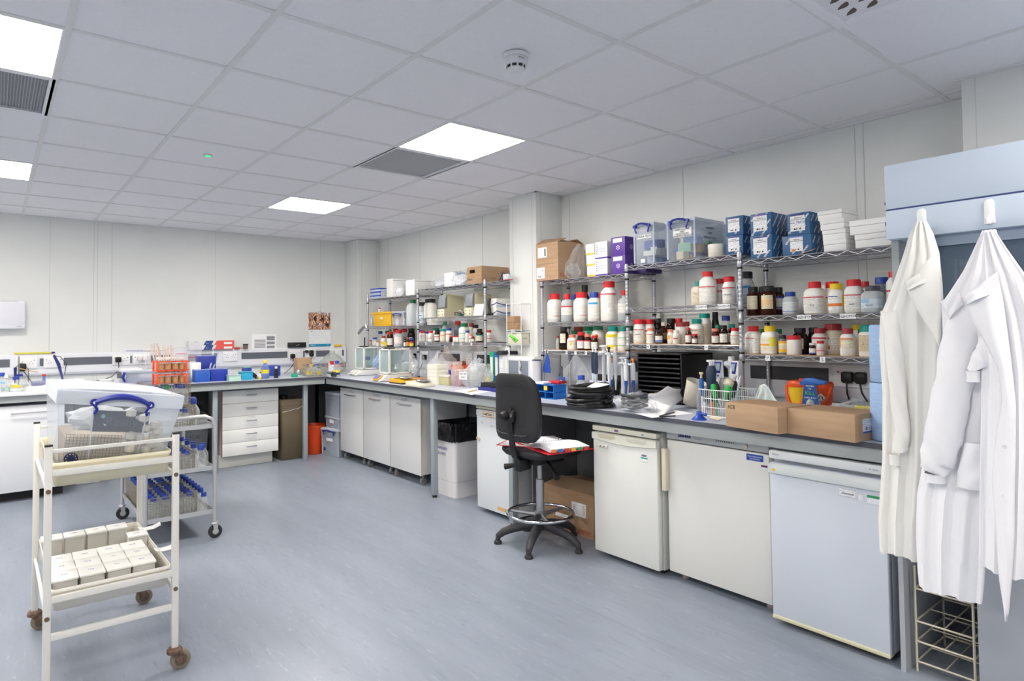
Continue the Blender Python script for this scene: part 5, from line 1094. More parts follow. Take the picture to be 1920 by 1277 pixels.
# electronic pipettes on their grey stand
q = atx(1372, 700, 3.5)
o = thing('pipette_stand', 'grey charging stand with a round top behind the wire basket', 'stand', (q.x, q.y, BT))
GP = mt('#c9c9cd', .4)
MB().lathe([(.07, 0), (.07, .01), (.03, .02), (.016, .04), (.016, .2), (.022, .24), (.045, .262), (.045, .282), (.02, .288), (.018, .30), (.018, .312), (.012, .315)], 24).build('stand_body', GP, o)
for px, lb, yy in ((1350, 'grey electronic pipette with a blue-rimmed screen facing out, nearer the black drawer tower', .068), (1383, 'grey electronic pipette turned sideways beside the shelf post', -.055)):
    e = thing('electronic_pipette', lb, 'pipette', (q.x-.035, q.y+yy, BT+.075), .5 if yy > 0 else -.25)
    MB().hull8([(-.012, -.02, 0), (.018, -.02, 0), (-.012, .02, 0), (.018, .02, 0), (-.026, -.034, .11), (.02, -.03, .11), (-.026, .034, .11), (.02, .03, .11)]).build('lower_body', mt('#d9d9dd', .35), e, bevel=.006)
    MB().hull8([(-.03, -.036, .108), (.02, -.03, .108), (-.03, .036, .108), (.02, .03, .108), (-.02, -.029, .215), (.016, -.026, .215), (-.02, .029, .215), (.016, .026, .215)]).build('head', mt('#dedee2', .35), e, bevel=.007)
    MB().hull8([(-.033, -.012, .14), (-.026, -.012, .14), (-.033, .012, .14), (-.026, .012, .14), (-.028, -.021, .208), (-.02, -.021, .208), (-.028, .021, .208), (-.02, .021, .208)]).build('bezel', NAVY, e, bevel=.003)
    MB().hull8([(-.0345, -.009, .155), (-.031, -.009, .155), (-.0345, .009, .155), (-.031, .009, .155), (-.031, -.014, .198), (-.027, -.014, .198), (-.031, .014, .198), (-.027, .014, .198)]).build('screen', mt('#8fa7b5', .3), e)
    MB().cyl((-.026, 0, .125), (-.036, 0, .125), .006, n=10).build('button', NAVY, e); MB().cyl((0, 0, -.06), (0, 0, .0), .005, .011, 10).build('tip_cone', NAVY if yy > 0 else mt('#2f8d86', .4), e)
o = thing('teal_pipette', 'slim teal and pink handled tool standing in a blue block beside the post', 'pipette', (q.x-.06, q.y-.08, BT+.03)); MB().tube([(0, 0, 0), (0, 0, .06), (0, .0, .12)], [.01, .012, .009], 10).build('grip', mt('#1d8a83', .4), o); MB().cyl((.02, .02, 0), (.02, .03, .09), .004, n=8).build('pink_rod', mt('#d79a9f', .4), o)
o = thing('blue_block', 'dark blue plastic block between the basket and the shelf post', 'block', (q.x-.06, q.y-.08, BT)); MB().box(-.025, .04, -.035, .035, 0, .03).build('block', NAVY, o, bevel=.003)
# blue-footed stand
o, r, h = cyl_thing('dispenser_stand', 'grey rod standing on a blue conical foot at the bench edge', 'stand', 1311, 789, 29, 742)
MB().lathe([(r, 0), (r, .004), (r*.75, .012), (r*.42, .024), (r*.33, .042), (r*.28, .046)], 28).build('foot', mt('#1e43a8', .35), o); MB().lathe([(.008, .044), (.009, .06), (.011, .065), (.011, h), (.009, h+.001)], 16).build('rod', mt('#9b9ca4', .4), o); MB().cyl((0, -.01, .034), (.0, -r*1.1, .03), .008, n=10).build('lever', mt('#1e43a8', .35), o)
# tissue box with a drawn tissue
a, b = on(1402, 757), on(1470, 763)
o = thing('tissue_box', 'low tissue box with a pale green tissue drawn up through the slot', 'tissue box', (3.42, (atx(1440, 757, 3.42)).y, BT), .1)
MB().box(-.06, .06, -.13, .13, 0, .045).build('box_body', mt('#d9dbd8', .5), o, bevel=.002); MB().box(-.061, -.06, -.13, -.06, .01, .03).build('red_mark', mt('#c2262e', .5), o); MB().box(-.061, -.06, -.05, .1, .02, .04).build('green_mark', mt('#3b8f6a', .5), o)
m = MB(); P = []
for j in range(9):
    v = j/8; P.append([((math.sin(i*1.9+j*.7)*.012*(1-v)), .09*(i/10-.5)*2*(1-v*.75)+.02*v+(.0 if i else .02), .045+v*.125-(.02*abs(i/10-.5)*v)) for i in range(11)])
m.grid(P); m.build('tissue', mt('#e3efea', .8), o, solid=.001)
# sharps tubs and spray bottle
def sharps(px, pyb, w, ytop, lab, body, lid, x=None, hz=False):
    p_ = atx(px, 760, x); r = w*mpp(p_)/2; h = atx(px, ytop, x).z-BT
    o = thing('sharps_tub', lab, 'tub', (p_.x, p_.y, BT)); MB().lathe([(r*.86, 0), (r, h*.86)], 32).build('tub_body', mt(body, .4), o); MB().lathe([(r*1.06, h*.82), (r*1.08, h*.9), (r*1.08, h*.95), (r*.95, h), (r*.3, h*1.01)], 32).build('lid', mt(lid, .4), o)
    MB().tube([(-r*1.03*math.cos(t)*.6-(r*.4), r*1.05*math.sin(t*1.0)*-1, h*(.86-.62*math.sin((t+PI/2)/PI*PI))) for t in [(-PI/2+PI*k/10) for k in range(11)]], .008, 6).build('carry_handle', mt(lid, .4), o)
    if hz:
        th = math.atan2(-p_.y*.8, -p_.x); d = Vector((math.cos(th), math.sin(th), 0)); t = Vector((-d.y, d.x, 0)); c = d*(r*.99)+Vector((0, 0, h*.45)); s = .036
        MB().add([c+t*s, c+Vector((0, 0, s)), c-t*s, c-Vector((0, 0, s))], [(0, 1, 2, 3)]).build('hazard_label', mt('#f1efec', .5), o, smooth=0, solid=.001)
        m = MB(); c2 = c+d*.0018
        for k in range(3):
            a0 = PI/2+k*2*PI/3; cc = c2+t*(.0105*math.cos(a0))+Vector((0, 0, .0105*math.sin(a0))); P = []
            for i in range(15):
                a = a0+PI+.75+(2*PI-1.5)*i/14; P.append([cc+t*(q_*math.cos(a))+Vector((0, 0, q_*math.sin(a))) for q_ in (.0075, .0105)])
            m.grid(P)
        P = [[c2+t*(q_*math.cos(a))+Vector((0, 0, q_*math.sin(a))) for q_ in (.009, .011)] for a in [2*PI*i/20 for i in range(21)]]; m.grid(P); m.build('biohazard_symbol', INK, o, smooth=0)
    return o
sharps(1500, 0, 43, 714, 'yellow sharps tub with an orange lid behind the long carton', '#f0c726', '#ee5a26', 3.62)
sharps(1541, 0, 44, 716, 'orange tub with a biohazard diamond label behind the spray bottle', '#ea5a24', '#ee5a26', 3.74, True)
p_ = atx(1524, 760, 3.45); o = thing('spray_bottle', 'clear spray bottle with a blue trigger head and a blue KILL sleeve', 'bottle', (p_.x, p_.y, BT))
MB().lathe([(.034, 0), (.038, .01), (.038, .07), (.03, .1), (.014, .118), (.013, .13)], 24).build('bottle_body', clear('#f6e9e4', .35, '#eadfdd', .1, 'spray_plastic'), o)
MB().prism([(-.075, .2), (.0, .215), (.03, .212), (.06, .195), (.058, .172), (.02, .178), (.016, .13), (-.016, .13), (-.012, .172), (-.07, .185)], 'x', -.017, .017).build('trigger_head', mt('#1f63b8', .35), o, bevel=.004)
MB().box(-.018, .018, .045, .062, .19, .208).build('nozzle', mt('#e0392e', .4), o, bevel=.003)
MB().prism([(-.03, .185), (.03, .185), (.045, .065), (-.045, .07)], 'x', -.0275, -.0255).build('sleeve', mt('#15488f', .4), o, smooth=0)
GRN = mt('#55c43a', .5)
for s, z, sz, mm in (('PROVEN', .172, .011, PAPER), ('TO', .158, .011, PAPER), ('KILL', .134, .027, GRN), ('COLD & FLU', .11, .011, PAPER), ('VIRUSES', .093, .013, GRN)): text(s, sz, Vector((-.0285, 0, z)), FX, mm, o)
# clear bags with tubing behind the second carton
o = thing('plastic_bag', 'rumpled clear bag behind the labelled carton, beside the yellow packet', 'bag', (3.28, atx(1600, 770, 3.25).y, BT)); crumple((.2, .24, .13), 31, 4, .35).build('bag_body', BAG, o, smooth=0)
o = thing('plastic_tubing', 'loose knot of clear tubing and connectors behind the labelled carton', 'tubing', (3.27, atx(1572, 770, 3.25).y, BT)); m = MB(); rr = random.Random(3)
m.tube([(rr.uniform(-.05, .05), rr.uniform(-.07, .07), rr.uniform(.01, .12)) for _ in range(14)], .005, 6); m.build('tubing', clear('#ffffff', .4, '#f0efea', .1, 'tubing_clear'), o)
o = thing('small_packet', 'small yellow and grey packet lying in the clear bag', 'packet', (3.3, atx(1622, 755, 3.3).y, BT+.09), .2); MB().box(-.03, .03, -.04, .04, 0, .018).build('packet', mt('#e8d72e', .4), o, bevel=.001); MB().box(-.029, .029, -.039, .039, .018, .032).build('grey_half', mt('#6f7379', .5), o, bevel=.001)
# blue paper rolls
for k, (z0, z1, lb) in enumerate(((BT+.002, BT+.245, 'lower light blue paper roll standing on the bench by the lab coats'), (BT+.246, BT+.49, 'upper light blue paper roll stacked on the other one by the lab coats'))):
    p_ = atx(1677, 750, 3.02); o = thing('paper_roll', lb, 'paper roll', (p_.x, p_.y, z0), 0, 'light blue paper rolls'); hh = z1-z0
    rr_ = .088 if k == 0 else .085
    MB().lathe([(.02, hh), (.02, 0.004), (rr_-.006, 0), (rr_, .006), (rr_+.001, hh*.5), (rr_, hh-.006), (rr_-.006, hh)], 40, cap0=False, cap1=False).build('roll', noisy('#9fbde4', '#a8c5ea', 30, .85, (1, 1, 6), name='blue_tissue'), o, smooth=60)
    MB().lathe([(.02, .002), (.02, hh-.001)], 20, cap0=False, cap1=False).build('core', CARD2, o)
# crumpled paper sheet, papers and pens
A = [on(1200, 765, z=BT), on(1232, 779), on(1272, 780), on(1293, 752)]; top = atx(1252, 724, 3.12)
o = thing('paper_sheet', 'big curled white paper sheet propped up on the bench', 'paper', (0, 0, 0))
P = []; c0, c1, c2, c3 = A[0], Vector((top.x, top.y, top.z)), Vector((A[3].x+.03, A[3].y, BT+.06)), A[1]
for j in range(9):
    v = j/8; row_ = []
    for i in range(9):
        u = i/8; q_ = (1-u)*(1-v)*c0+u*(1-v)*c3.lerp(A[2], .3)+(1-u)*v*c1+u*v*c2; q_ = q_+Vector((-.02, 0, .025))*math.sin(PI*u)*math.sin(PI*v)+Vector((0, 0, .006*math.sin(7*u+3*v))); q_.z = max(q_.z, BT+.0015); row_.append(q_)
    P.append(row_)
MB().grid(P).build('sheet', noisy('#f2f2f6', '#f6f6f8', 6, .8, name='paper_white'), o, solid=.0008)
def flat_sheet(label, pts, m, name='paper_sheet', z=0.001, cat='paper'):
    o = thing(name, label, cat, (0, 0, 0)); V = [on(*q_)+Vector((0, 0, z)) for q_ in pts]; MB().add(V+[v+Vector((0, 0, .001)) for v in V], [(3, 2, 1, 0), (4, 5, 6, 7), (0, 1, 5, 4), (1, 2, 6, 5), (2, 3, 7, 6), (3, 0, 4, 7)]).build('sheet', m, o, smooth=0); return o
flat_sheet('flat white paper lying under the curled sheet', ((1192, 776), (1222, 784), (1300, 776), (1262, 768)), PAPER)
flat_sheet('lined white sheet lying on the bench behind the stool back', ((852, 733), (884, 741), (925, 734), (893, 727)), printed('#eeeef2', '#9aa5c8', 60, .6), z=.0012)
flat_sheet('small torn paper beside the wire basket', ((1330, 783), (1346, 789), (1356, 785), (1340, 779)), mt('#efe4c4', .7))
for a, b, lb, c in (((1237, 783), (1268, 774), 'black pen lying crosswise before the curled sheet', '#33343c'), ((1238, 784), (1271, 782), 'second black pen lying before the curled sheet', '#2b2c33'), ((877, 737), (896, 732), 'yellow pencil on the lined sheet', '#c9a43a')):
    A_, B_ = on(*a), on(*b); o = thing('pen' if 'pen ' in lb and 'pencil' not in lb else 'pencil', lb, 'pen', A_+Vector((0, 0, .007))); B_ = B_-A_; MB().cyl((0, 0, 0), B_*.85, .004, n=8).build('barrel', mt(c, .4), o); MB().cyl(B_*.85, B_, .004, .001, n=8).build('tip', mt('#c9c9cc', .4), o)
# translucent jug lying on its side
p_ = on(1300, 770); o = thing('measuring_jug', 'translucent plastic jug with graduation marks lying tilted beside the basket', 'jug', (p_.x+.03, p_.y+.02, BT))
m = MB(); ax = Vector((.0, -.35, .94)).normalized(); qd = ax.to_track_quat('Z', 'Y'); P = []
for rr_, zz in ((.042, 0), (.047, .03), (.055, .1), (.062, .15)): P.append([Vector((.06, .05, .052))+qd@Vector((rr_*math.cos(2*PI*i/24), rr_*math.sin(2*PI*i/24), zz-.03)) for i in range(24)])
m.grid(P, closed_u=True); m.add(P[0], [tuple(range(24))[::-1]]); m.build('jug_body', clear('#f2f0e6', .55, '#e6e3d6', .35, 'cloudy_jug'), o, solid=.002); m = MB()
for k in range(7): zz = .02+k*.014; m.add([Vector((.06, .05, .052))+qd@Vector((-.055*math.cos(a), .055*math.sin(a), zz-.03)) for a in (-.1, .12)]+[Vector((.06, .05, .052))+qd@Vector((-.055*math.cos(a), .055*math.sin(a), zz-.028)) for a in (.12, -.1)], [(0, 1, 2, 3)])
m.build('graduations', mt('#b9b29a', .5), o, smooth=0)
# bagged tubing and yellow-lidded pot
p_ = on(1172, 775); o = thing('plastic_bag', 'clear bag holding coiled black tubing, before the drawer tower', 'bag', (p_.x+.1, p_.y, BT)); crumple((.2, .25, .11), 41, 4, .3, .3).build('bag_body', BAG, o, smooth=0)
o = thing('tubing_coil', 'small coil of black tubing inside the clear bag', 'tubing', (p_.x+.1, p_.y+.01, BT)); m = MB(); m.tube([((.065+.004*math.sin(a))*math.cos(a), (.08+.004*math.sin(2*a))*math.sin(a), .02+.0035*a+.006*math.sin(3*a)) for a in [k*.35 for k in range(72)]], .008, 6); m.build('tubing', mt('#3f4147', .5), o)
p_ = on(1218, 762); o = thing('lidded_pot', 'small clear pot with yellow contents before the drawer tower', 'pot', (p_.x+.12, p_.y+.05, BT)); MB().lathe([(.035, 0), (.04, .05), (.042, .052), (.042, .062)], 20).build('pot', FROST, o); MB().lathe([(.034, .004), (.037, .035)], 20).build('contents', mt('#f0c516', .5), o)
o = thing('plastic_bag', 'flattened pale bag draped over the clear pot with yellow contents', 'bag', (p_.x+.22, p_.y+.03, BT)); crumple((.14, .26, .08), 47, 4, .35).build('bag_body', clear('#f7f3e6', .3, '#e9e4d2', .3, 'cloudy_bag'), o, smooth=0)
# big coil of black hose with a white card
p_ = (on(1046, 765)+on(1136, 768))/2; R_ = (on(1046, 760)-on(1136, 760)).length/2
o = thing('hose_coil', 'large coil of thick black rubber hose at the bench edge', 'hose', (p_.x+R_*.85, p_.y+R_*.3, BT)); m = MB(); pts = []
rr = random.Random(9); N = 9
for t in range(N*24):
    a = 2*PI*t/24; lv = t//24; jit = .01*math.sin(a*1.3+lv*1.7); rad = R_*(.9-.05*(lv % 3))+jit; tilt = .018*math.sin(a+lv)*(1 if lv > 2 else .3)
    pts.append((rad*math.cos(a), rad*math.sin(a), .012+.0125*lv*(t/(N*24)*.35+.75)+max(0, tilt)))
m.tube(pts, .0115, 8); m.build('hose', mt('#19191b', .38), o)
m = MB(); m.tube([(R_*.7, -R_*.5, .07), (R_*.3, -R_*.98, .09), (-R_*.1, -R_*1.02, .075)], .011, 8); m.tube([(R_*.5, -R_*.7, .05), (R_*.0, -R_*1.05, .055), (-R_*.3, -R_*1.1, .05)], .011, 8); m.build('loose_end', mt('#19191b', .38), o)
o2 = thing('folded_card', 'small folded white card lying on the black hose coil', 'card', (p_.x+R_*.55, p_.y-R_*.28, BT+.135), .35); MB().add([(-.05, .05, -.01), (-.06, -.04, .0), (.03, -.08, .012), (.05, .02, .02)], [(0, 1, 2, 3)]).build('card', PAPER, o2, smooth=0, solid=.001)
# black ten-tray drawer tower
A, B = atx(1196, 740, 3.44), atx(1279, 743, 3.44); w = A.y-B.y; h = atx(1240, 663, 3.44).z-BT
o = thing('drawer_tower', 'black stacked letter-tray tower with ten pale-edged slots', 'drawer unit', (3.44, (A.y+B.y)/2, BT)); BK = mt('#131315', .4)
m = MB(); m.box(.0, .35, -w/2, -w/2+.008, 0, h); m.box(0, .35, w/2-.008, w/2, 0, h); m.box(0, .35, -w/2, w/2, h-.008, h); m.box(.34, .35, -w/2, w/2, 0, h); m.box(0, .35, -w/2, w/2, 0, .006); m.build('casing', BK, o, bevel=.001)
for k in range(10):
    z = .012+k*(h-.02)/10; t_ = MB(); t_.box(.006, .33, -w/2+.01, w/2-.01, z, z+.004); t_.box(-.006, .006, -w/2+.012, w/2-.012, z, z+.010); t_.build('tray', mt('#26262a', .22), o, bevel=.002)
# pipette carousels
def carousel(px, x, ytop, label, plabels, heads, group):
    q_ = atx(px, 720, x); h = atx(px, ytop, x).z-BT; o = thing('pipette_carousel', label, 'stand', (q_.x, q_.y, BT)); WP = mt('#dfe3e6', .35)
    MB().lathe([(.075, 0), (.075, .008), (.03, .02), (.013, .03), (.012, h*.86), (.035, h*.88), (.035, h*.91), (.012, h*.92), (.014, h*.99), (.03, h), (.028, h*1.02), (.008, h*1.03)], 24).build('column', WP, o)
    m = MB()
    for k in range(len(plabels)): a = heads[k][0]; m.hull8([(0, -.006, h*.8), (.075, -.012, h*.8), (0, .006, h*.8), (.075, .012, h*.8), (0, -.006, h*.88), (.075, -.01, h*.85), (0, .006, h*.88), (.075, .01, h*.85)]) if False else m.tube([(0, 0, h*.86), (.07*math.cos(a), .07*math.sin(a), h*.86)], .008, 6)
    m.build('holder_arms', WP, o)
    for lb, (a, c1, c2, ct) in zip(plabels, heads):
        e = thing('pipette', lb, 'pipette', (q_.x+.078*math.cos(a), q_.y+.078*math.sin(a), BT), 0, group)
        MB().tube([(0, 0, h*.50), (0, 0, h*.62), (0, 0, h*.8), (0, 0, h*.9)], [.012, .016, .015, .012], 12).build('handle', mt(c1, .35), e)
        MB().lathe([(.007, h*.9), (.007, h*.96), (.011, h*.965), (.011, h*1.0)], 12).build('plunger', mt(c2, .35), e)
        MB().lathe([(.004, h*.2), (.007, h*.36), (.011, h*.42), (.012, h*.5)], 12).build('shaft', mt(ct, .35), e)
        MB().box(-.018, .018, -.004, .004, h*.86, h*.89).build('finger_rest', mt(c1, .35), e, bevel=.002)
carousel(1133, 3.30, 650, 'tall white pipette carousel near the black hose coil', ['dark grey pipette on the hose-side carousel, facing the column', 'dark grey pipette hanging at the front of the hose-side carousel', 'white pipette on the hose-side carousel', 'pale pipette with a black lever on the hose-side carousel'],
         [(1.9, '#27344a', '#e4e6ea', '#cfd8e2'), (3.1, '#2b3850', '#e4e6ea', '#c9dcea'), (4.3, '#d9dcdf', '#2b3850', '#dfe2e4'), (5.2, '#cfd2d6', '#e4e6ea', '#dfe2e4')], 'hose-side carousel pipettes')
carousel(1168, 3.36, 672, 'shorter white pipette carousel beside the drawer tower', ['white and blue pipette with an orange button, hose side of the shorter carousel', 'white and blue pipette behind the shorter carousel column', 'white pipette with blue shaft, tower side of the shorter carousel'],
         [(2.2, '#e3e5ea', '#e8893c', '#274fa6'), (4.9, '#dcdfe6', '#e8893c', '#274fa6'), (4.1, '#e3e5ea', '#dfe3ea', '#274fa6')], 'short carousel pipettes')
# dark laptop-like folder behind, glass bottle, pump, tip box
q_ = atx(1130, 725, 3.62); o = thing('book_stand', 'black slanted document stand behind the pipette carousels', 'stand', (3.55, q_.y, BT)); MB().prism([(0, 0), (.1, 0), (.16, .14), (.14, .14)], 'y', -.13, .13).build('stand_body', BLACK, o); MB().prism([(-.004, .03), (.0, .028), (.05, .1), (.046, .1)], 'y', -.1, .1).build('papers', mt('#cfc9e0', .6), o)
p_ = atx(1081, 735, 3.2); bottle(0, 0, 0, 0, 0, 'clear', 'blue', 0, 'flask', 0, None, 'clear glass bottle with a blue cap behind the hose coil', '', pos=Vector((3.25, p_.y, BT)), h=.165, r=.047, caph=.2); flush_labels()
o = thing('plastic_bag', 'tall clear bag standing open behind the hose coil', 'bag', (3.42, atx(1080, 700, 3.42).y, BT)); crumple((.15, .24, .3), 53, 4, .16, .75).build('bag_body', clear('#fbfcfd', .07, '#f2f4f7', .15, 'thin_polythene'), o, smooth=0)
p_ = atx(1053, 720, 3.2); o = thing('syringe_pump', 'clear-based bottle-top syringe dispenser with blue grips beside the tube rack', 'dispenser', (3.2, p_.y, BT))
MB().lathe([(.04, 0), (.042, .03), (.03, .042), (.012, .05), (.012, .06)], 20).build('reservoir', FROST, o); text('Bush', .02, Vector((-.043, 0, .018)), FX, INK, o)
MB().lathe([(.009, .06), (.014, .07), (.014, .085), (.007, .095), (.007, .13)], 14).build('valve', WHITE, o); MB().lathe([(.011, .13), (.011, .15), (.008, .152), (.008, .225)], 14).build('syringe', mt('#4a4c55', .4), o); MB().box(-.006, .006, -.032, .032, .125, .15).build('finger_grips', mt('#2a56bd', .4), o, bevel=.003); MB().tube([(0, .01, .07), (0, .028, .075), (0, .022, .055)], .008, 6).build('elbow', BLACK, o)
# blue tube rack and red lid
A, B = on(1000, 746), on(1040, 749); 
o = thing('tube_rack', 'bright blue open plastic tube rack beside the stool back', 'rack', (A.x+.02, (A.y+B.y)/2+.03, BT)); BL = clear('#4f9be0', .55, '#2c7fd2', .2, 'blue_acrylic'); w = .26; hh = .1; m = MB()
for z in (.0, .045, hh-.006): m.box(0, .12, -w/2, w/2, z, z+.005)
m.build('shelves', BL, o, bevel=.001); m = MB()
for yy in (-w/2, -w/6, w/6, w/2-.006): m.box(0, .12, yy, yy+.006, 0, hh)
m.build('divider_frame', BL, o); MB().box(-.002, .0, -w*.25, -w*.12, .06, .09).build('yellow_label', mt('#e2c23c', .5), o); MB().box(.0, .1, -w*.1, w*.3, hh, hh+.012).build('clear_lid', mt('#d9dbe2', .3), o, bevel=.002)
o = thing('red_cover', 'small red box lid resting on the blue tube rack', 'lid', (A.x+.1, B.y+.08, BT+.101)); MB().box(0, .08, -.06, .04, 0, .02).build('lid', mt('#c2232c', .4), o, bevel=.003)
# blue pouch on the post, white cup dispenser, white machine
p_ = atx(1025, 690, SX-.03); o = thing('blue_pouch', 'blue cloth pouch hanging from the shelf end by a black clip', 'pouch', (SX-.025, p_.y, 1.05)); m = MB(); P = []
for j in range(9):
    v = j/8; ww = .028*(.35+.65*math.sin(min(1, (1-v)*1.3+.15)*PI/2))+(.012 if v < .3 else 0); P.append([(-.012*math.sin(2*PI*i/16)*(1+.3*math.sin(5*v)), ww*math.cos(2*PI*i/16)+.004*math.sin(6*v), v*.145) for i in range(16)])
m.grid(P, closed_u=True); m.add(P[0], [tuple(range(16))[::-1]]); m.add(P[-1], [tuple(range(16))]); m.build('pouch', mt('#1f4aa6', .7), o); MB().tube([(0, 0, .14), (0, .004, .165), (0, 0, .185)], .004, 6).build('clip', BLACK, o); text('o', .03, Vector((-.013, 0, .025)), FX, mt('#8fa9e0', .5), o)
p_ = atx(1006, 690, 3.5); o = thing('cup_dispenser', 'white ribbed cup tube with a dark rim beside the blue pouch', 'dispenser', (3.5, p_.y, BT)); MB().lathe([(.033, 0), (.035, .16), (.035, .236)], 24, rib=.02).build('tube', clear('#f4f4f6', .7, '#e6e6ea', .3, 'milky_tube'), o); MB().lathe([(.037, .236), (.037, .245)], 24).build('rim', DGREY, o)
A, B = atx(946, 690, 3.5), atx(1000, 690, 3.5); o = thing('bench_instrument', 'white bench instrument with a grey screen and a crumpled tag behind the stool', 'instrument', (3.5, (A.y+B.y)/2, BT)); w = A.y-B.y; h = atx(970, 668, 3.5).z-BT
MB().prism([(0, 0), (.3, 0), (.3, h*.9), (.05, h), (.02, h), (0, h*.93)], 'y', -w/2, w/2).build('casing', mt('#e6e8ea', .35), o, bevel=.008); MB().box(-.003, .001, -w*.34, w*.34, h*.36, h*.86).build('screen', mt('#7d858f', .2), o, bevel=.002); MB().box(-.0035, -.0005, -w*.39, w*.39, h*.32, h*.9).build('screen_frame', mt('#d2d5d8', .4), o)
for c in list(o.children):
    if c.name.startswith('screen') and not c.name.startswith('screen_frame'): c.location.x = -.002
MB().tube([(-.01, -.02, h*.9), (-.015, -.035, h*.7), (-.01, -.02, h*.55), (-.018, -.045, h*.48), (-.01, -.01, h*.4), (-.015, -.03, h*.25)], [.004, .012, .008, .014, .006, .003], 6).build('foil_tag', mt('#d6d8dc', .3, .3), o, smooth=0)
# ring binders, stacked boxes
for a, b, c, lb, yt in ((917.5, 925.5, '#13946a', 'green lever-arch binder with a white spine label', 660), (926.5, 935, '#2161b5', 'blue lever-arch binder with a cream spine label', 660.5), (935.5, 943, '#e6e6e2', 'white binder leaning under a black folder beside the instrument', 665)):
    o, w, h = fthing('ring_binder', lb, 'binder', a, b, 3.48, BT, yt); MB().box(0, .3, -w/2, w/2, 0, h).build('cover', mt(c, .4), o, bevel=.003)
    if c[1] != 'e': l = sheet_x(o, 'spine_label', PR if c[1] == '1' else mt('#e9e0c2', .6), -w*.28, w*.28, h*.3, h*.85); MB().cyl((-.001, 0, h*.13), (-.0025, 0, h*.13), .011, n=14).build('finger_hole', DGREY, o)
    else: sheet_x(o, 'spine_label', printed('#efefeb', '#55585e', 80, .6), -w*.4, w*.3, h*.05, h*.9); MB().prism([(-.04, h), (.3, h), (.3, h+.02), (0, h+.035)], 'y', -w/2-.01, w/2+.01).build('black_folder', BLACK, o)
o, w, h = fthing('flat_case', 'flat dark blue case under the black one on the bench behind the stool', 'case', 896, 932, 3.12, BT, h=.03, py=732); MB().box(0, .2, -w/2, w/2, 0, h).build('case', mt('#20267c', .4), o, bevel=.004)
o, w, h = fthing('flat_case', 'flat black case stacked on the dark blue one', 'case', 901, 932, 3.14, BT+.031, h=.034, py=724); MB().box(0, .17, -w/2, w/2, 0, h).build('case', BLACK, o, bevel=.003)
o, w, h = fthing('sponge', 'small yellow block with a teal stripe beside the binders', 'block', 908, 917, 3.4, BT, h=.08, py=712); MB().box(0, .03, -w/2, w/2, 0, h).build('block', mt('#cfc07a', .6), o, bevel=.004)
# bag labelled USE TIPS ONLY, open jar, orange tub
p_ = on(880, 730); o = thing('plastic_bag', 'clear bag with a handwritten USE TIPS ONLY label behind the lined sheet', 'bag', (p_.x+.16, p_.y+.1, BT)); crumple((.24, .32, .22), 61, 4, .2, .35).build('bag_body', clear('#fafbfc', .2, '#e9ecef', .3, 'cloudy_polythene'), o, smooth=0)
l = MB().box(-.155, -.1535, -.06, .05, .075, .14).build('paper_label', PAPER, o, smooth=0); text('USE TIPS', .026, Vector((-.156, -.005, .122)), FX, INK, l, shear=.2); text('ONLY', .026, Vector((-.156, -.005, .093)), FX, INK, l, shear=.2)
o = thing('pipette_tips', 'fan of clear pipette tips rising from a bag beside the shelf post', 'tips', (3.45, atx(897, 700, 3.45).y, BT+.1)); m = MB()
for k in range(8): m.cyl((0, 0, 0), (rnd.uniform(-.03, .03), .04*(k/4-1), .13+rnd.uniform(-.02, .02)), .004, .008, 8)
m.build('tips', FROST, o); o['kind'] = 'stuff'
p_ = atx(858, 700, 3.35); o = thing('wide_jar', 'open wide-mouthed translucent jar in front of the orange tub', 'jar', (3.35, p_.y, BT)); MB().lathe([(.055, 0), (.058, .01), (.058, .13), (.052, .155), (.04, .17), (.04, .178), (.043, .18), (.043, .205)], 28, cap1=False).build('jar_body', clear('#f8f1ef', .26, '#ece8e6', .25, 'cloudy_jar'), o); MB().box(-.061, -.058, -.03, .035, .05, .1).build('paper_label', PRW, o)
p_ = atx(866, 700, 3.62); o = thing('orange_tub', 'orange tub half hidden behind the open jar', 'tub', (3.62, p_.y, BT)); MB().lathe([(.09, 0), (.1, .13), (.106, .132), (.106, .15)], 28).build('tub_body', mt('#e85a2a', .4), o); MB().box(-.03, .03, -.03, .03, .15, .19).build('brown_block', mt('#8a5a48', .5), o, bevel=.003)
o, w, h = fthing('white_carton', 'low white carton with pink print among the bags under the shelving', 'box', 880, 893, 3.5, BT, h=.17, py=700); MB().box(0, .15, -w/2, w/2, 0, h).build('carton', printed('#f0ebea', '#c98f92', 110, .5), o, bevel=.002)
# containers
o, w, h = fthing('pink_container', 'tapered clear pinkish container with a navy clip in front of the cream tubs', 'container', 843, 862, 3.2, BT, 694); m = MB(); P = []
for k, z in ((.8, 0), (1, h)): P.append([(.06-.06*k, -w/2*k, z), (.06-.06*k, w/2*k, z), (.06+.06*k, w/2*k, z), (.06+.06*k, -w/2*k, z)])
m.grid(P, closed_u=True); m.add(P[0], [(3, 2, 1, 0)]); m.build('container', clear('#f6e8ec', .14, '#e9dbe0', .2, 'pink_clear'), o, solid=.002); MB().box(-.006, .006, w*.4, w*.5, h*.7, h*.98).build('clip', NAVY, o)
for k in range(5):
    o, w, h = fthing('stacked_tub', f'tall cream tub, {("lowest", "second", "third", "fourth", "topmost")[k]} in the nested stack beside the scales', 'tub', 801, 819, 3.17, BT+k*.035, h=.04 if k == 4 else .034, py=710, group='nested cream tubs'); MB().box(0, .11, -w/2, w/2, 0, h*.9).build('tub', mt('#e9e8dc', .45), o, bevel=.006); MB().box(-.003, .113, -w/2-.003, w/2+.003, h*.86, h).build('rim', mt('#efeee4', .45), o, bevel=.002)
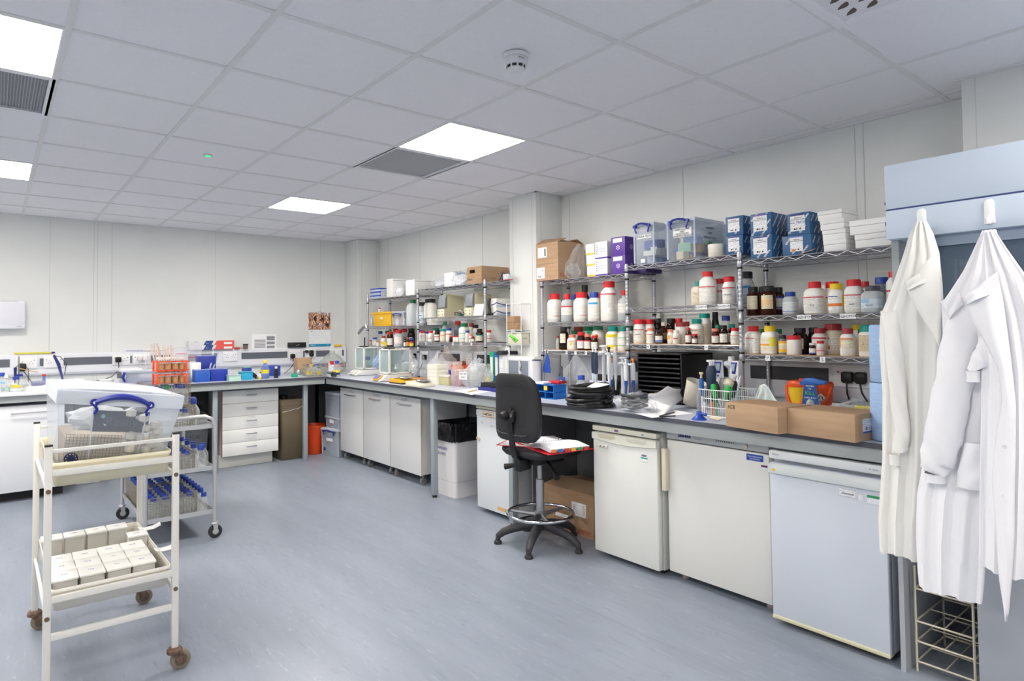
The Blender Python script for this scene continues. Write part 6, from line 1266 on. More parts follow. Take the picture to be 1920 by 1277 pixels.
o, w, h = fthing('lidded_container', 'low cream lidded food container beside the nested tubs', 'container', 822, 841, 3.2, BT, 704); MB().box(0, .12, -w/2, w/2, 0, h*.85).build('container', clear('#f3efd9', .6, '#ddd6a8', .3, 'cream_contents'), o, bevel=.005); MB().box(-.004, .124, -w/2-.004, w/2+.004, h*.85, h).build('lid', mt('#edeae0', .4), o, bevel=.003)
o, w, h = fthing('cream_crate', 'open cream plastic bin with a grey rim behind the USE TIPS bag', 'bin', 853, 872, 3.28, BT, 694); MB().box(0, .14, -w/2, w/2, 0, h).build('bin', mt('#e2e0cc', .45), o, bevel=.003); MB().box(-.002, 0, -w/2, w/2, h*.8, h*.85).build('rim_line', mt('#5f6168', .5), o)
# plastic bags between posts
for px, x, sz, sd, lb in ((765, 3.4, (.2, .3, .3), 71, 'big clear bag of white caps standing against the shelf post'), (790, 3.66, (.14, .2, .24), 73, 'clear bag behind the shelf post with a pale bottle in it'), (822, 3.45, (.2, .3, .27), 75, 'clear bag standing behind the nested cream tubs'), (838, 3.66, (.16, .28, .32), 77, 'large pinkish clear bag against the wall trunking'), (885, 3.3, (.16, .2, .2), 79, 'clear bag with a folded top beside the green binder')):
    p_ = atx(px, 700, x); o = thing('plastic_bag', lb, 'bag', (x, p_.y, BT)); crumple(sz, sd, 4, .22, .7).build('bag_body', clear('#fff4f0' if sd == 77 else '#fbfcfd', .14, '#eef0f3', .22, 'polythene_film'), o, smooth=0)
    if sd in (71, 75): crumple((sz[0]*.75, sz[1]*.75, sz[2]*.55), sd+1, 4, .4).build('contents', mt('#e9ebee', .6), o, smooth=0)
# ---- balances
def round_scale(px0, px1, pyf, label, body, base, lab2=None):
    A, B = on(px0, pyf), on(px1, pyf); w = (A-B).length; c = (A+B)/2; o = thing('bench_scale', label, 'scale', (c.x+.09, c.y+.02, BT), 0); h = .045
    MB().prism([(-w/2, 0), (w/2, 0), (w/2, h), (-w/2+.06, h), (-w/2, h*.55)][::-1], 'x', -.08, .08).build('body', mt(body, .4), o, bevel=.008)
    MB().prism([(w/2, .0), (-w/2, .0), (-w/2-.001, .013), (w/2+.001, .013)], 'x', -.082, .082).build('base_tray', mt(base, .4), o, bevel=.003)
    MB().lathe([(.03, h), (.03, h+.008), (.066, h+.01), (.068, h+.015), (.066, h+.017)], 32, (0, -w*.18, 0)).build('pan', STEEL, o)
    return o, w, h
o, w, h = round_scale(748, 799, 726, 'cream round-pan bench scale in front of the wooden board', '#e6e2cd', '#cfcab4'); MB().box(-.03, .03, w*.27, w*.4, .04, .0425).build('display', mt('#7f8a80', .3), o)
o, w, h = round_scale(719, 764, 720, 'yellow and black round-pan bench scale next to the cream one', '#e8a420', '#25272c'); MB().prism([(w*.18, .047), (w*.44, .028), (w*.44, .031), (w*.18, .05)], 'x', -.06, .05).build('display', mt('#2a2226', .3), o)
MB().box(-.035, 0, w*.26, w*.36, .040, .0425).build('red_digits', mt('#b9404a', .4), o)
A = on(775, 706); o = thing('wooden_board', 'orange-brown wooden board lying behind the scales', 'board', (3.3, atx(788, 706, 3.3).y, BT), .1); MB().box(-.06, .08, -.2, .16, .0, .028).build('board', noisy('#b9763a', '#c68648', 12, .5, (8, 1, 1), name='wood'), o, bevel=.002)
o = thing('cable_loop', 'thin black cable looping up beside the yellow scale', 'cable', (3.33, atx(763, 700, 3.33).y, BT)); MB().tube([(0, .09-.009*k, .004) for k in range(3)]+[(0, .065*math.cos(a), .012+.075*math.sin(a)) for a in [PI*k/14 for k in range(15)]]+[(.03, -.1, .01), (.0, -.3, .012), (.05, -.5, .03), (.2, -.62, .09)], .0028, 6).build('cable', BLACK, o)
# analytical balances with glass draught shields
GL = clear('#eef4f4', .08, '#d5e2e4', .03, 'shield_glass'); FR = mt('#e2e2de', .4)
def balance(px0, px1, pyf, ky, label, accent, fr):
    A, B = on(px0, pyf), on(px1, pyf-1); c = (A+B)/2; w = (A-B).length; o = thing('analytical_balance', label, 'balance', (c.x, c.y, BT)); D = .36
    MB().hull8([(0, -w/2, .004), (D, -w/2, .004), (0, w/2, .004), (D, w/2, .004), (.07, -w/2, .06), (D, -w/2, .075), (.07, w/2, .06), (D, w/2, .075)]).build('base', mt('#dcdcd8', .4), o, bevel=.008)
    MB().hull8([(-.01, -w*.3, .02), (.0, -w*.3, .015), (-.01, w*.3, .02), (.0, w*.3, .015), (.055, -w*.3, .063), (.06, -w*.3, .055), (.055, w*.3, .063), (.06, w*.3, .055)]).build('keypad', mt(accent, .4), o, bevel=.002)
    MB().hull8([(.0, -w*.22, .0325), (.002, -w*.22, .028), (.0, w*.22, .0325), (.002, w*.22, .028), (.042, -w*.22, .0615), (.045, -w*.22, .058), (.042, w*.22, .0615), (.045, w*.22, .058)]).build('display', mt('#6a6fae' if fr else '#d9dad6', .3, name='display_violet'), o)
    z0, z1, x0, x1 = .07, .315, .11, .34; gw = w*.48
    f = MB()
    for y in (-gw, gw):
        for x in (x0, x1): f.box(x-.009, x+.009, y-.009, y+.009, z0, z1)
    for z in (z0, z1-.014):
        f.box(x0-.009, x1+.009, -gw-.009, -gw+.007, z, z+.014); f.box(x0-.009, x1+.009, gw-.007, gw+.009, z, z+.014); f.box(x0-.009, x0+.007, -gw, gw, z, z+.014); f.box(x1-.007, x1+.009, -gw, gw, z, z+.014)
    f.build('shield_frame', FR, o, bevel=.002)
    g = MB(); g.box(x0-.002, x0, -gw, gw, z0+.01, z1-.01); g.box(x0, x1, -gw-.002, -gw, z0+.01, z1-.01); g.box(x0, x1, gw, gw+.002, z0+.01, z1-.01); g.box(x0, x1, -gw, gw, z1-.004, z1-.002); g.build('glass_shield', GL, o, smooth=0)
    MB().lathe([(.012, .075), (.012, .1), (.045, .102), (.045, .106)], 24, ((x0+x1)/2, 0, 0)).build('pan', STEEL, o)
    for y in (-gw*.5, gw*.5): MB().lathe([(.032, z1), (.034, z1+.006), (.02, z1+.012)], 16, (x0+.05, y, 0)).build('top_grip', BLACK, o)
    return o
balance(640, 676, 705, 0, 'analytical balance with a glass draught shield closest to the corner', '#e4e4e0', 0)
balance(684, 722, 716, 0, 'analytical balance with yellow-edged keypad and a cluttered glass shield', '#e9a63a', 1)
o = thing('plastic_bag', 'small bag and blue tissue inside the yellow-keyed balance shield', 'bag', (3.13, atx(711, 690, 3.13).y, BT+.11)); crumple((.12, .14, .13), 83, 4, .3, .3).build('bag_body', clear('#e3edf8', .35, '#b9cfe8', .3, 'bluish_film'), o, smooth=0)
bottle(0, 0, 0, 0, 0, 'white', 'white', 0, 'jar', 0, L(b=.7, bands=[(.66, .7, '#3b8f9f')]), 'white bottle with cream cap and printed label beside the glass shield', '', pos=Vector((3.3, atx(744, 700, 3.3).y, BT)), h=.145, r=.03); flush_labels()
o = thing('teal_leaflet', 'teal and white folded leaflet leaning behind the white bottle', 'leaflet', (3.5, atx(752, 690, 3.5).y, BT)); MB().prism([(0, 0), (.003, 0), (.04, .17), (.037, .17)], 'y', -.05, .05).build('leaflet', mt('#3d6f8a', .5), o)
# ================================================================ under the shelf-side bench
def front_box(name, label, cat, x, y0, y1, z0, z1, depth, m, door_t=.045):
    """appliance with its front at x, from y0 (far) to y1 (near)"""
    o = thing(name, label, cat, (x, (y0+y1)/2, 0)); w = abs(y0-y1)
    MB().box(door_t+.004, depth, -w/2, w/2, z0, z1).build('cabinet', m, o, bevel=.004); return o, w
FWW = mt('#dcdcd6', .35); FWB = mt('#cdd2db', .35); FWG = mt('#d9dcdf', .35)
def mat_sticker(o, c, y0, y1, z0, z1, x=-.001, n='sticker'): return MB().box(x-.0006, x, y0, y1, z0, z1).build(n, c if not isinstance(c, str) else mt(c, .5), o, smooth=0)
# fridge by the coats
y0, y1 = 1.525, 1.035; x = 2.925; zt = atx(1450, 843, x).z
o, w = front_box('undercounter_fridge', 'blue-white undercounter fridge with a cream base strip next to the lab coats', 'fridge', x, y0, y1, .03, zt, .58, FWB)
zt -= .002
d = MB().box(0, .045, -w/2, w/2, .035, zt-.058).build('door', mt('#cdd4df', .3), o, bevel=.005)
MB().box(-.008, .05, -w/2, w/2, zt-.04, zt).build('control_panel', mt('#dfe3e6', .35), o, bevel=.008)
m = MB(); P = []
for i in range(21):
    u = i/20; y = w/2-w*u; e = .03*(1-min(1, min(u, 1-u)/.16))**2*(1); P.append([(-.004, y, zt-.058-.052), (-.014, y, zt-.058-.048), (-.016, y, zt-.062-.022+e*.5), (-.004, y, zt-.062)])
m.grid(P); m.build('handle_strip', mt('#cfd6d8', .35), d)
MB().box(-.003, .045, -w/2, w/2, .028, .045).build('base_strip', mt('#d3cfae', .5), o, bevel=.003)
for yy in (-w/2+.05, w/2-.05): MB().cyl((.1, yy, 0), (.1, yy, .032), .018, n=12).build('foot', BLACK, o); MB().cyl((.5, yy, 0), (.5, yy, .032), .018, n=12).build('foot', BLACK, o)
mat_sticker(d, '#e8c81e', w/2-.035, w/2-.02, zt-.095, zt-.08, -.015); mat_sticker(d, PRW, -w/2+.11, -w/2+.18, zt-.155, zt-.125); mat_sticker(d, '#8f96a4', -w/2+.12, -w/2+.17, zt-.145, zt-.139, -.002); mat_sticker(d, '#e3e7ee', -w/2+.085, -w/2+.105, zt-.16, zt-.135); l = mat_sticker(d, '#e6eaf0', -w/2+.02, -w/2+.07, zt-.165, zt-.13); mat_sticker(l, '#2f9a62', -w/2+.02, -w/2+.07, zt-.141, zt-.13, -.002)
text('Beko', .016, Vector((-.0085, w/2-.035, zt-.016)), FX, mt('#9aa6ab', .5), o); text('A class', .012, Vector((-.0085, -w/2+.04, zt-.02)), FX, mt('#7f8fa4', .5), o)
# middle freezer
y0, y1 = 2.15, 1.565; x = 3.0; zt = .83
o, w = front_box('undercounter_freezer', 'wide white undercounter freezer with a long cream side handle and control strip', 'freezer', x, y0, y1, .04, zt, .58, FWG, .05)
MB().box(-.004, .05, -w/2, w/2, zt-.05, zt).build('control_panel', mt('#c9ccca', .4), o, bevel=.002)
d = MB().box(0, .05, -w/2, w/2-.0, .045, zt-.058).build('door', mt('#e2e2de', .35), o, bevel=.006)
hm = MB(); hm.box(-.035, .0, w/2-.012, w/2+.016, zt-.34, zt-.105); hm.build('handle', mt('#ddd5bd', .45), d, bevel=.005)
text('LIEBHERR', .017, Vector((-.0046, w*.5-.115, zt-.026)), FX, mt('#1f2f7a', .4), o, bold=.0012, width=1.1); text('Comfort', .011, Vector((-.0046, w*.5-.2, zt-.031)), FX, mt('#8f95a4', .5), o)
for k in range(9): mat_sticker(o, '#3f4146', -w*.02-k*.012-.005, -w*.02-k*.012, zt-.028, zt-.021, -.0045, 'indicator')
MB().cyl((-.004, -w*.5+.115, zt-.033), (-.013, -w*.5+.115, zt-.033), .011, n=20).build('dial', mt('#e0d5bd', .4), o)
l = mat_sticker(d, '#1f49a4', -w/2+.028, -w/2+.115, zt-.098, zt-.066); text('Stuart Laboratories', .0095, Vector((-.002, -w/2+.0715, zt-.077)), FX, PAPER, l); text('020 7794 Safety', .0085, Vector((-.002, -w/2+.0715, zt-.089)), FX, PAPER, l)
l = mat_sticker(d, '#5a2a5e', -w/2+.008, -w/2+.04, zt-.122, zt-.112); mat_sticker(l, '#e8e6e8', -w/2+.008, -w/2+.04, zt-.13, zt-.122, -.0012)
for yy in (-w/2+.05, w/2-.05): MB().cyl((.08, yy, 0), (.08, yy, .042), .018, n=12).build('foot', mt('#b9a9a6', .5), o); MB().cyl((.5, yy, 0), (.5, yy, .042), .018, n=12).build('foot', BLACK, o)
# first fridge after the stool
y0, y1 = 2.66, 2.185; x = 2.955; zt = atx(1112, 796, x).z
o, w = front_box('undercounter_fridge', 'cream-white undercounter fridge with two recessed grips, beside the stool', 'fridge', x, y0, y1, .03, zt, .56, FWW)
MB().box(-.006, .05, -w/2, w/2, zt-.032, zt).build('control_panel', mt('#dad9c8', .4), o, bevel=.007)
d = MB().box(0, .045, -w/2, w/2, .035, zt-.04).build('door', mt('#e2e3df', .35), o, bevel=.01)
m = MB(); P = []
for i in range(17):
    u = i/16; y = w/2-w*u; P.append([(-.002, y, zt-.085-.015*math.sin(PI*u)), (-.010, y, zt-.08-.015*math.sin(PI*u)), (-.010, y, zt-.045), (-.001, y, zt-.041)])
m.grid(P); m.build('top_trim', mt('#e4e4d6', .4), d)
for a, b, c in ((w*.39, w*.12, '#cfcab2'), (-w*.07, -w*.36, '#d4d3c4')): MB().prism([(a, zt-.048), (b, zt-.048), (b, zt-.066), (b+.02, zt-.072), (a-.02, zt-.072), (a, zt-.062)], 'x', -.0125, -.009).build('grip_recess', mt(c, .45), d, bevel=.001)
MB().box(-.0125, 0, w*.24, w*.4, zt-.13, zt-.112).build('plug_plate', mt('#e3e1d3', .4), d, bevel=.004)
for yy in (w*.29, w*.35): MB().cyl((-.0125, yy, zt-.121), (-.0135, yy, zt-.121), .004, n=12).build('plug_hole', BLACK, d)
mat_sticker(o, '#7a4a8a', w*.07, w*.13, zt-.024, zt-.010, -.006); mat_sticker(o, '#2f54a8', -w*.29, -w*.32, zt-.02, zt-.014, -.006); l = mat_sticker(d, PRW, -w*.36, -w*.27, zt-.17, zt-.125); mat_sticker(l, '#2aa38a', -w*.365, -w*.265, zt-.153, zt-.145, -.002); mat_sticker(l, '#6f737a', -w*.35, -w*.28, zt-.14, zt-.13, -.002)
for yy in (-w/2+.05, w/2-.05): MB().cyl((.1, yy, 0), (.1, yy, .032), .018, n=12).build('foot', BLACK, o); MB().cyl((.48, yy, 0), (.48, yy, .032), .018, n=12).build('foot', BLACK, o)
# labelled fridge behind the stool
y0, y1 = 3.885, 3.455; x = 2.985; zt = atx(893, 760, x).z
o, w = front_box('undercounter_fridge', 'white lockable undercounter fridge with an orange-edged name plate, partly behind the stool', 'fridge', x, y0, y1, .03, zt, .56, FWG)
MB().box(-.006, .05, -w/2, w/2, zt-.02, zt).build('top_trim', mt('#dbd9c4', .4), o, bevel=.005)
d = MB().box(0, .045, -w/2, w/2, .035, zt-.026).build('door', mt('#dfe3e6', .35), o, bevel=.008)
MB().box(-.012, 0, -w/2+.01, w/2-.01, zt-.075, zt-.03).build('handle_strip', mt('#d3d7da', .4), d, bevel=.005)
l = mat_sticker(d, '#d9a86a', w/2-.23, w/2-.09, zt-.075, zt-.035, -.0125, 'name_plate'); mat_sticker(l, '#e6dccb', w/2-.225, w/2-.095, zt-.07, zt-.04, -.0133); text('LABCOLD', .024, Vector((-.0148, w/2-.16, zt-.055)), FX, INK, l, bold=.0006)
text('36', .02, Vector((-.0012, w/2-.075, zt-.125)), FX, mt('#8fa0c8', .5), d); text('Fridge 2', .012, Vector((-.0012, w/2-.19, zt-.14)), FX, mt('#8f9296', .5), d)
MB().cyl((0, w/2-.03, zt-.25), (-.012, w/2-.03, zt-.25), .018, n=16).build('lock', mt('#d9d3bd', .4), d); mat_sticker(d, INK, w/2-.033, w/2-.027, zt-.26, zt-.24, -.0125, 'key_slot')
l = mat_sticker(d, '#d9a86a', -w/2+.06, -w/2+.18, .06, .085); mat_sticker(l, '#5aa04a', -w/2+.07, -w/2+.09, .064, .08, -.002)
for yy in (-w/2+.05, w/2-.05): MB().cyl((.1, yy, 0), (.1, yy, .032), .018, n=12).build('foot', mt('#6a3f42', .5), o); MB().cyl((.48, yy, 0), (.48, yy, .032), .018, n=12).build('foot', BLACK, o)
# big carton under the bench
A = atz(1018, 992, 0); Bq = atz(1114, 1007, 0)
o = thing('cardboard_box', 'large brown carton with a white shipping label under the bench beside the stool', 'box', (3.15, 3.075, 0), .0); h, d, w = .29, .38, .475
m = MB(); t = .005; m.box(0, t, -w/2, w/2, 0, h); m.box(d-t, d, -w/2, w/2, 0, h); m.box(t, d-t, -w/2, -w/2+t, 0, h); m.box(t, d-t, w/2-t, w/2, 0, h); m.box(t, d-t, -w/2+t, w/2-t, 0, t); m.build('carton', CARD2, o, smooth=0)
m = MB(); m.add([(0, -w/2, h), (0, w/2, h), (d*.49, w/2, h+.03), (d*.49, -w/2, h+.035)], [(0, 1, 2, 3)]); m.add([(d, -w/2, h), (d, w/2, h), (d*.52, w/2, h+.02), (d*.52, -w/2, h+.015)], [(0, 1, 2, 3)]); m.build('flaps', CARD, o, smooth=0, solid=.004)
l = sheet_x(o, 'shipping_label', PRW, -w*.5+.07, -w*.5+.20, .13, .22); sheet_x(l, 'barcode', barcode(), -w*.5+.085, -w*.5+.115, .14, .21, -.0016); text('021', .026, Vector((-.0016, -w*.5+.175, .185)), FX, INK, l, spin=PI/2)
sheet_x(o, 'tape', mt('#a87f48', .3), w*.5-.32, w*.5-.29, h-.05, h); sheet_x(o, 'red_line', mt('#b5372e', .6), -w/2+.002, w/2, .018, .021); text('SARSTEDT', .024, Vector((-.0012, -w/2+.08, .036)), FX, mt('#b5372e', .6), o, bold=.0005)
sheet_x(o, 'paper_label', PAPER, -.0, .12, .09, .115, -.0012)
# white bin with a black liner
A, Bc, Cc = atz(820, 925, 0), atz(850, 937, 0), atz(892, 928, 0)
yb = (Bc.y+4.58)/2; o = thing('waste_bin', 'white bin with a black liner and blue handwriting between cupboard and fridge', 'bin', (3.22, 4.40, 0)); 
def rrect(hx, hy, r, z, n=6):
    P = []
    for cx, cy, a0 in ((hx-r, hy-r, 0), (-hx+r, hy-r, PI/2), (-hx+r, -hy+r, PI), (hx-r, -hy+r, 1.5*PI)):
        for k in range(n): a = a0+PI/2*k/(n-1); P.append((cx+r*math.cos(a), cy+r*math.sin(a), z))
    return P
hx, hy, H_ = .20, .155, .60; m = MB(); m.grid([rrect(hx*.86, hy*.86, .03, 0), rrect(hx*.88, hy*.88, .03, .13), rrect(hx*.885, hy*.885, .03, .131), rrect(hx, hy, .04, H_-.02), rrect(hx, hy, .04, H_)], closed_u=True); m.add(rrect(hx*.86, hy*.86, .03, 0), [tuple(range(24))[::-1]])
m.build('bin_body', mt('#e3e0e1', .45), o); MB().grid([rrect(hx*.883, hy*.883, .03, .128), rrect(hx*.884, hy*.884, .03, .131)], closed_u=True).build('moulding_line', mt('#a9a4a6', .5), o)
m = MB(); rr = random.Random(2); n = 48
def lin_ring(k, z, amp, seed):
    P = []
    base = rrect(hx*k, hy*k, .05, z, 12); r_ = random.Random(seed)
    for i, p_ in enumerate(base): a = amp*(math.sin(i*1.7+seed)+.6*math.sin(i*3.1+seed*2)); P.append((p_[0]*(1+a), p_[1]*(1+a), z+a*.25))
    return P
m.grid([lin_ring(1.06, H_-.13, .02, 1), lin_ring(1.1, H_-.07, .03, 2), lin_ring(1.06, H_+.005, .02, 3), lin_ring(1.0, H_+.02, .015, 4), lin_ring(.9, H_-.01, .03, 5), lin_ring(.86, H_-.12, .04, 6), lin_ring(.8, H_-.3, .03, 7)], closed_u=True)
m.add(lin_ring(.8, H_-.3, .03, 7), [tuple(range(48))]); m.build('liner', mt('#111113', .28), o, smooth=30)
for k, s in enumerate(('BIOHAZARD', 'GLOVES')): text(s, .034, Vector((-hx*.965, .045-.01*k, H_-.2-k*.045)), FX, BLUEINK, o, shear=.2)
for c in list(o.children): pass
# three wheeled cupboards
CW = mt('#e0e0e0', .4); CE = mt('#d6d1be', .5)
yy = [atx(638, 800, 3.06).y, atx(681, 800, 3.06).y, atx(731, 800, 3.06).y, atx(789, 800, 3.06).y]
def castor(parent, x, y, r=.03, name='castor', m1=None, m2=None, top=.09):
    c = MB(); c.box(x-.022, x+.022, y-.018, y+.018, top-.006, top); c.prism([(-.02, top-.006), (.02, top-.006), (.016, r), (-.004, r*.8)], 'y', -.014, -.011) ; c2 = MB()
    c2.box(x-.022, x+.022, y-.018, y+.018, top-.006, top); c2.box(x-.012, x+.016, y-.016, y-.013, r*.8, top-.006); c2.box(x-.012, x+.016, y+.013, y+.016, r*.8, top-.006); q = c2.build(name, m1 or STEEL, parent, bevel=.001)
    MB().cyl((x+.004, y-.011, r), (x+.004, y+.011, r), r, n=20).build('wheel', m2 or mt('#8f8f8c', .5), q, bevel=.004); return q
txt = (('REAGENTS', 'CHEMICALS ONLY'), ('DISPOSABLE PLASTICS', 'TIPS AND TUBES'), ('MISC GLASSWARE', 'BEAKERS, CYLINDERS, FLASKS'))
for k, lb in enumerate(('closest to the corner', 'in the middle of the three', 'with its side visible beside the white bin')):
    a, b = yy[k]-.004, yy[k+1]+.004; w = a-b; o = thing('wheeled_cupboard', f'white wheeled cupboard with a chrome bar handle, {lb}', 'cupboard', (3.06, (a+b)/2, 0), 0, 'wheeled cupboards')
    MB().box(.02, .52, -w/2, w/2, .095, .775).build('carcass', mt('#d8d8d5', .45), o, bevel=.002)
    d = MB().box(0, .019, -w/2, w/2-.002, .09, .78).build('door', CW, o, bevel=.001); MB().box(.0, .0195, -w/2-.002, -w/2, .09, .78).build('edge_strip', CE, o)
    m = MB(); m.tube([(0, .1 if k else .11, .715), (-.028, .1 if k else .11, .715), (-.028, -.1 if k < 2 else -.12, .715), (0, -.1 if k < 2 else -.12, .715)], .005, 8); m.build('handle', CHROME, d)
    for q, s in enumerate(txt[k]): text(s, .013 if q == 0 else .011, Vector((-.0008, .0, .762-q*.016)), FX, mt('#9c9ea2', .6), d)
    for x_ in (.05, .46):
        for y_ in (-w/2+.05, w/2-.05): castor(o, x_, y_)
# storage crates, orange bucket and tan bin in the corner
for k, (z, h, lb) in enumerate(((0, .31, 'lowest clear crate with a blue handle in the corner stack'), (.312, .13, 'shallow middle clear crate with a small label in the corner stack'), (.444, .27, 'topmost tall milky crate in the corner stack under the bench'))):
    c_ = Vector((2.93, 6.62, z)); o = thing('storage_crate', lb, 'crate', (3.0+(0 if k == 0 else .03), 6.62, z), .2 if k == 0 else .05); 
    crate_shell(o, .33, h, .42, .93 if k < 2 else .97)
    MB().box(.015, .40, -.15, .15, .004, h*.75).build('contents', clear('#c9cdd8', .5, '#a9afbd', .5, 'hazy_contents'), o)
    if k == 0: clip_handle(o, .10, h*.9, s=.9); sheet_x(o, 'paper_label', PRW, -.06, .06, h*.55, h*.66, .0); MB().cyl((.008, .1, h*.25), (.005, .1, h*.25), .018, n=16).build('round_sticker', mt('#2a2f6a', .5), o)
    if k == 1: sheet_x(o, 'paper_label', PRW, -.05, .05, h*.45, h*.75, -.003)
A = atz(591, 856, 0); o = thing('orange_bucket', 'bright orange bucket with a bail handle under the corner of the bench', 'bucket', (2.95, 6.93, 0)); r = .115
MB().lathe([(.095, 0), (.1, .006), (.125, .31), (.133, .312), (.133, .33), (.126, .33), (.12, .31), (.095, .01)], 36, cap1=True).build('bucket_body', mt('#ea4d1c', .4), o); MB().tube([(-.13*math.sin(a), .13*math.cos(a), .3-.09*math.sin(a)) for a in [PI*k/14 for k in range(15)]], .003, 6).build('bail_handle', mt('#e8541f', .4), o)
o = thing('dark_pot', 'dark round pot lid visible behind the orange bucket', 'pot', (2.8, 7.2, 0)); MB().lathe([(.08, 0), (.085, .35), (.09, .37)], 24).build('pot', mt('#57534c', .5), o)
o = thing('waste_bin', 'tall tan rectangular bin with a clear liner beside the drawer unit', 'bin', (2.62, 6.9, 0)); hx, hy, H_ = .145, .20, .66; TAN = mt('#85765c', .5)
m = MB(); m.grid([rrect(hx*.8, hy*.8, .03, 0), rrect(hx*.97, hy*.97, .035, H_-.06), rrect(hx, hy, .035, H_-.055), rrect(hx, hy, .035, H_)], closed_u=True); m.add(rrect(hx*.8, hy*.8, .03, 0), [tuple(range(24))[::-1]]); m.build('bin_body', TAN, o, solid=.004)
m = MB(); m.grid([rrect(hx*1.01, hy*1.01, .036, H_-.12), rrect(hx*1.02, hy*1.02, .036, H_-.0), rrect(hx*.98, hy*.98, .036, H_+.008)], closed_u=True); m.build('liner', clear('#f2ece0', .12, '#efe6d6', .15, 'poly_liner'), o)
m = MB(); m.tube([(-hx*.9, -hy*1.03, H_-.13), (-.04, -hy*1.035, H_-.115), (.05, -hy*1.03, H_-.1), (hx*.95, -hy*1.03, H_-.055)], .0025, 5); m.build('liner_tie', PAPER, o)
MB().lathe([(.05, 0), (.05, .03), (.03, .035)], 12, (-.03, .03, H_+.0)).build('black_ring', BLACK, o)
# ================================================================ stool
def P3(v): return v
cx, cy = 2.84, 3.02
o = thing('lab_stool', 'black high lab stool with a chrome foot ring, binders on its seat', 'stool', (cx, cy, 0)); BS = mt('#232326', .55); PL = mt('#35353a', .6)
f1, f2, f3 = Vector((2.607-cx, 3.208-cy, 0)), Vector((2.595-cx, 2.871-cy, 0)), Vector((2.914-cx, 2.752-cy, 0)); a2 = math.atan2(f2.y, f2.x); 
for k in range(5):
    a = a2+k*2*PI/5; R_ = .285; d = Vector((math.cos(a), math.sin(a), 0)); m = MB()
    m.tube([d*.03+Vector((0, 0, .125)), d*.09+Vector((0, 0, .12)), d*.18+Vector((0, 0, .1)), d*.24+Vector((0, 0, .078)), d*.277+Vector((0, 0, .05)), d*.28+Vector((0, 0, .03))], [.03, .03, .027, .025, .021, .016], 12)
    l = m.build('base_arm', PL, o); MB().lathe([(.024, 0), (.027, .006), (.024, .018), (.016, .024), (.016, .032)], 16, (d.x*.28, d.y*.28, 0)).build('foot', RUBBER, l)
MB().lathe([(.045, .1), (.045, .145), (.032, .155), (.032, .16)], 20).build('hub', PL, o)
MB().lathe([(.027, .155), (.027, .42), (.024, .422), (.017, .424), (.017, .56)], 24).build('gas_column', mt('#b9bbc2', .3, .9), o)
zr = .2; m = MB(); Rr = .215; m.tube([(Rr*math.cos(2*PI*k/48), Rr*math.sin(2*PI*k/48), zr) for k in range(48)], .011, 10, closed=True); m.build('foot_ring', CHROME, o)
m = MB()
for k in range(3): a = a2+.5+k*2*PI/3; m.tube([(.03*math.cos(a), .03*math.sin(a), zr-.01), (Rr*math.cos(a), Rr*math.sin(a), zr-.004)], [.016, .009], 8)
m.lathe([(.038, zr-.03), (.038, zr+.01), (.03, zr+.015)], 20, cap0=True); m.build('ring_spider', mt('#8d8e93', .4, .6), o)
MB().cyl((-.03, -.02, zr-.01), (-.07, -.05, zr-.005), .016, .02, 12).build('ring_knob', BLACK, o)
# seat: rounded pad, faces the bench (+x)
m = MB(); P = []; zs = .605
for rad, z in ((.16, zs-.03), (.205, zs-.022), (.225, zs), (.225, zs+.02), (.205, zs+.036), (.1, zs+.034), (.001, zs+.03)): P.append([(rad*1.0*sup(2*PI*i/40, .35)*math.cos(2*PI*i/40)+.02, rad*sup(2*PI*i/40, .35)*math.sin(2*PI*i/40), z) for i in range(40)])
m.grid(P, closed_u=True); m.build('seat', BS, o, smooth=60)
MB().box(-.12, .14, -.09, .09, zs-.075, zs-.03).build('mechanism', BLACK, o, bevel=.012); MB().hull8([(-.2, -.03, zs-.11), (-.1, -.03, zs-.1), (-.2, .03, zs-.11), (-.1, .03, zs-.1), (-.2, -.03, zs-.03), (-.1, -.03, zs-.03), (-.2, .03, zs-.03), (-.1, .03, zs-.03)]).build('back_bracket', BLACK, o, bevel=.008)
MB().tube([(-.02, -.08, zs-.05), (-.04, -.16, zs-.09), (-.06, -.22, zs-.13)], [.009, .01, .022], 10).build('lever', BLACK, o); MB().tube([(-.14, .05, zs-.08), (-.19, .13, zs-.1)], [.01, .02], 10).build('lever', BLACK, o)
# back post and backrest (normal along -x, turned slightly)
zb0, zb1 = .69, 1.12; bx = -.235
m = MB(); pts = [(-.15, 0, zs-.07), (-.215, 0, zs-.02), (-.235, 0, zs+.06), (-.25, 0, zs+.16), (-.262, 0, zs+.3)]
for i in range(len(pts)-1):
    a, b = pts[i], pts[i+1]; t_ = .006; m.hull8([(a[0]-t_, -.026, a[2]), (a[0]+t_, -.026, a[2]), (a[0]-t_, .026, a[2]), (a[0]+t_, .026, a[2]), (b[0]-t_, -.024, b[2]), (b[0]+t_, -.024, b[2]), (b[0]-t_, .024, b[2]), (b[0]+t_, .024, b[2])])
m.build('back_strut', BLACK, o, bevel=.002)
P = []; n = 44
def bring(s, z_off, xo):
    R = []
    for i in range(n):
        t = 2*PI*i/n; p_ = 6; c, s_ = math.cos(t), math.sin(t); k = (abs(c)**p_+abs(s_)**p_)**(-1/p_)
        v = k*s_*s; ww = .208-(.035 if v > 0 else .0)*abs(v)**1.6
        y = k*c*s*ww; z = (zb0+zb1)/2+v*(zb1-zb0)/2; x = xo+.035*(y/.2)**2-.03*v*v*.8+.02*(v < 0)*v*v
        R.append((bx+x, y, z))
    return R
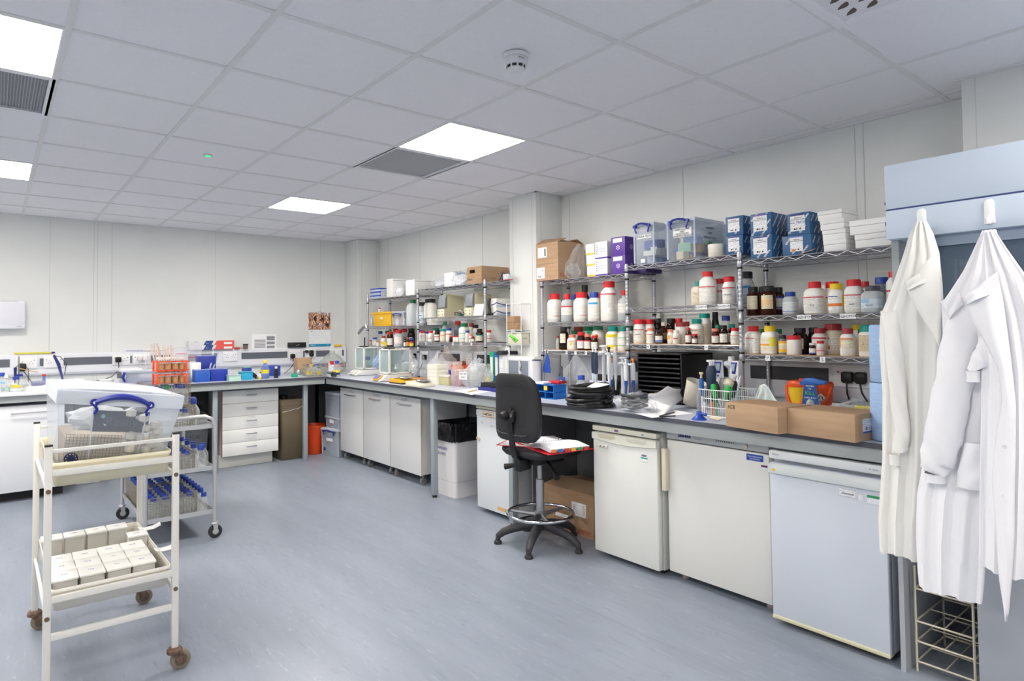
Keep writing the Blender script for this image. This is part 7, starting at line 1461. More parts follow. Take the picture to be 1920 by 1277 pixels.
m = MB(); m.grid([bring(.6, 0, -.008), bring(.9, 0, -.010), bring(.985, 0, -.002), bring(1, 0, .012), bring(.98, 0, .032), bring(.88, 0, .044), bring(.5, 0, .05)], closed_u=True); m.add(bring(.6, 0, -.008), [tuple(range(n))[::-1]]); m.add(bring(.5, 0, .05), [tuple(range(n))])
m.build('backrest', BS, o, smooth=50)
m = MB(); m.tube([(bx-.012+.02*(abs(u)**2)*4*.2, u*.145/.5, zb0+.045+.012*(abs(u)*2)**6) for u in [k/12-.5 for k in range(13)]], .004, 6); m.build('backrest_welt', mt('#3c3c40', .5), o)
MB().box(bx-.03, bx+.0, -.04, .045, zb0+.125, zb0+.2).build('back_plate', BLACK, o, bevel=.01); kb = MB().lathe([(.03, 0), (.032, .02), (.022, .045), (.018, .05)], 18).build('back_knob', BLACK, o)
kb.rotation_euler = (0, -PI/2, 0); kb.location = (bx-.025, .03, zb0+.165)
MB().cyl((bx-.03, -.028, zb0+.17), (bx-.038, -.028, zb0+.17), .012, n=16).build('bolt', STEEL, o)
# binders and papers on the seat
zt = zs+.037; RED = mt('#d02638', .4)
q = thing('ring_binder', 'open red ring binder with white pages and index tabs on the stool seat', 'binder', (cx+.02, cy-.09, zt), -.25)
MB().add([(-.17, .25, .012), (-.17, .0, .0), (.15, .0, .002), (.15, .25, .01)], [(0, 1, 2, 3)]).build('cover', RED, q, smooth=0, solid=.003); MB().add([(-.17, -.005, .0), (-.17, -.26, .004), (.15, -.26, .016), (.15, -.005, .002)], [(0, 1, 2, 3)]).build('cover', RED, q, smooth=0, solid=.003)
m = MB()
for k in range(5): m.add([(-.15, .01, .006+k*.004), (-.16+.003*k, .22-.004*k, .016+k*.003), (.13, .22-.004*k, .016+k*.003), (.13, .01, .006+k*.004)], [(0, 1, 2, 3)])
m.build('pages', PAPER, q, smooth=0, solid=.002); m = MB()
for k in range(6): m.add([(-.15, -.01, .006+k*.006), (-.15, -.12, .022+k*.005), (.12, -.12, .022+k*.005), (.12, -.01, .006+k*.006)], [(0, 1, 2, 3)]); m.add([(-.15, -.12, .022+k*.005), (-.145, -.235-.003*k, .012+k*.004), (.125, -.235-.003*k, .014+k*.004), (.12, -.12, .022+k*.005)], [(0, 1, 2, 3)])
m.build('pages', mt('#eceef4', .7), q, smooth=0, solid=.002)
for k, c in enumerate(('#e8893c', '#3f7fc4', '#d9453c', '#e9c53a', '#46a86a', '#c4452f')): MB().box(-.14+k*.045, -.11+k*.045, -.252, -.236, .012, .03).build('index_tab', mt(c, .5), q)
m = MB()
for k in (-.05, .06): m.tube([(k, .02*math.cos(a), .012+.035*math.sin(a)) for a in [PI*j/8 for j in range(9)]], .002, 5)
m.build('rings', CHROME, q); MB().box(-.15, .12, .012, .02, .03, .033).build('blue_edge', mt('#3a4a9a', .5), q)
for a, b, lb, c in ((.0, .13, 'red folder corner sticking out under the open binder towards the backrest', '#c9233a'),):
    q = thing('folder', lb, 'folder', (cx-.04, cy+.14, zt-.0015+.001), .5); MB().box(-.15, .1, -.1, .12, -.0, .003).build('cover', mt(c, .4), q); MB().box(-.14, .09, -.09, .1, .003, .006).build('paper', PAPER, q)
# ================================================================ things on the far bench
FZB = BT
def fbx(name, label, cat, pxl, pxr, pyb, ytop, d, col, lid=None, rib=False, z=BT, ydep=None, tr=None, group=None):
    a, b = atz(pxl, pyb, BT), atz(pxr, pyb-1, BT); y = ydep or (a.y+b.y)/2; A, B = aty(pxl, pyb, y), aty(pxr, pyb, y); w = B.x-A.x; h = aty((pxl+pxr)/2, ytop, y).z-z
    o = thing(name, label, cat, ((A.x+B.x)/2, y, z), 0, group); lh = .012 if lid else 0
    m = MB().box(-w/2, w/2, 0, d, 0, h-lh)
    if rib:
        n = int(w/.012)
        for k in range(n): m.box(-w/2+(k+.2)*w/n, -w/2+(k+.8)*w/n, -.002, 0, .004, h-lh-.004)
    m.build('box_body', tr or mt(col, .4), o, bevel=.003)
    if lid: MB().box(-w/2-.003, w/2+.003, -.003, d+.003, h-lh, h).build('lid', clear('#dfe6f4', .45, lid, .2, 'clear_lid'), o, bevel=.003)
    return o, w, h
# on top of the trunking
ZT = 1.212
for k, lb in enumerate(('lower', 'upper')):
    A, B = aty(355, 663, 7.46), aty(439, 659, 7.46); w = B.x-A.x; z = ZT+k*.051; o = thing('glove_carton', f'{lb} long white, navy and coral carton lying on the far trunking', 'box', (A.x, 7.455, z), 0, 'coral cartons'); h = .05
    MB().box(0, w, 0, .09, 0, h).build('carton', mt('#e2e3e4', .5), o, bevel=.001); C2 = mt('#e85a50', .5)
    MB().prism([(w*.54, 0), (w, 0), (w, h), (w*.60, h)], 'y', -.001, 0).build('coral_panel', C2, o, smooth=0); MB().prism([(w*.30, 0), (w*.48, 0), (w*.53, h), (w*.36, h)], 'y', -.001, 0).build('navy_panel', mt('#2d4a8c', .5), o, smooth=0)
    text('Parafilm', .014, Vector((w*.14, -.0012, h*.72)), FY, mt('#6f7278', .5), o); text('Roll', .013, Vector((w*.39, -.0014, h*.4)), FY, PAPER, o)
    MB().box(w*.76, w*.95, -.0018, -.001, h*.15, h*.62).build('white_label', PAPER, o, smooth=0)
def small(name, label, cat, pos, m, prof, parts=()):
    o = thing(name, label, cat, pos); MB().lathe(prof, 20).build('body', m, o); return o
A = aty(446, 659, 7.47); o = thing('red_block', 'tiny red block beside the coral cartons', 'block', (A.x, 7.47, ZT)); MB().box(-.03, .03, 0, .03, 0, .018).build('block', mt('#c4302c', .4), o, bevel=.002)
A = aty(461, 655, 7.47); o = small('small_jar', 'small clear jar with a black lid on the far trunking', 'jar', (A.x, 7.48, ZT), clear('#b9b5ae', .5, '#8a857c', .1, 'smoky_glass'), [(.026, 0), (.028, .004), (.028, .042)]); MB().lathe([(.03, .042), (.03, .056)], 20).build('lid', BLACK, o)
A, B = aty(541, 658, 7.46), aty(575, 658, 7.46); h = aty(558, 642, 7.46).z-ZT; o = thing('black_case', 'flat black case with a white tick mark standing on the far trunking', 'case', (A.x, 7.47, ZT)); MB().box(0, B.x-A.x, 0, .03, 0, h).build('case', BLACK, o, bevel=.006); MB().tube([((B.x-A.x)*.42, -.002, h*.35), ((B.x-A.x)*.47, -.002, h*.3), ((B.x-A.x)*.6, -.002, h*.6)], .002, 5).build('tick_mark', PAPER, o)
for px0, px1, py, c, lb in ((26, 96, 670, '#ddd12c', 'long yellow tube lying on the far trunking by the dispenser'), (236, 299, 666, '#7f8fd0', 'thin blue rod lying on the far trunking'), (268, 310, 657, '#dcd6cf', 'white pipette packet lying on the far trunking')):
    A, B = aty(px0, py, 7.49), aty(px1, py, 7.49); o = thing('tube', lb, 'tube', (A.x, 7.49, ZT+.008)); MB().cyl((0, 0, 0), (B.x-A.x, 0, 0), .008 if c != '#7f8fd0' else .004, n=10).build('tube_body', mt(c, .4), o)
    if c == '#ddd12c': MB().cyl((B.x-A.x, 0, 0), (B.x-A.x+.03, 0, 0), .009, n=10).build('end_cap', NAVY, o)
A = aty(645, 655, 7.46); o = thing('tube', 'short yellow tube on the trunking beside the corner column', 'tube', (3.46, 7.48, ZT+.012)); MB().cyl((0, 0, 0), (.1, 0, 0), .014, n=12).build('tube_body', mt('#eec320', .4), o)
# blue freezer boxes etc
fbx('tip_box', 'mid blue ribbed tip box, closer to the tube racks, on the far bench', 'box', 366, 394, 717, 693, .12, '#2a5cb8', '#8fa4e0', True)
fbx('tip_box', 'dark blue ribbed tip box beside the mid blue one', 'box', 395, 427, 715, 691, .12, '#1d3aa4', '#8fa4e0', True)
fbx('tip_box', 'dark blue box stacked behind the two ribbed ones', 'box', 373, 405, 712, 666, .14, '#1c3294', '#aab4e4', False, BT+.001, 6.95)
fbx('white_cup', 'white tall container behind the blue tip boxes', 'container', 357, 377, 712, 680, .1, '#ecebe8', None, False, BT, 6.82)
fbx('blue_carton', 'pale blue upright carton beside the bundle of pipettes', 'box', 325, 344, 712, 677, .1, '#a9c4e6', None, False, BT, 6.85)
fbx('small_box', 'small pale green lidded box beside the dark blue tip box', 'box', 430, 452, 715, 703, .1, '#b7d8c8', '#d5ebe2')
fbx('cyan_box', 'bright cyan lidded box on the far bench', 'box', 453, 474, 713, 697, .11, '#2aa2cc', '#4fc0e2')
fbx('teal_rack', 'small teal tube rack with a dark blue rack behind the cyan box', 'rack', 458, 472, 700, 688, .1, '#1f3f9e', '#9fd8cf', False, BT, 7.1)
fbx('blue_box', 'dark blue box behind the wash bottle', 'box', 501, 526, 706, 686, .16, '#2440a6', None, False, BT, 7.0)
fbx('green_rack', 'small green tube rack by the metal basket', 'rack', 549, 559, 708, 701, .05, '#1fa07c', None)
o = thing('funnel_dish', 'clear funnel tilted over the pale green box', 'funnel', (1.98, 6.85, BT)); MB().lathe([(.05, 0), (.045, .01), (.02, .07), (.01, .1)], 20).build('funnel', FROST, o)
A = atz(508, 712, BT); o = thing('wash_bottle', 'clear wash bottle with a yellow cap and yellow label', 'bottle', (A.x+.02, 6.68, BT)); MB().lathe([(.04, 0), (.043, .01), (.043, .1), (.03, .135), (.016, .155), (.016, .165)], 24).build('bottle_body', clear('#c9d4f2', .35, '#8ea4d8', .1, 'blue_tint'), o); MB().lathe([(.02, .165), (.02, .19), (.017, .194)], 24, rib=.04).build('cap', mt('#eccf22', .4), o); MB().lathe([(.0437, .055), (.0437, .095)], 24, cap0=False, cap1=False).build('label', printed('#e9d32e', '#3a3a2a', 120, .6), o)
A = atz(480, 713, BT); o = thing('black_mount', 'small black device with a yellow block before the mouse-like mixer', 'device', (A.x+.03, 6.68, BT)); MB().tube([(-.03, 0, .02), (0, 0, .045), (.035, .01, .025)], [.02, .03, .02], 10).build('device_body', BLACK, o); MB().box(.05, .08, -.03, 0, 0, .02).build('yellow_block', mt('#e6c82a', .4), o, bevel=.002)
A = atz(500, 711, BT); o = thing('vortex_mixer', 'grey mouse-shaped mixer with a black top knob and blue foot', 'mixer', (A.x, 6.72, BT)); MB().lathe([(.06, 0), (.065, .012), (.06, .03), (.04, .05), (.015, .058)], 28, ay=.8).build('mixer_body', mt('#c9cdd4', .35), o); MB().lathe([(.066, 0), (.067, .01)], 28, ay=.8).build('blue_foot', mt('#3c73c4', .4), o); MB().lathe([(.014, .055), (.016, .065), (.01, .07)], 14).build('top_knob', BLACK, o)
A = atz(522, 710, BT); o = thing('dark_bottle', 'two-tone black marker bottle standing by the wash bottle', 'bottle', (A.x+.02, 6.66, BT)); MB().box(-.02, .02, -.015, .015, 0, .1).build('bottle_body', BLACK, o, bevel=.004); MB().box(-.012, .01, -.012, .012, .1, .122).build('cap', mt('#e6dcb4', .4), o, bevel=.002)
for px, py, r, lb in ((541, 700, .045, 'grey metal dome with a pink knob beside the wash bottle'), (555, 700, .045, 'low glass dome with a grey knob by the black cable')):
    A = atz(px, py, BT); o = thing('dome_lid', lb, 'dome', (A.x, 7.0 if px == 541 else 6.95, BT)); MB().lathe([(r, 0), (r, .03), (r*.75, .055), (r*.2, .065), (r*.2, .08), (r*.12, .085)], 20).build('dome', mt('#a3a6ab', .3, .6) if px == 541 else GLASS, o)
o = thing('pipette_tip', 'white pipette lying before the wash bottle', 'pipette', (2.02, 6.58, BT+.008)); MB().tube([(0, 0, 0), (.03, .05, 0), (.06, .12, .004)], [.004, .01, .012], 8).build('pipette_body', mt('#e6e4d6', .4), o)
o = thing('swab', 'upright bottle brush with a pink cap between the small boxes', 'brush', (1.86, 6.95, BT)); MB().lathe([(.012, 0), (.014, .08), (.008, .09)], 12).build('handle', clear('#cfc9ee', .5, '#a9a0dc', .2, 'violet_clear'), o); MB().lathe([(.01, .09), (.01, .108)], 12).build('cap', mt('#d8453f', .4), o)
# metal basket of bottles in the corner
WB2 = mt('#a39d8c', .4, .6)
def mesh_basket(o, w, d, h, pitch=.014, t=.0011, mat=None):
    m = MB(); f = MB()
    for z in (.002, h): 
        pts = [(-w/2, 0, z), (w/2, 0, z), (w/2, d, z), (-w/2, d, z)]
        for i in range(4): f.cyl(pts[i], pts[(i+1) % 4], .003, n=5)
    n = int(w/pitch)
    for k in range(n+1):
        x = -w/2+w*k/n
        for y in (0, d): m.cyl((x, y, 0), (x, y, h), t, n=3, caps=False)
        m.cyl((x, 0, .002), (x, d, .002), t, n=3, caps=False)
    n = int(d/pitch)
    for k in range(n+1):
        y = d*k/n
        for x in (-w/2, w/2): m.cyl((x, y, 0), (x, y, h), t, n=3, caps=False)
    n = int(h/pitch)
    for k in range(n+1):
        z = h*k/n
        for y in (0, d): m.cyl((-w/2, y, z), (w/2, y, z), t, n=3, caps=False)
        for x in (-w/2, w/2): m.cyl((x, 0, z), (x, d, z), t, n=3, caps=False)
    f.build('rim', mat or WB2, o); m.build('wire_mesh', mat or WB2, o, smooth=0)
def mini(pos, r, h, cap, label, cat='bottle', lab=None, body='clear', group=None, fill=None, place=''):
    return bottle(0, 0, 0, 0, 0, body, cap, r*1.1*0, 'flask', 0, lab, label, place, pos=pos, h=h, r=r, group=group, name='media_bottle', fill=fill)
A, B = atz(577, 706, BT), atz(624, 706, BT); bw = B.x-A.x
o = thing('wire_basket', 'steel mesh basket of capped glass bottles in the bench corner', 'basket', ((A.x+B.x)/2, 6.56, BT+.001)); mesh_basket(o, bw, .2, .12)
for k, (u, v, c, lb) in enumerate(((-.36, .05, 'yellow', 'yellow-capped bottle at the front of the corner basket, closer to the drawers'), (-.1, .06, 'blue', 'blue-capped bottle at the front middle of the corner basket'), (.13, .06, 'green', 'green-capped bottle at the front of the corner basket'), (.36, .05, 'blue', 'blue-capped bottle at the front corner of the corner basket by the flask'), (-.3, .14, 'blue', 'blue-capped bottle at the back of the corner basket, drawer side'), (-.02, .14, 'yellow', 'yellow-capped bottle at the back middle of the corner basket'), (.26, .14, 'blue', 'blue-capped bottle at the back of the corner basket, flask side'))):
    mini(Vector((o.location.x+u*bw, 6.56+v, BT+.004)), .033, .125 if k != 2 else .1, c, lb, lab=L(c='#e8d348', a=.15, b=.45, s=.9) if k % 2 == 0 else None, body='clear')
o = thing('brown_box', 'small upright brown cardboard box behind the corner basket', 'box', (2.86, 6.98, BT)); MB().box(-.085, .085, 0, .12, 0, .19).build('carton', CARD, o, bevel=.002)
o = thing('glass_flask', 'big stoppered round glass flask with red stripes in the bench corner', 'flask', (3.2, 6.98, BT)); MB().lathe([(.1, 0), (.15, .02), (.165, .07), (.15, .13), (.09, .2), (.035, .235), (.032, .26), (.038, .265)], 36).build('flask_body', clear('#eef2ee', .16, '#cfd6d0', .03, 'flask_glass'), o); MB().lathe([(.022, .262), (.024, .28), (.012, .29), (.026, .31), (.02, .33), (.004, .335)], 20).build('stopper', GLASS, o)
m = MB(); [m.lathe([(.1655-.0*k, .075+k*.03), (.166, .083+k*.03)], 36, cap0=False, cap1=False) for k in range(2)]; m.build('stripes', mt('#b0404a', .4), o); MB().box(-.11, -.04, -.155, -.14, .03, .13).build('paper_label', mt('#e7e9ee', .5), o); MB().box(-.1, -.05, -.16, -.155, .11, .15).build('red_label', mt('#d23340', .4), o)
mini(Vector((3.0, 6.42, BT)), .04, .17, 'blue', 'blue-capped glass bottle with a yellow label beside the first balance', lab=L(c='#e8d53a', a=.22, b=.4, s=1.3))
mini(Vector((3.42, 6.5, BT)), .055, .2, 'blue', 'larger blue-capped glass bottle with a faint yellow label behind the first balance', lab=L(c='#e6dc7a', a=.3, b=.38, s=.6))
o = thing('glass_cylinder', 'tall glass jar holding a black thermometer near the corner column', 'jar', (3.5, 6.75, BT)); MB().lathe([(.06, 0), (.06, .31), (.063, .315)], 28, cap1=False).build('jar_body', GLASS, o); MB().cyl((0, 0, .02), (.01, 0, .3), .004, n=8).build('probe', WHITE, o); MB().cyl((.01, 0, .3), (.012, 0, .42), .008, n=10).build('probe_grip', BLACK, o)
o = thing('torch', 'small black round lens device lying beside the blue-capped bottle', 'lens', (2.93, 6.36, BT+.027)); MB().cyl((-.02, -.02, 0), (.02, .0, 0), .026, n=20).build('lens_body', DGREY, o); MB().cyl((-.024, -.022, 0), (-.02, -.02, 0), .015, n=20).build('lens', BLACK, o); MB().tube([(.02, 0, .0), (.08, .02, .005)], .012, 10).build('blue_grip', NAVY, o)
flush_labels()
# bundle of serological pipettes, zip bags, funnel
rr = random.Random(5); A = aty(312, 690, 7.05)
o = thing('pipette_bundle', 'bundle of wrapped pipettes fanned upright against the far trunking', 'pipettes', (A.x, 7.1, BT)); m = MB()
for k in range(9): x = -.09+k*.022; m.tube([(x*.5, 0, 0), (x, .06, .2), (x*1.25+rr.uniform(-.01, .01), .14, .34+rr.uniform(-.02, .05))], .0085, 6)
m.build('pipettes', clear('#f7ece6', .5, '#ecdcd4', .3, 'wrapped_plastic'), o); o['kind'] = 'stuff'
o = thing('plastic_bag', 'upright clear zip bags with red closures beside the pipette bundle', 'bag', (A.x+.24, 7.2, BT)); MB().hull8([(-.11, -.03, 0), (.12, -.03, 0), (-.11, .03, 0), (.12, .03, 0), (-.13, .0, .33), (.14, .0, .36), (-.13, .015, .33), (.14, .015, .36)]).build('bag_body', clear('#f9f9fb', .25, '#e6e6ee', .25, 'polythene_zip'), o); MB().box(-.12, -.02, -.0165, -.015, .27, .276).build('zip', mt('#cf4a4a', .4), o); MB().box(.0, .12, -.0165, -.015, .23, .236).build('zip', mt('#cf4a4a', .4), o)
o = thing('glass_rod', 'clear rods leaning against the white cup on the far bench', 'rods', (A.x+.36, 6.9, BT)); MB().cyl((0, 0, 0), (.09, .1, .3), .009, n=10).build('rod', FROST, o); MB().cyl((.02, 0, 0), (.14, .1, .28), .008, n=10).build('rod', FROST, o)
A = aty(299, 700, 6.9); o = thing('glass_funnel', 'inverted glass funnel behind the orange tube racks', 'funnel', (A.x-.02, 6.85, BT)); MB().lathe([(.1, 0), (.02, .13), (.016, .2)], 24, cap0=False).build('funnel', clear('#eef2f2', .2, '#cfd8da', .05, 'funnel_glass'), o, solid=.002)
# behind the orange racks: white instrument case and clear lunch crate
A, B = aty(232, 712, 6.72), aty(268, 712, 6.72); o = thing('instrument_box', 'white and grey hinged instrument with a round black port', 'instrument', (A.x, 6.88, BT)); w = B.x-A.x; MB().box(0, w, 0, .25, 0, .12).build('casing', mt('#53575f', .4), o, bevel=.004); MB().box(-.005, w+.02, -.005, .26, .12, .15).build('lid', WHITE, o, bevel=.006); MB().cyl((w*.3, -.004, .055), (w*.3, .0, .055), .025, n=20).build('port', BLACK, o)
A, B = aty(238, 722, 6.55), aty(352, 714, 6.55); o = thing('storage_crate', 'long clear crate with a blue clip on the far bench behind the orange racks', 'crate', (A.x, 6.60, BT)); w = B.x-A.x
MB().box(0, w, 0, .26, 0, .12).build('tub', CRATE2, o, bevel=.004); MB().box(-.01, w+.01, -.01, .27, .12, .14).build('lid', CRATE2, o, bevel=.004); MB().box(.02, w-.03, .02, .24, .005, .06).build('contents', clear('#8f94d6', .6, '#6a70c4', .4, 'violet_contents'), o); MB().tube([(-.012, -.012, .13), (-.03, -.02, .09), (-.01, -.012, .04)], [.012, .014, .008], 8).build('clip', NAVY, o); MB().box(w*.9, w*.93, -.012, -.01, .1, .125).build('yellow_dot', mt('#e6d63a', .4), o)
# left: white lid, bowls, purple block, hot plate, reagents
A, B = aty(103, 712, 6.75), aty(166, 712, 6.75); o = thing('white_tray', 'white flat tray lying raised beside the steel stand', 'tray', (A.x, 6.78, BT)); w = B.x-A.x; MB().prism([(0, .02), (w, .02), (w+.01, .035), (w-.03, .075), (.01, .065)], 'y', 0, .25).build('tray', WHITE, o, bevel=.004); MB().box(.02, w-.02, .02, .23, 0, .02).build('dark_base', DGREY, o)
for px, r, lb in ((200, .065, 'wide white bowl beside the black plug cable'), (222, .055, 'smaller translucent bowl beside the white instrument')):
    A = aty(px, 715, 6.85); o = thing('bowl', lb, 'bowl', (A.x, 6.85, BT)); MB().lathe([(r*.45, 0), (r*.5, .004), (r*.9, .035), (r, .06), (r*.96, .06), (r*.84, .034), (r*.4, .01)], 28).build('bowl', mt('#e9e9e6', .35), o)
A = aty(175, 718, 6.7); o = thing('purple_block', 'small magenta block beside the wide white bowl', 'block', (A.x, 6.7, BT)); MB().box(-.045, .045, 0, .05, 0, .024).build('block', mt('#7d2a7c', .4), o, bevel=.008)
A, B = aty(48, 732, 6.62), aty(92, 730, 6.62); o = thing('hot_plate', 'white stirrer plate with a violet gel tray and grey cable', 'stirrer', (A.x, 6.6, BT)); w = B.x-A.x; MB().prism([(0, .0), (w, 0), (w, .045), (.02, .045), (0, .025)], 'y', 0, .22).build('plate_body', mt('#e6e4d9', .4), o, bevel=.004); MB().box(.04, w-.02, .02, .2, .046, .085).build('gel_tray', clear('#dfe0ea', .25, '#b9bcd0', .1, 'gel_acrylic'), o); MB().box(.05, w-.03, .03, .19, .047, .062).build('gel', mt('#8f93cc', .4), o); MB().tube([(0, .05, .1), (.03, .03, .05), (.08, .02, .03), (.16, .02, .055), (w, .03, .06)], .006, 6).build('cable', mt('#c9cbd2', .4), o); MB().cyl((w*.8, .1, .085), (w*.8, .1, .125), .012, n=12).build('probe', clear('#c9cfee', .5, '#8f9ad8', .2, 'blue_probe'), o); MB().lathe([(.014, .125), (.016, .135), (.01, .14)], 12, (w*.8, .1, 0)).build('red_knob', mt('#d2352f', .4), o)
A = aty(35, 700, 6.9); o = thing('clamp_stand', 'thin steel stand with a navy electrode clamp on the sink bench', 'stand', (A.x, 6.9, BT)); h = aty(35, 668, 6.9).z-BT; MB().box(-.07, .07, -.05, .08, 0, .012).build('base', WHITE, o, bevel=.002); MB().cyl((0, 0, .012), (0, 0, h), .007, n=12).build('rod', STEEL, o); MB().box(-.02, .03, -.03, 0, .12, .14).build('clamp', NAVY, o); MB().tube([(-.025, -.02, .06), (-.025, -.02, .2)], [.008, .012], 8).build('electrode', mt('#20265a', .4), o); MB().cyl((.0, 0, .19), (.14, -.02, .15), .004, n=6).build('wooden_stick', mt('#c99a6a', .6), o)
MB().tube([(-.025, -.02, .2), (.02, -.02, .24), (.07, -.01, .18), (.07, 0, .06)], .003, 5).build('cable', DGREY, o)
A = aty(97, 700, 7.2); o = thing('steel_electrode', 'dark electrode probe with a looped cable leaning against the far trunking', 'probe', (A.x+.06, 7.2, BT)); MB().tube([(.03, 0, .05), (0, .1, .2), (-.03, .2, .28)], [.008, .016, .012], 8).build('probe_body', mt('#2b3170', .4), o); MB().tube([(-.03, .2, .28), (.02, .2, .27), (.07, .18, .2), (.05, .1, .1)], .004, 6).build('cable', DGREY, o); MB().lathe([(.03, 0), (.03, .03), (.01, .05)], 14, (.04, -.0, 0)).build('foot_cup', FROST, o)
for px, r, h, c, lb, lab in ((3, .04, .17, 'blue', 'blue-capped bottle cut by the frame on the sink bench', None), (11, .032, .15, 'white', 'white-capped small bottle on the sink bench', L(c='#a9d0c0', a=.1, b=.3)), (30, .045, .13, 'blue', 'glass beaker-like bottle with a yellow label on the sink bench', L(c='#e6d646', a=.3, b=.5, s=.8)), (5, .03, .1, 'lightblue', 'small bottle with a light blue cap at the sink bench edge', None)):
    A = aty(px, 728, 6.6 if px != 5 else 6.53); mini(Vector((A.x, A.y+.02, BT+.0015)), r, h, c, lb, lab=lab)
flush_labels()
for x, y, z, w, d, h, lb, c in ((1.03, 6.95, 0, .28, .2, .06, 'low white plastic tray on the floor under the far bench', '#dedfe0'), (.72, 6.9, 0, .2, .2, .05, 'white shallow box on the floor under the far bench', '#d9dadb')):
    o = thing('floor_tray', lb, 'tray', (x, y, z)); MB().box(-w/2, w/2, 0, d, 0, h).build('tray', mt(c, .4), o, bevel=.012)
o = thing('waste_bag', 'dark grey bin with a black liner under the far bench behind the steel trolley', 'bin', (1.55, 6.83, 0)); MB().hull8([(-.16, -.1, 0), (.16, -.1, 0), (-.16, .14, 0), (.16, .14, 0), (-.19, -.13, .5), (.19, -.13, .5), (-.19, .16, .5), (.19, .16, .5)]).build('bin_body', mt('#54565c', .5), o, bevel=.01)
crumple((.46, .36, .26), 91, 4, .2).build('liner', mt('#131315', .3), o, smooth=0).location = (0, .0, .42); text('CLINICAL', .05, Vector((0, -.128, .36)), FY, mt('#2b2c30', .6), o, shear=.2)
# ================================================================ white trolley in front
x0, x1, ya, yb = .17, .61, 2.865, 3.66; WT = noisy('#dcdad3', '#e2e0da', 14, .45, name='chipped_white_enamel', contrast=(.25, .35)); RUST = noisy('#5a3f33', '#7a6656', 60, .7, name='rusty_metal')
tr = thing('lab_trolley', 'white painted two-tray trolley with rusty castors holding a clear crate', 'trolley', (0, 0, 0))
for x in (x0, x1):
    for y in (ya, yb):
        p = MB().box(x-.0125, x+.0125, y-.0125, y+.0125, .085, .972).build('upright', WT, tr, bevel=.002); MB().box(x-.013, x+.013, y-.013, y+.013, .972, .978).build('end_cap', BLACK, p)
        for z in (.805, .335):
            if y == ya: MB().cyl((x, y-.0125, z), (x, y-.016, z), .0085, n=14).build('bolt', RUST, p)
        c = MB().lathe([(.02, .095), (.03, .085), (.03, .072), (.02, .066)], 16, (x, y, 0)).build('castor', RUST, tr); sx = .018 if x > .4 else .0; dx = .02
        MB().prism([(x-.015, .075), (x+.03, .075), (x+.034, .03), (x+.012, .03)], 'y', y-.02, y-.016).build('fork', RUST, c); MB().prism([(x-.015, .075), (x+.03, .075), (x+.034, .03), (x+.012, .03)], 'y', y+.016, y+.02).build('fork', RUST, c)
        MB().cyl((x+.023, y-.013, .039), (x+.023, y+.013, .039), .039, n=28).build('wheel', mt('#86796a', .6), c, bevel=.006); MB().cyl((x+.023, y-.0145, .039), (x+.023, y+.0145, .039), .024, n=20).build('wheel_hub', mt('#5f554b', .6), c)
def bar(n, a, b, c, d, e, f): MB().box(a, b, c, d, e, f).build(n, WT, tr, bevel=.002)
for y in (ya, yb):
    bar('guard_rail', x0, x1, y-.006, y+.006, .945, .959); bar('tray_rail', x0, x1, y-.008, y+.008, .858, .882); bar('tray_rail', x0, x1, y-.008, y+.008, .386, .411)
bar('cross_bar', x0, x1, ya-.008, ya+.008, .248, .273)
for x in (x0, x1):
    for z in (.79, .32): bar('side_rail', x-.006, x+.006, ya, yb, z, z+.02)
def tray(z0, z1, col, nm, lb):
    m = MB(); o = thing('storage_tray', lb, 'tray', (.39, 3.26, z0)); h = z1-z0
    m.grid([rrect(.195, .37, .02, 0), rrect(.203, .383, .02, h-.012), rrect(.206, .387, .02, h-.012), rrect(.206, .387, .02, h)], closed_u=True); m.add(rrect(.195, .37, .02, 0), [tuple(range(24))[::-1]]); m.build('tray_body', mt(col, .45, name=nm), o, solid=.004)
    r = MB(); [r.box(sx_*.205-.002, sx_*.205+.002, -.3+k*.2-.004, -.3+k*.2+.004, .005, h-.01) for sx_ in (-1, 1) for k in range(4)]; r.build('rib_lines', mt(col, .45, name=nm), o)
    return o
tray(.815, .905, '#e9e1c4', 'cream_tray_plastic', 'cream plastic tray on the upper level of the white trolley'); tray(.345, .43, '#e3dfd6', 'milky_tray_plastic', 'milky white plastic tray on the lower level of the white trolley')
# the tilted crate
TUB = clear('#f8fafc', .09, '#e9edf3', .2, 'frosted_crate'); RIM = clear('#f4f7fb', .5, '#eef1f6', .3, 'frosted_rim')
cr = thing('storage_crate', 'large clear crate with a blue front handle, tilted on the white trolley', 'crate', (.385, 2.905, .842)); cr.rotation_euler = (0, .13, 0); H = .315; DL = .66
def rr2(k, z, e=0): a = .2255*k+e; return [(-a, -e+(1-k)*.2, z), (a, -e+(1-k)*.2, z), (a, DL+e-(1-k)*.2, z), (-a, DL+e-(1-k)*.2, z)]
m = MB(); m.grid([rr2(.8, 0), rr2(.97, H-.055)], closed_u=True); m.add(rr2(.8, 0), [(3, 2, 1, 0)]); m.build('tub', TUB, cr, smooth=0, solid=.003)
m = MB(); m.grid([rr2(.97, H-.055), rr2(1, H-.055), rr2(1.01, H-.004), rr2(1.0, H)], closed_u=True); m.build('rim', RIM, cr, smooth=0, solid=.003)
m = MB(); P = [[(x_*.2255, y_, H+.008*(1-x_*x_)) for x_ in (-1, -.6, -.2, .2, .6, 1)] for y_ in (0, DL/2, DL)]; m.grid(P); m.build('lid', clear('#fafbfd', .2, '#eef1f6', .3, 'lid_frosted'), cr, solid=.003)
m = MB(); [m.box(s*.085*(1+z*.6)-.002, s*.085*(1+z*.6)+.002, .032-z*.1, .036-z*.1, z, z+.03) for s in (-1, 1) for z in [k*.03 for k in range(9)]]; m.build('rib_lines', RIM, cr)
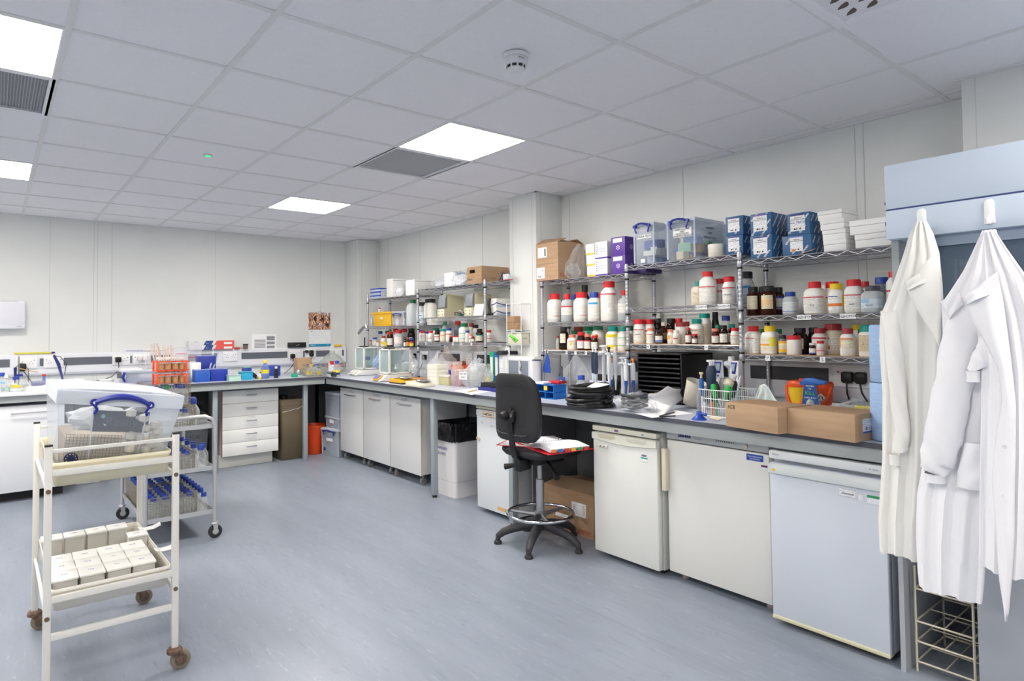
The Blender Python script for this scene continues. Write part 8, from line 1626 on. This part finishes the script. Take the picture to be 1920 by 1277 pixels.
h = MB(); h.tube([(.1*(k/7-1), -.012, H-.045+.028*(1-(k/7-1)**2)) for k in range(15)], [.009+.004*(1-abs(k/7-1)) for k in range(15)], 8)
for s in (-1, 1): h.cyl((s*.1, -.016, H-.045), (s*.1, .004, H-.045), .015, n=16); h.tube([(s*.1, -.008, H-.05), (s*.088, -.006, H-.072), (s*.094, -.004, H-.09)], .006, 6)
hh_ = h.build('handle', NAVY, cr)
for s in (-1, 1): MB().cyl((s*.1, -.018, H-.045), (s*.1, -.016, H-.045), .006, n=12).build('rivet', PAPER, hh_)
MB().box(-.09, .115, .05, .056, .15, .235).build('contents_box', mt('#2c3346', .5), cr); text('Really', .05, Vector((.015, .049, .19)), FY, mt('#4a5268', .5), cr)
for x_, c in ((-.055, '#6fb0b8'), (.07, '#b9bcc4')): MB().cyl((x_, .0495, .212), (x_, .048, .212), .008, n=14).build('dot', mt(c, .4), cr)
g = MB()
for k in range(17): g.cyl((-.17+k*.012, .045, .005), (-.17+k*.012, .045, .14), .0008, n=3, caps=False)
for k in range(12): g.cyl((-.17, .045, .005+k*.012), (.022, .045, .005+k*.012), .0008, n=3, caps=False)
g.build('wire_rack', mt('#6d665c', .5, .3), cr); MB().box(-.17, .14, .07, .5, .004, .12).build('contents', mt('#c9b8a4', .7), cr, bevel=.01)
m = MB(); rr = random.Random(8)
for k in range(22): m.lathe([(.0, -.02), (.02, -.012), (.022, 0), (.02, .012), (.0, .02)], 10, (rr.uniform(.03, .155), rr.uniform(.045, .09), rr.uniform(.03, .23)), cap0=False, cap1=False)
m.build('cap_filling', mt('#e0d8cc', .6), cr)['kind'] = 'stuff'
crumple((.2, .1, .1), 97, 3, .35).build('tissue', mt('#ecebe8', .7), cr, smooth=0).location = (-.06, .1, .15)
MB().cyl((-.145, .036, .045), (-.145, .031, .045), .024, n=28).build('round_sticker', mt('#20245e', .5), cr)
m = MB(); [m.cyl((-.145+.017*math.cos(a), .0305, .045+.017*math.sin(a)), (-.145+.017*math.cos(a), .0298, .045+.017*math.sin(a)), .0022, n=5) for a in [k*PI/5 for k in range(10)]]; m.build('yellow_stars', mt('#e9d936', .5), cr)
# seventeen small tubs in the lower tray
def tub_at(lb, x, y, z, w, d, h, rx=0):
    o = thing('small_tub', lb, 'tub', (x, y, z), 0, 'small labelled tubs in the lower tray'); o.rotation_euler = (rx, 0, rr.uniform(-.04, .04)); MT = clear('#f4f4f2', .6, '#e9e8e4', .35, 'milky_tub')
    MB().box(-w/2+.004, w/2-.004, -d/2+.004, d/2-.004, 0, h-.01).build('tub', MT, o, bevel=.004); l = MB().box(-w/2, w/2, -d/2, d/2, h-.01, h).build('lid', mt('#eeeeec', .35), o, bevel=.003)
    MB().box(-.017, .012, -.012, .012, h+.0002, h+.0012).build('paper_label', PAPER, l); text(rr.choice(['Tips', '200', '1000', '10ul', 'PCR']), .014, Vector((-.003, 0, h+.0015)), FZ, BLUEINK, l, shear=.2)
for k in range(4): tub_at(f'tall milky tub in the back row of the lower tray, {("by the outer upright", "second along", "third along", "last of four")[k]}', .225+k*.088, 3.53, .352, .084, .09, .105)
tub_at('single tub standing by the side rim of the lower tray', .55, 3.36, .352, .084, .085, .1)
for r_ in range(3):
    for c_ in range(4): tub_at(f'{("front", "middle", "rear")[r_]} row flat labelled tub, {("first", "second", "third", "fourth")[c_]} from the outer upright', .235+c_*.092, 3.0+r_*.115, .352, .09, .112, .088)
for k, (px, py) in enumerate(((283, 990), (325, 1040))):
    p = aty(px, py, 3.5-.35*k); o = thing('paper_slip', ('rear', 'front')[k]+' white paper slip sticking out over the lower tray side', 'paper', (.6, 3.5-.38*k, .432)); MB().grid([[(-.02+.1*u, -.03+.03*u, .0-.012*math.sin(3*u)) for u in (0, .33, .66, 1)], [(-.02+.1*u, .03+.0*u, .004-.012*math.sin(3*u+.4)) for u in (0, .33, .66, 1)]]).build('slip', PAPER, o, solid=.0008)
# ================================================================ steel trolley with baskets
X0, X1, YA, YB = .785, 1.21, 4.52, 5.42; SS = mt('#c6c7c9', .38, .6)
t2 = thing('steel_trolley', 'stainless steel three-shelf trolley loaded with baskets of blue-capped bottles', 'trolley', (0, 0, 0))
for y in (YA, YB): MB().tube([(X0, y, .11), (X0, y, .76), (X0+.02, y, .81), (X0+.07, y, .83), (X1-.07, y, .83), (X1-.02, y, .81), (X1, y, .76), (X1, y, .11)], .013, 12).build('tube_frame', SS, t2)
for z in (.745, .46, .165):
    m = MB(); m.box(X0+.005, X1-.005, YA+.01, YB-.01, z, z+.004); m.box(X0+.005, X1-.005, YA+.006, YA+.01, z, z+.03); m.box(X0+.005, X1-.005, YB-.01, YB-.006, z, z+.03); m.box(X0+.002, X0+.006, YA+.006, YB-.006, z, z+.03); m.box(X1-.006, X1-.002, YA+.006, YB-.006, z, z+.03); m.build('shelf', SS, t2)
for x in (X0, X1):
    for y in (YA, YB):
        c = MB().lathe([(.022, .11), (.026, .1), (.02, .09)], 16, (x, y, 0)).build('castor', SS, t2); MB().prism([(x-.015, .1), (x+.02, .1), (x+.014, .035), (x-.004, .035)], 'y', y-.018, y-.015).build('fork', SS, c); MB().cyl((x+.004, y-.012, .045), (x+.004, y+.012, .045), .045, n=28).build('wheel', RUBBER, c, bevel=.006); MB().cyl((x+.004, y-.0135, .045), (x+.004, y+.0135, .045), .02, n=16).build('wheel_hub', SS, c)
RM = mt('#8d8577', .45, .5)
def bsk(lb, x, y, z, w, d, h): o = thing('wire_basket', lb, 'basket', (x, y, z)); mesh_basket(o, w, d, h, .016, .0011, RM); return o
bsk('large deep mesh basket on the bottom shelf of the steel trolley', .955, YA+.03, .17, .3, .42, .15); bsk('second mesh basket behind the large one on the bottom trolley shelf', .955, YA+.46, .17, .3, .4, .15)
bsk('mesh basket of blue caps on the middle shelf of the steel trolley', .945, YA+.03, .465, .29, .4, .12); bsk('lower mesh basket on the top shelf of the steel trolley', .945, YA+.03, .75, .29, .4, .155); bsk('upper mesh basket stacked under the orange tube racks', .93, YA+.04, .91, .27, .34, .15)
def build_bottle(r, h, cap, fillc=None):
    b = MB().lathe([(r*.9, 0), (r, h*.04), (r, h*.52), (r*.88, h*.62), (r*.5, h*.76), (r*.46, h*.82)], 18).build('media_bottle', GLASS); MB().lathe([(r*.56, h*.8), (r*.56, h*.97), (r*.5, h)], 22, rib=.04).build('cap', mt(CAPC[cap] if cap != 'blue' else '#23409e', .35, name='cap_'+cap), b); return b
def cp(src, pos, lb, group, s=1):
    o = src.copy(); C.objects.link(o); o.location = pos; o.scale = (s, s, s)
    for ch in src.children: c = ch.copy(); C.objects.link(c); c.parent = o
    return tag(o, lb, 'bottle', group)
pb = build_bottle(.034, .15, 'blue'); tag(pb, 'clear blue-capped bottle at the front middle of the bottom trolley shelf', 'bottle', 'bottles in the bottom baskets'); pb.location = (.845, YA+.075, .174)
od = ('first', 'second', 'third', 'fourth', 'fifth', 'sixth', 'seventh', 'eighth', 'ninth', 'tenth')
for b_, (yo, nr) in enumerate(((.075, 5), (.505, 5))):
    for r_ in range(nr):
        for c_ in range(4):
            if b_ == r_ == c_ == 0: continue
            cp(pb, (.845+c_*.073, YA+yo+r_*.08, .174), f'blue-capped bottle, {od[c_]} across in row {od[r_]} of the {("front", "rear")[b_]} bottom basket', 'bottles in the bottom baskets')
for k in range(9): cp(pb, (1.155, YA+.06+k*.085, .17), f'blue-capped bottle outside the bottom baskets, {od[k]} from the front', 'bottles beside the bottom baskets', 1 if k else .9)
for r_ in range(4):
    for c_ in range(4): cp(pb, (.84+c_*.07, YA+.075+r_*.09, .469), f'blue-capped bottle, {od[c_]} across in row {od[r_]} of the middle basket', 'bottles in the middle basket', .85)
for k in range(2): cp(pb, (1.135+.03*k, YA+.06+k*.075, .465), ('blue-capped water bottle at the front corner of the middle trolley shelf', 'blue-capped bottle just behind it on the middle trolley shelf')[k], 'bottles beside the middle basket', 1.1)
for k in range(5): cp(pb, (1.13+.02*(k % 2), YA+.24+k*.09, .465), f'blue-capped bottle behind the middle shelf pair, {od[k]} of five', 'bottles beside the middle basket')
for r_ in range(3):
    for c_ in range(4): cp(pb, (.84+c_*.066, YA+.08+r_*.09, .753), f'bottle with blue cap, {od[c_]} across in row {od[r_]} of the lower top basket', 'bottles in the top baskets', .88)
pg = build_bottle(.045, .135, 'green'); tag(pg, 'green-capped bottle at the front of the upper basket', 'bottle', 'bottles in the top baskets'); pg.location = (.925, YA+.1, .914)
pl = build_bottle(.045, .135, 'blue'); tag(pl, 'wide blue-capped bottle at the right front of the upper basket', 'bottle', 'bottles in the top baskets'); pl.location = (1.018, YA+.1, .914)
for k, (x, y, lb) in enumerate(((.84, YA+.1, 'wide blue-capped bottle at the other front corner of the upper basket'), (.84, YA+.2, 'wide blue-capped bottle in the rear of the upper basket, outer side'), (.93, YA+.2, 'wide blue-capped bottle in the rear middle of the upper basket'), (1.015, YA+.2, 'wide blue-capped bottle in the rear of the upper basket, bench side'))): cp(pl, (x, y, .914), lb, 'bottles in the top baskets')
for k in range(3): cp(pb, (1.11+.012*(k % 2), YA+.17+k*.085, .75), f'blue-capped bottle beside the lower top basket, {od[k]} from the front', 'bottles beside the top baskets', 1.28)
o = thing('specimen_jar', 'square clear jar with a yellow lid at the front of the top trolley shelf', 'jar', (1.14, YA+.06, .75)); MB().box(-.03, .03, -.03, .03, 0, .06).build('jar_body', FROST, o, bevel=.003); MB().box(-.033, .033, -.033, .033, .06, .083).build('lid', mt('#e0c93a', .4), o, bevel=.002); MB().cyl((0, 0, .004), (0, 0, .03), .02, n=12).build('contents', mt('#d9a35a', .5), o)
OR = mt('#f0551f', .4)
for k in range(2):
    z = 1.05+.0*k+k*.088; o = thing('tube_rack', ('lower', 'upper')[k]+' orange rack of amber tubes on the trolley baskets', 'rack', (.86, YA+.06, z), 0, 'orange tube racks'); w, d = .2, .12; m = MB()
    for zz in (.006, .064): [m.box(0, w, y_, y_+.006, zz, zz+.006) for y_ in (0, d-.006)]; [m.box(x_, x_+.006, 0, d, zz, zz+.006) for x_ in (0, w/4, w/2, w*.75, w-.006)]
    m.build('grid_frame', OR, o); [MB().box(x_-.006, x_+.006, y_-.005, y_+.007, 0, .076).build('corner_post', OR, o, bevel=.002) for x_ in (0, w-.02) for y_ in (0, d)]
    for a in range(4):
        for b in range(2): q = thing('sample_tube', f'amber sample tube, {od[a]} along, {("front", "rear")[b]} row, {("lower", "upper")[k]} orange rack', 'tube', (.86+.028+a*.045, YA+.09+b*.055, z+.013), 0, 'amber sample tubes'); MB().lathe([(.016, 0), (.018, .004), (.018, .07)], 14).build('glass', GLASS, q); MB().lathe([(.0165, .002), (.0165, .042)], 12).build('sample', mt('#c98d3c', .4), q); MB().lathe([(.019, .07), (.019, .084)], 14).build('cap', mt('#e3dcd8', .4) if k else clear('#e9c9bf', .5, '#d9a395', .2, 'pink_cap'), q)
# ================================================================ fume cabinet and lab coats
HB = mt('#c6d3e4', .4); hd = thing('fume_cabinet', 'pale blue steel fume cabinet hood with clear side screens', 'fume cabinet', (0, 0, 0)); hx = 2.75; ye, yn = .945, -.35
MB().box(hx, 3.62, yn, ye, 1.848, 2.02).build('hood_top', HB, hd, bevel=.003); MB().box(hx+.002, 3.62, yn, ye-.002, 1.843, 1.848).build('seam', mt('#2c3f77', .5), hd); MB().box(hx, 3.62, yn, ye, 1.73, 1.843).build('hood_band', HB, hd, bevel=.004)
MB().box(hx+.03, 3.5, yn, ye-.06, 1.69, 1.73).build('under_strip', mt('#8fa0b5', .4), hd); MB().box(2.82, 3.5, ye-.012, ye-.006, .98, 1.73).build('side_screen', clear('#f4f6f6', .15, '#dfe4e4', .05, 'acrylic'), hd); MB().box(2.80, 2.83, ye-.025, ye, .98, 1.73).build('screen_post', clear('#eef1f1', .4, '#d5dadb', .08, 'acrylic_edge'), hd)
MB().box(2.79, 2.796, yn, ye-.06, 1.25, 1.70).build('sash', clear('#c3cfdb', .25, '#93a3b5', .05, 'tinted_sash'), hd); MB().box(2.86, 3.62, yn, .955, BT+.0, BT+.07).build('work_base', HB, hd, bevel=.004)
for z in (1.795, 1.875): MB().cyl((hx+.02, ye, z), (hx+.02, ye+.006, z), .008, n=12).build('stud', NAVY, hd)
GP2 = mt('#a9adb4', .45); MB().box(2.92, 3.62, .978, .996, 0, BT-.085).build('end_panel', GP2, hd); MB().box(2.92, 3.62, .958, .999, BT-.084, BT-.026).build('end_rail', GP2, hd) if False else None
MB().box(2.90, 3.62, yn, .735, .0, BT).build('base_cabinet', mt('#a3a8b1', .4), hd, bevel=.003)
CRW = mt('#cfc8b4', .5); ck = thing('bottle_rack', 'chipped cream wire bottle rack standing in the gap below the fume cabinet', 'rack', (0, 0, 0)); ax, bx_, ay, by = 2.97, 3.3, .765, .955
m = MB(); [m.cyl((x, y, 0), (x, y, .42), .0045, n=6) for x, y in ((ax, ay), (ax, by), (bx_, ay), (bx_, by))]; m.build('uprights', CRW, ck)
for z in (.04, .12, .2, .33):
    m = MB(); pts = [(ax, ay, z), (bx_, ay, z), (bx_, by, z), (ax, by, z)]; [m.cyl(pts[i], pts[(i+1) % 4], .004, n=6) for i in range(4)]; m.cyl(((ax+bx_)/2, ay, z), ((ax+bx_)/2, by, z), .003, n=5); m.cyl((ax, (ay+by)/2, z), (bx_, (ay+by)/2, z), .003, n=5); m.build('wire_tier', CRW, ck)
CL = [noisy('#eeede9', '#efeeea', 30, .85, name='warm_cotton', bump=.02), noisy('#f1f1f5', '#f2f2f6', 30, .85, name='white_cotton', bump=.02)]
def W(px, py, x): return atx(px, py, x)
def body(name, rows, xc, mat, par, dep=.05, fold=.012, nf=5, seed=0, amp0=.4):
    P = []; n = 72; rows2 = []
    for a, b in zip(rows, rows[1:]):
        for k in range(4): u = k/4; rows2.append([a[i]*(1-u)+b[i]*u for i in range(3)])
    rows2.append(list(rows[-1])); N = len(rows2)
    for j, (py, l, r) in enumerate(rows2):
        v = j/(N-1); A, B = W(l, py, xc), W(r, py, xc); c = (A+B)/2; w = (A.y-B.y)/2; d = dep*(.5+.5*min(1, v*3)); R = []
        for i in range(n):
            t = 2*PI*i/n; s = math.cos(t); f = fold*(amp0+(1-amp0)*v)*(math.sin(nf*s*2.2+seed+1.3*v)+.5*math.sin(nf*s*4.7+seed*2-2*v)+.35*noise.noise(Vector((s*3, v*6, seed))))
            R.append((xc+d*math.sin(t)+f, c.y+w*s, c.z+.004*math.sin(5*s+seed)*v))
        P.append(R)
    m = MB(); m.grid(P, closed_u=True); m.add(P[0], [tuple(range(n))]); m.add(P[-1], [tuple(range(n))[::-1]]); return m.build(name, mat, par, smooth=80)
def sleeve(pts, par, mat, x, name='sleeve', dep=.75, seed=1):
    Q = []
    for a, b in zip(pts, pts[1:]):
        for k in range(5): u = k/5; Q.append([a[i]*(1-u)+b[i]*u for i in range(4)])
    Q.append(list(pts[-1])); P = []
    for j, (px, py, w, xo) in enumerate(Q):
        c = W(px, py, x+xo); r = w*mpp(c)/2; P.append([(c.x+r*dep*math.sin(2*PI*i/24)+.004*math.sin(j*1.1+i), c.y+r*math.cos(2*PI*i/24)*(1+.05*math.sin(j*1.7+i*.8+seed)), c.z+.006*math.sin(i*.52+j+seed)) for i in range(24)])
    m = MB(); m.grid(P, closed_u=True); m.add(P[0], [tuple(range(24))]); return m.build(name, mat, par, smooth=80)
def cuff(px, py, w, par, mat, x, h=20):
    c = W(px, py, x); r = w*mpp(c)/2; hh = h*mpp(c); return MB().lathe([(r*1.05, hh), (r*.92, hh*.7), (r*.95, 0), (r*.8, 0), (r*.8, hh*.5)], 28, c, rib=.03, ay=1, cap0=False, cap1=True).build('cuff', mat, par, smooth=60)
def sheet(pts, par, mat, name, sol=.0025, n=14):
    """pts: left edge and right edge as lists of (px, py, x); the cloth between them is gently bowed"""
    Lf, Rt = pts; P = []; k = len(Lf)
    def at(E, v): q = v*(k-1); i = min(int(q), k-2); u = q-i; a, b = W(*E[i]), W(*E[i+1]); return a.lerp(b, u)
    for j in range(3*n):
        v = j/(3*n-1); a, b = at(Lf, v), at(Rt, v); P.append([a.lerp(b, i/8)+Vector((-.012*math.sin(PI*i/8)+.003*math.sin(9*v+i*.7), 0, 0)) for i in range(9)])
    return MB().grid(P).build(name, mat, par, smooth=80, solid=sol)
hk = mt('#eef0f2', .3)
for px, py, lb in ((1728, 392, 'white adhesive hook carrying the single lab coat'), (1855, 374, 'white adhesive hook carrying the two overlapping lab coats')):
    p = W(px, py, hx); o = thing('coat_hook', lb, 'hook', (hx, p.y, p.z)); MB().prism([(-.016, -.085), (.016, -.085), (.014, -.01), (.008, 0), (-.008, 0), (-.014, -.01)], 'x', -.008, 0).build('back_plate', hk, o, bevel=.002); MB().tube([(-.008, 0, -.06), (-.02, 0, -.085), (-.036, 0, -.085), (-.04, 0, -.068)], [.008, .008, .007, .006], 8).build('hook_arm', hk, o)
# first coat
c1 = thing('lab_coat', 'warm white lab coat hanging alone on the first hook', 'lab coat', (0, 0, 0)); x = 2.69
body('coat_body', [(416, 1719, 1737), (440, 1706, 1749), (476, 1695, 1760), (537, 1674, 1766), (592, 1652, 1768), (640, 1650, 1770), (740, 1656, 1768), (860, 1656, 1768), (980, 1648, 1762), (1043, 1650, 1760)], x, CL[0], c1, .036, .010, 5, .4)
sleeve([(1668, 585, 34, -.03), (1676, 650, 34, -.045), (1684, 740, 32, -.05), (1692, 810, 30, -.055), (1687, 845, 30, -.055)], c1, CL[0], x); cuff(1678, 872, 22, c1, CL[0], x-.055, 24)
sheet(([(1697, 527, x-.05), (1703, 545, x-.065)], [(1741, 508, x-.055), (1752, 524, x-.07)]), c1, CL[0], 'collar')
sheet(([(1699, 541, x-.055), (1720, 580, x-.07), (1744, 620, x-.075), (1760, 648, x-.07)], [(1756, 470, x-.05), (1764, 520, x-.065), (1768, 580, x-.07), (1764, 650, x-.068)]), c1, CL[0], 'lapel')
# second coat
c2 = thing('lab_coat', 'bright white lab coat with ribbed cuffs and a side pocket, hanging in the middle', 'lab coat', (0, 0, 0)); x = 2.60
body('coat_body', [(432, 1842, 1868), (460, 1828, 1876), (505, 1806, 1885), (545, 1780, 1890), (568, 1764, 1892), (650, 1768, 1890), (760, 1752, 1880), (860, 1733, 1870), (940, 1718, 1860), (1020, 1716, 1850), (1085, 1719, 1846), (1112, 1722, 1843)], x, CL[1], c2, .042, .009, 5, 2.2)
sleeve([(1806, 560, 40, -.01), (1798, 640, 70, -.045), (1786, 730, 76, -.055), (1768, 820, 76, -.06), (1757, 870, 66, -.06), (1756, 886, 50, -.06)], c2, CL[1], x, seed=3); cuff(1755, 904, 42, c2, CL[1], x-.06, 20)
sleeve([(1868, 600, 50, -.07), (1858, 640, 48, -.09), (1842, 672, 44, -.1), (1830, 692, 38, -.105)], c2, CL[1], x, seed=5); cuff(1825, 716, 28, c2, CL[1], x-.105, 26)
sheet(([(1809, 830, x-.062), (1797, 880, x-.062), (1792, 912, x-.06)], [(1845, 832, x-.06), (1844, 880, x-.06), (1842, 922, x-.058)]), c2, CL[1], 'pocket')
sheet(([(1763, 566, x-.04), (1780, 600, x-.05)], [(1798, 548, x-.05), (1806, 570, x-.06)]), c2, CL[1], 'collar')
# third coat
c3 = thing('lab_coat', 'bright white lab coat with a long hanging placket, cut by the frame edge', 'lab coat', (0, 0, 0)); x = 2.505
body('coat_body', [(434, 1846, 1866), (470, 1842, 1890), (520, 1840, 1925), (600, 1842, 1960), (700, 1842, 1985), (850, 1840, 1990), (1000, 1838, 1985), (1078, 1838, 1980)], x, CL[1], c3, .036, .011, 5, 4.1)
sheet(([(1808, 560, x-.05), (1822, 600, x-.055), (1845, 640, x-.06), (1872, 690, x-.06), (1880, 750, x-.06), (1868, 820, x-.06), (1860, 900, x-.06), (1866, 980, x-.06), (1872, 1080, x-.06), (1886, 1160, x-.06)], [(1870, 510, x-.05), (1880, 560, x-.055), (1888, 620, x-.06), (1897, 690, x-.065), (1905, 760, x-.065), (1905, 840, x-.065), (1903, 920, x-.065), (1902, 1000, x-.065), (1897, 1080, x-.06), (1889, 1166, x-.06)]), c3, CL[1], 'placket')
sheet(([(1806, 556, x-.055), (1812, 572, x-.065)], [(1846, 536, x-.06), (1856, 552, x-.07)]), c3, CL[1], 'collar')
for py in (838, 930): p = W(1884, py, x-.072); MB().cyl((p.x, p.y, p.z), (p.x-.003, p.y, p.z), .006, n=16).build('button', mt('#dcdce2', .3), c3)
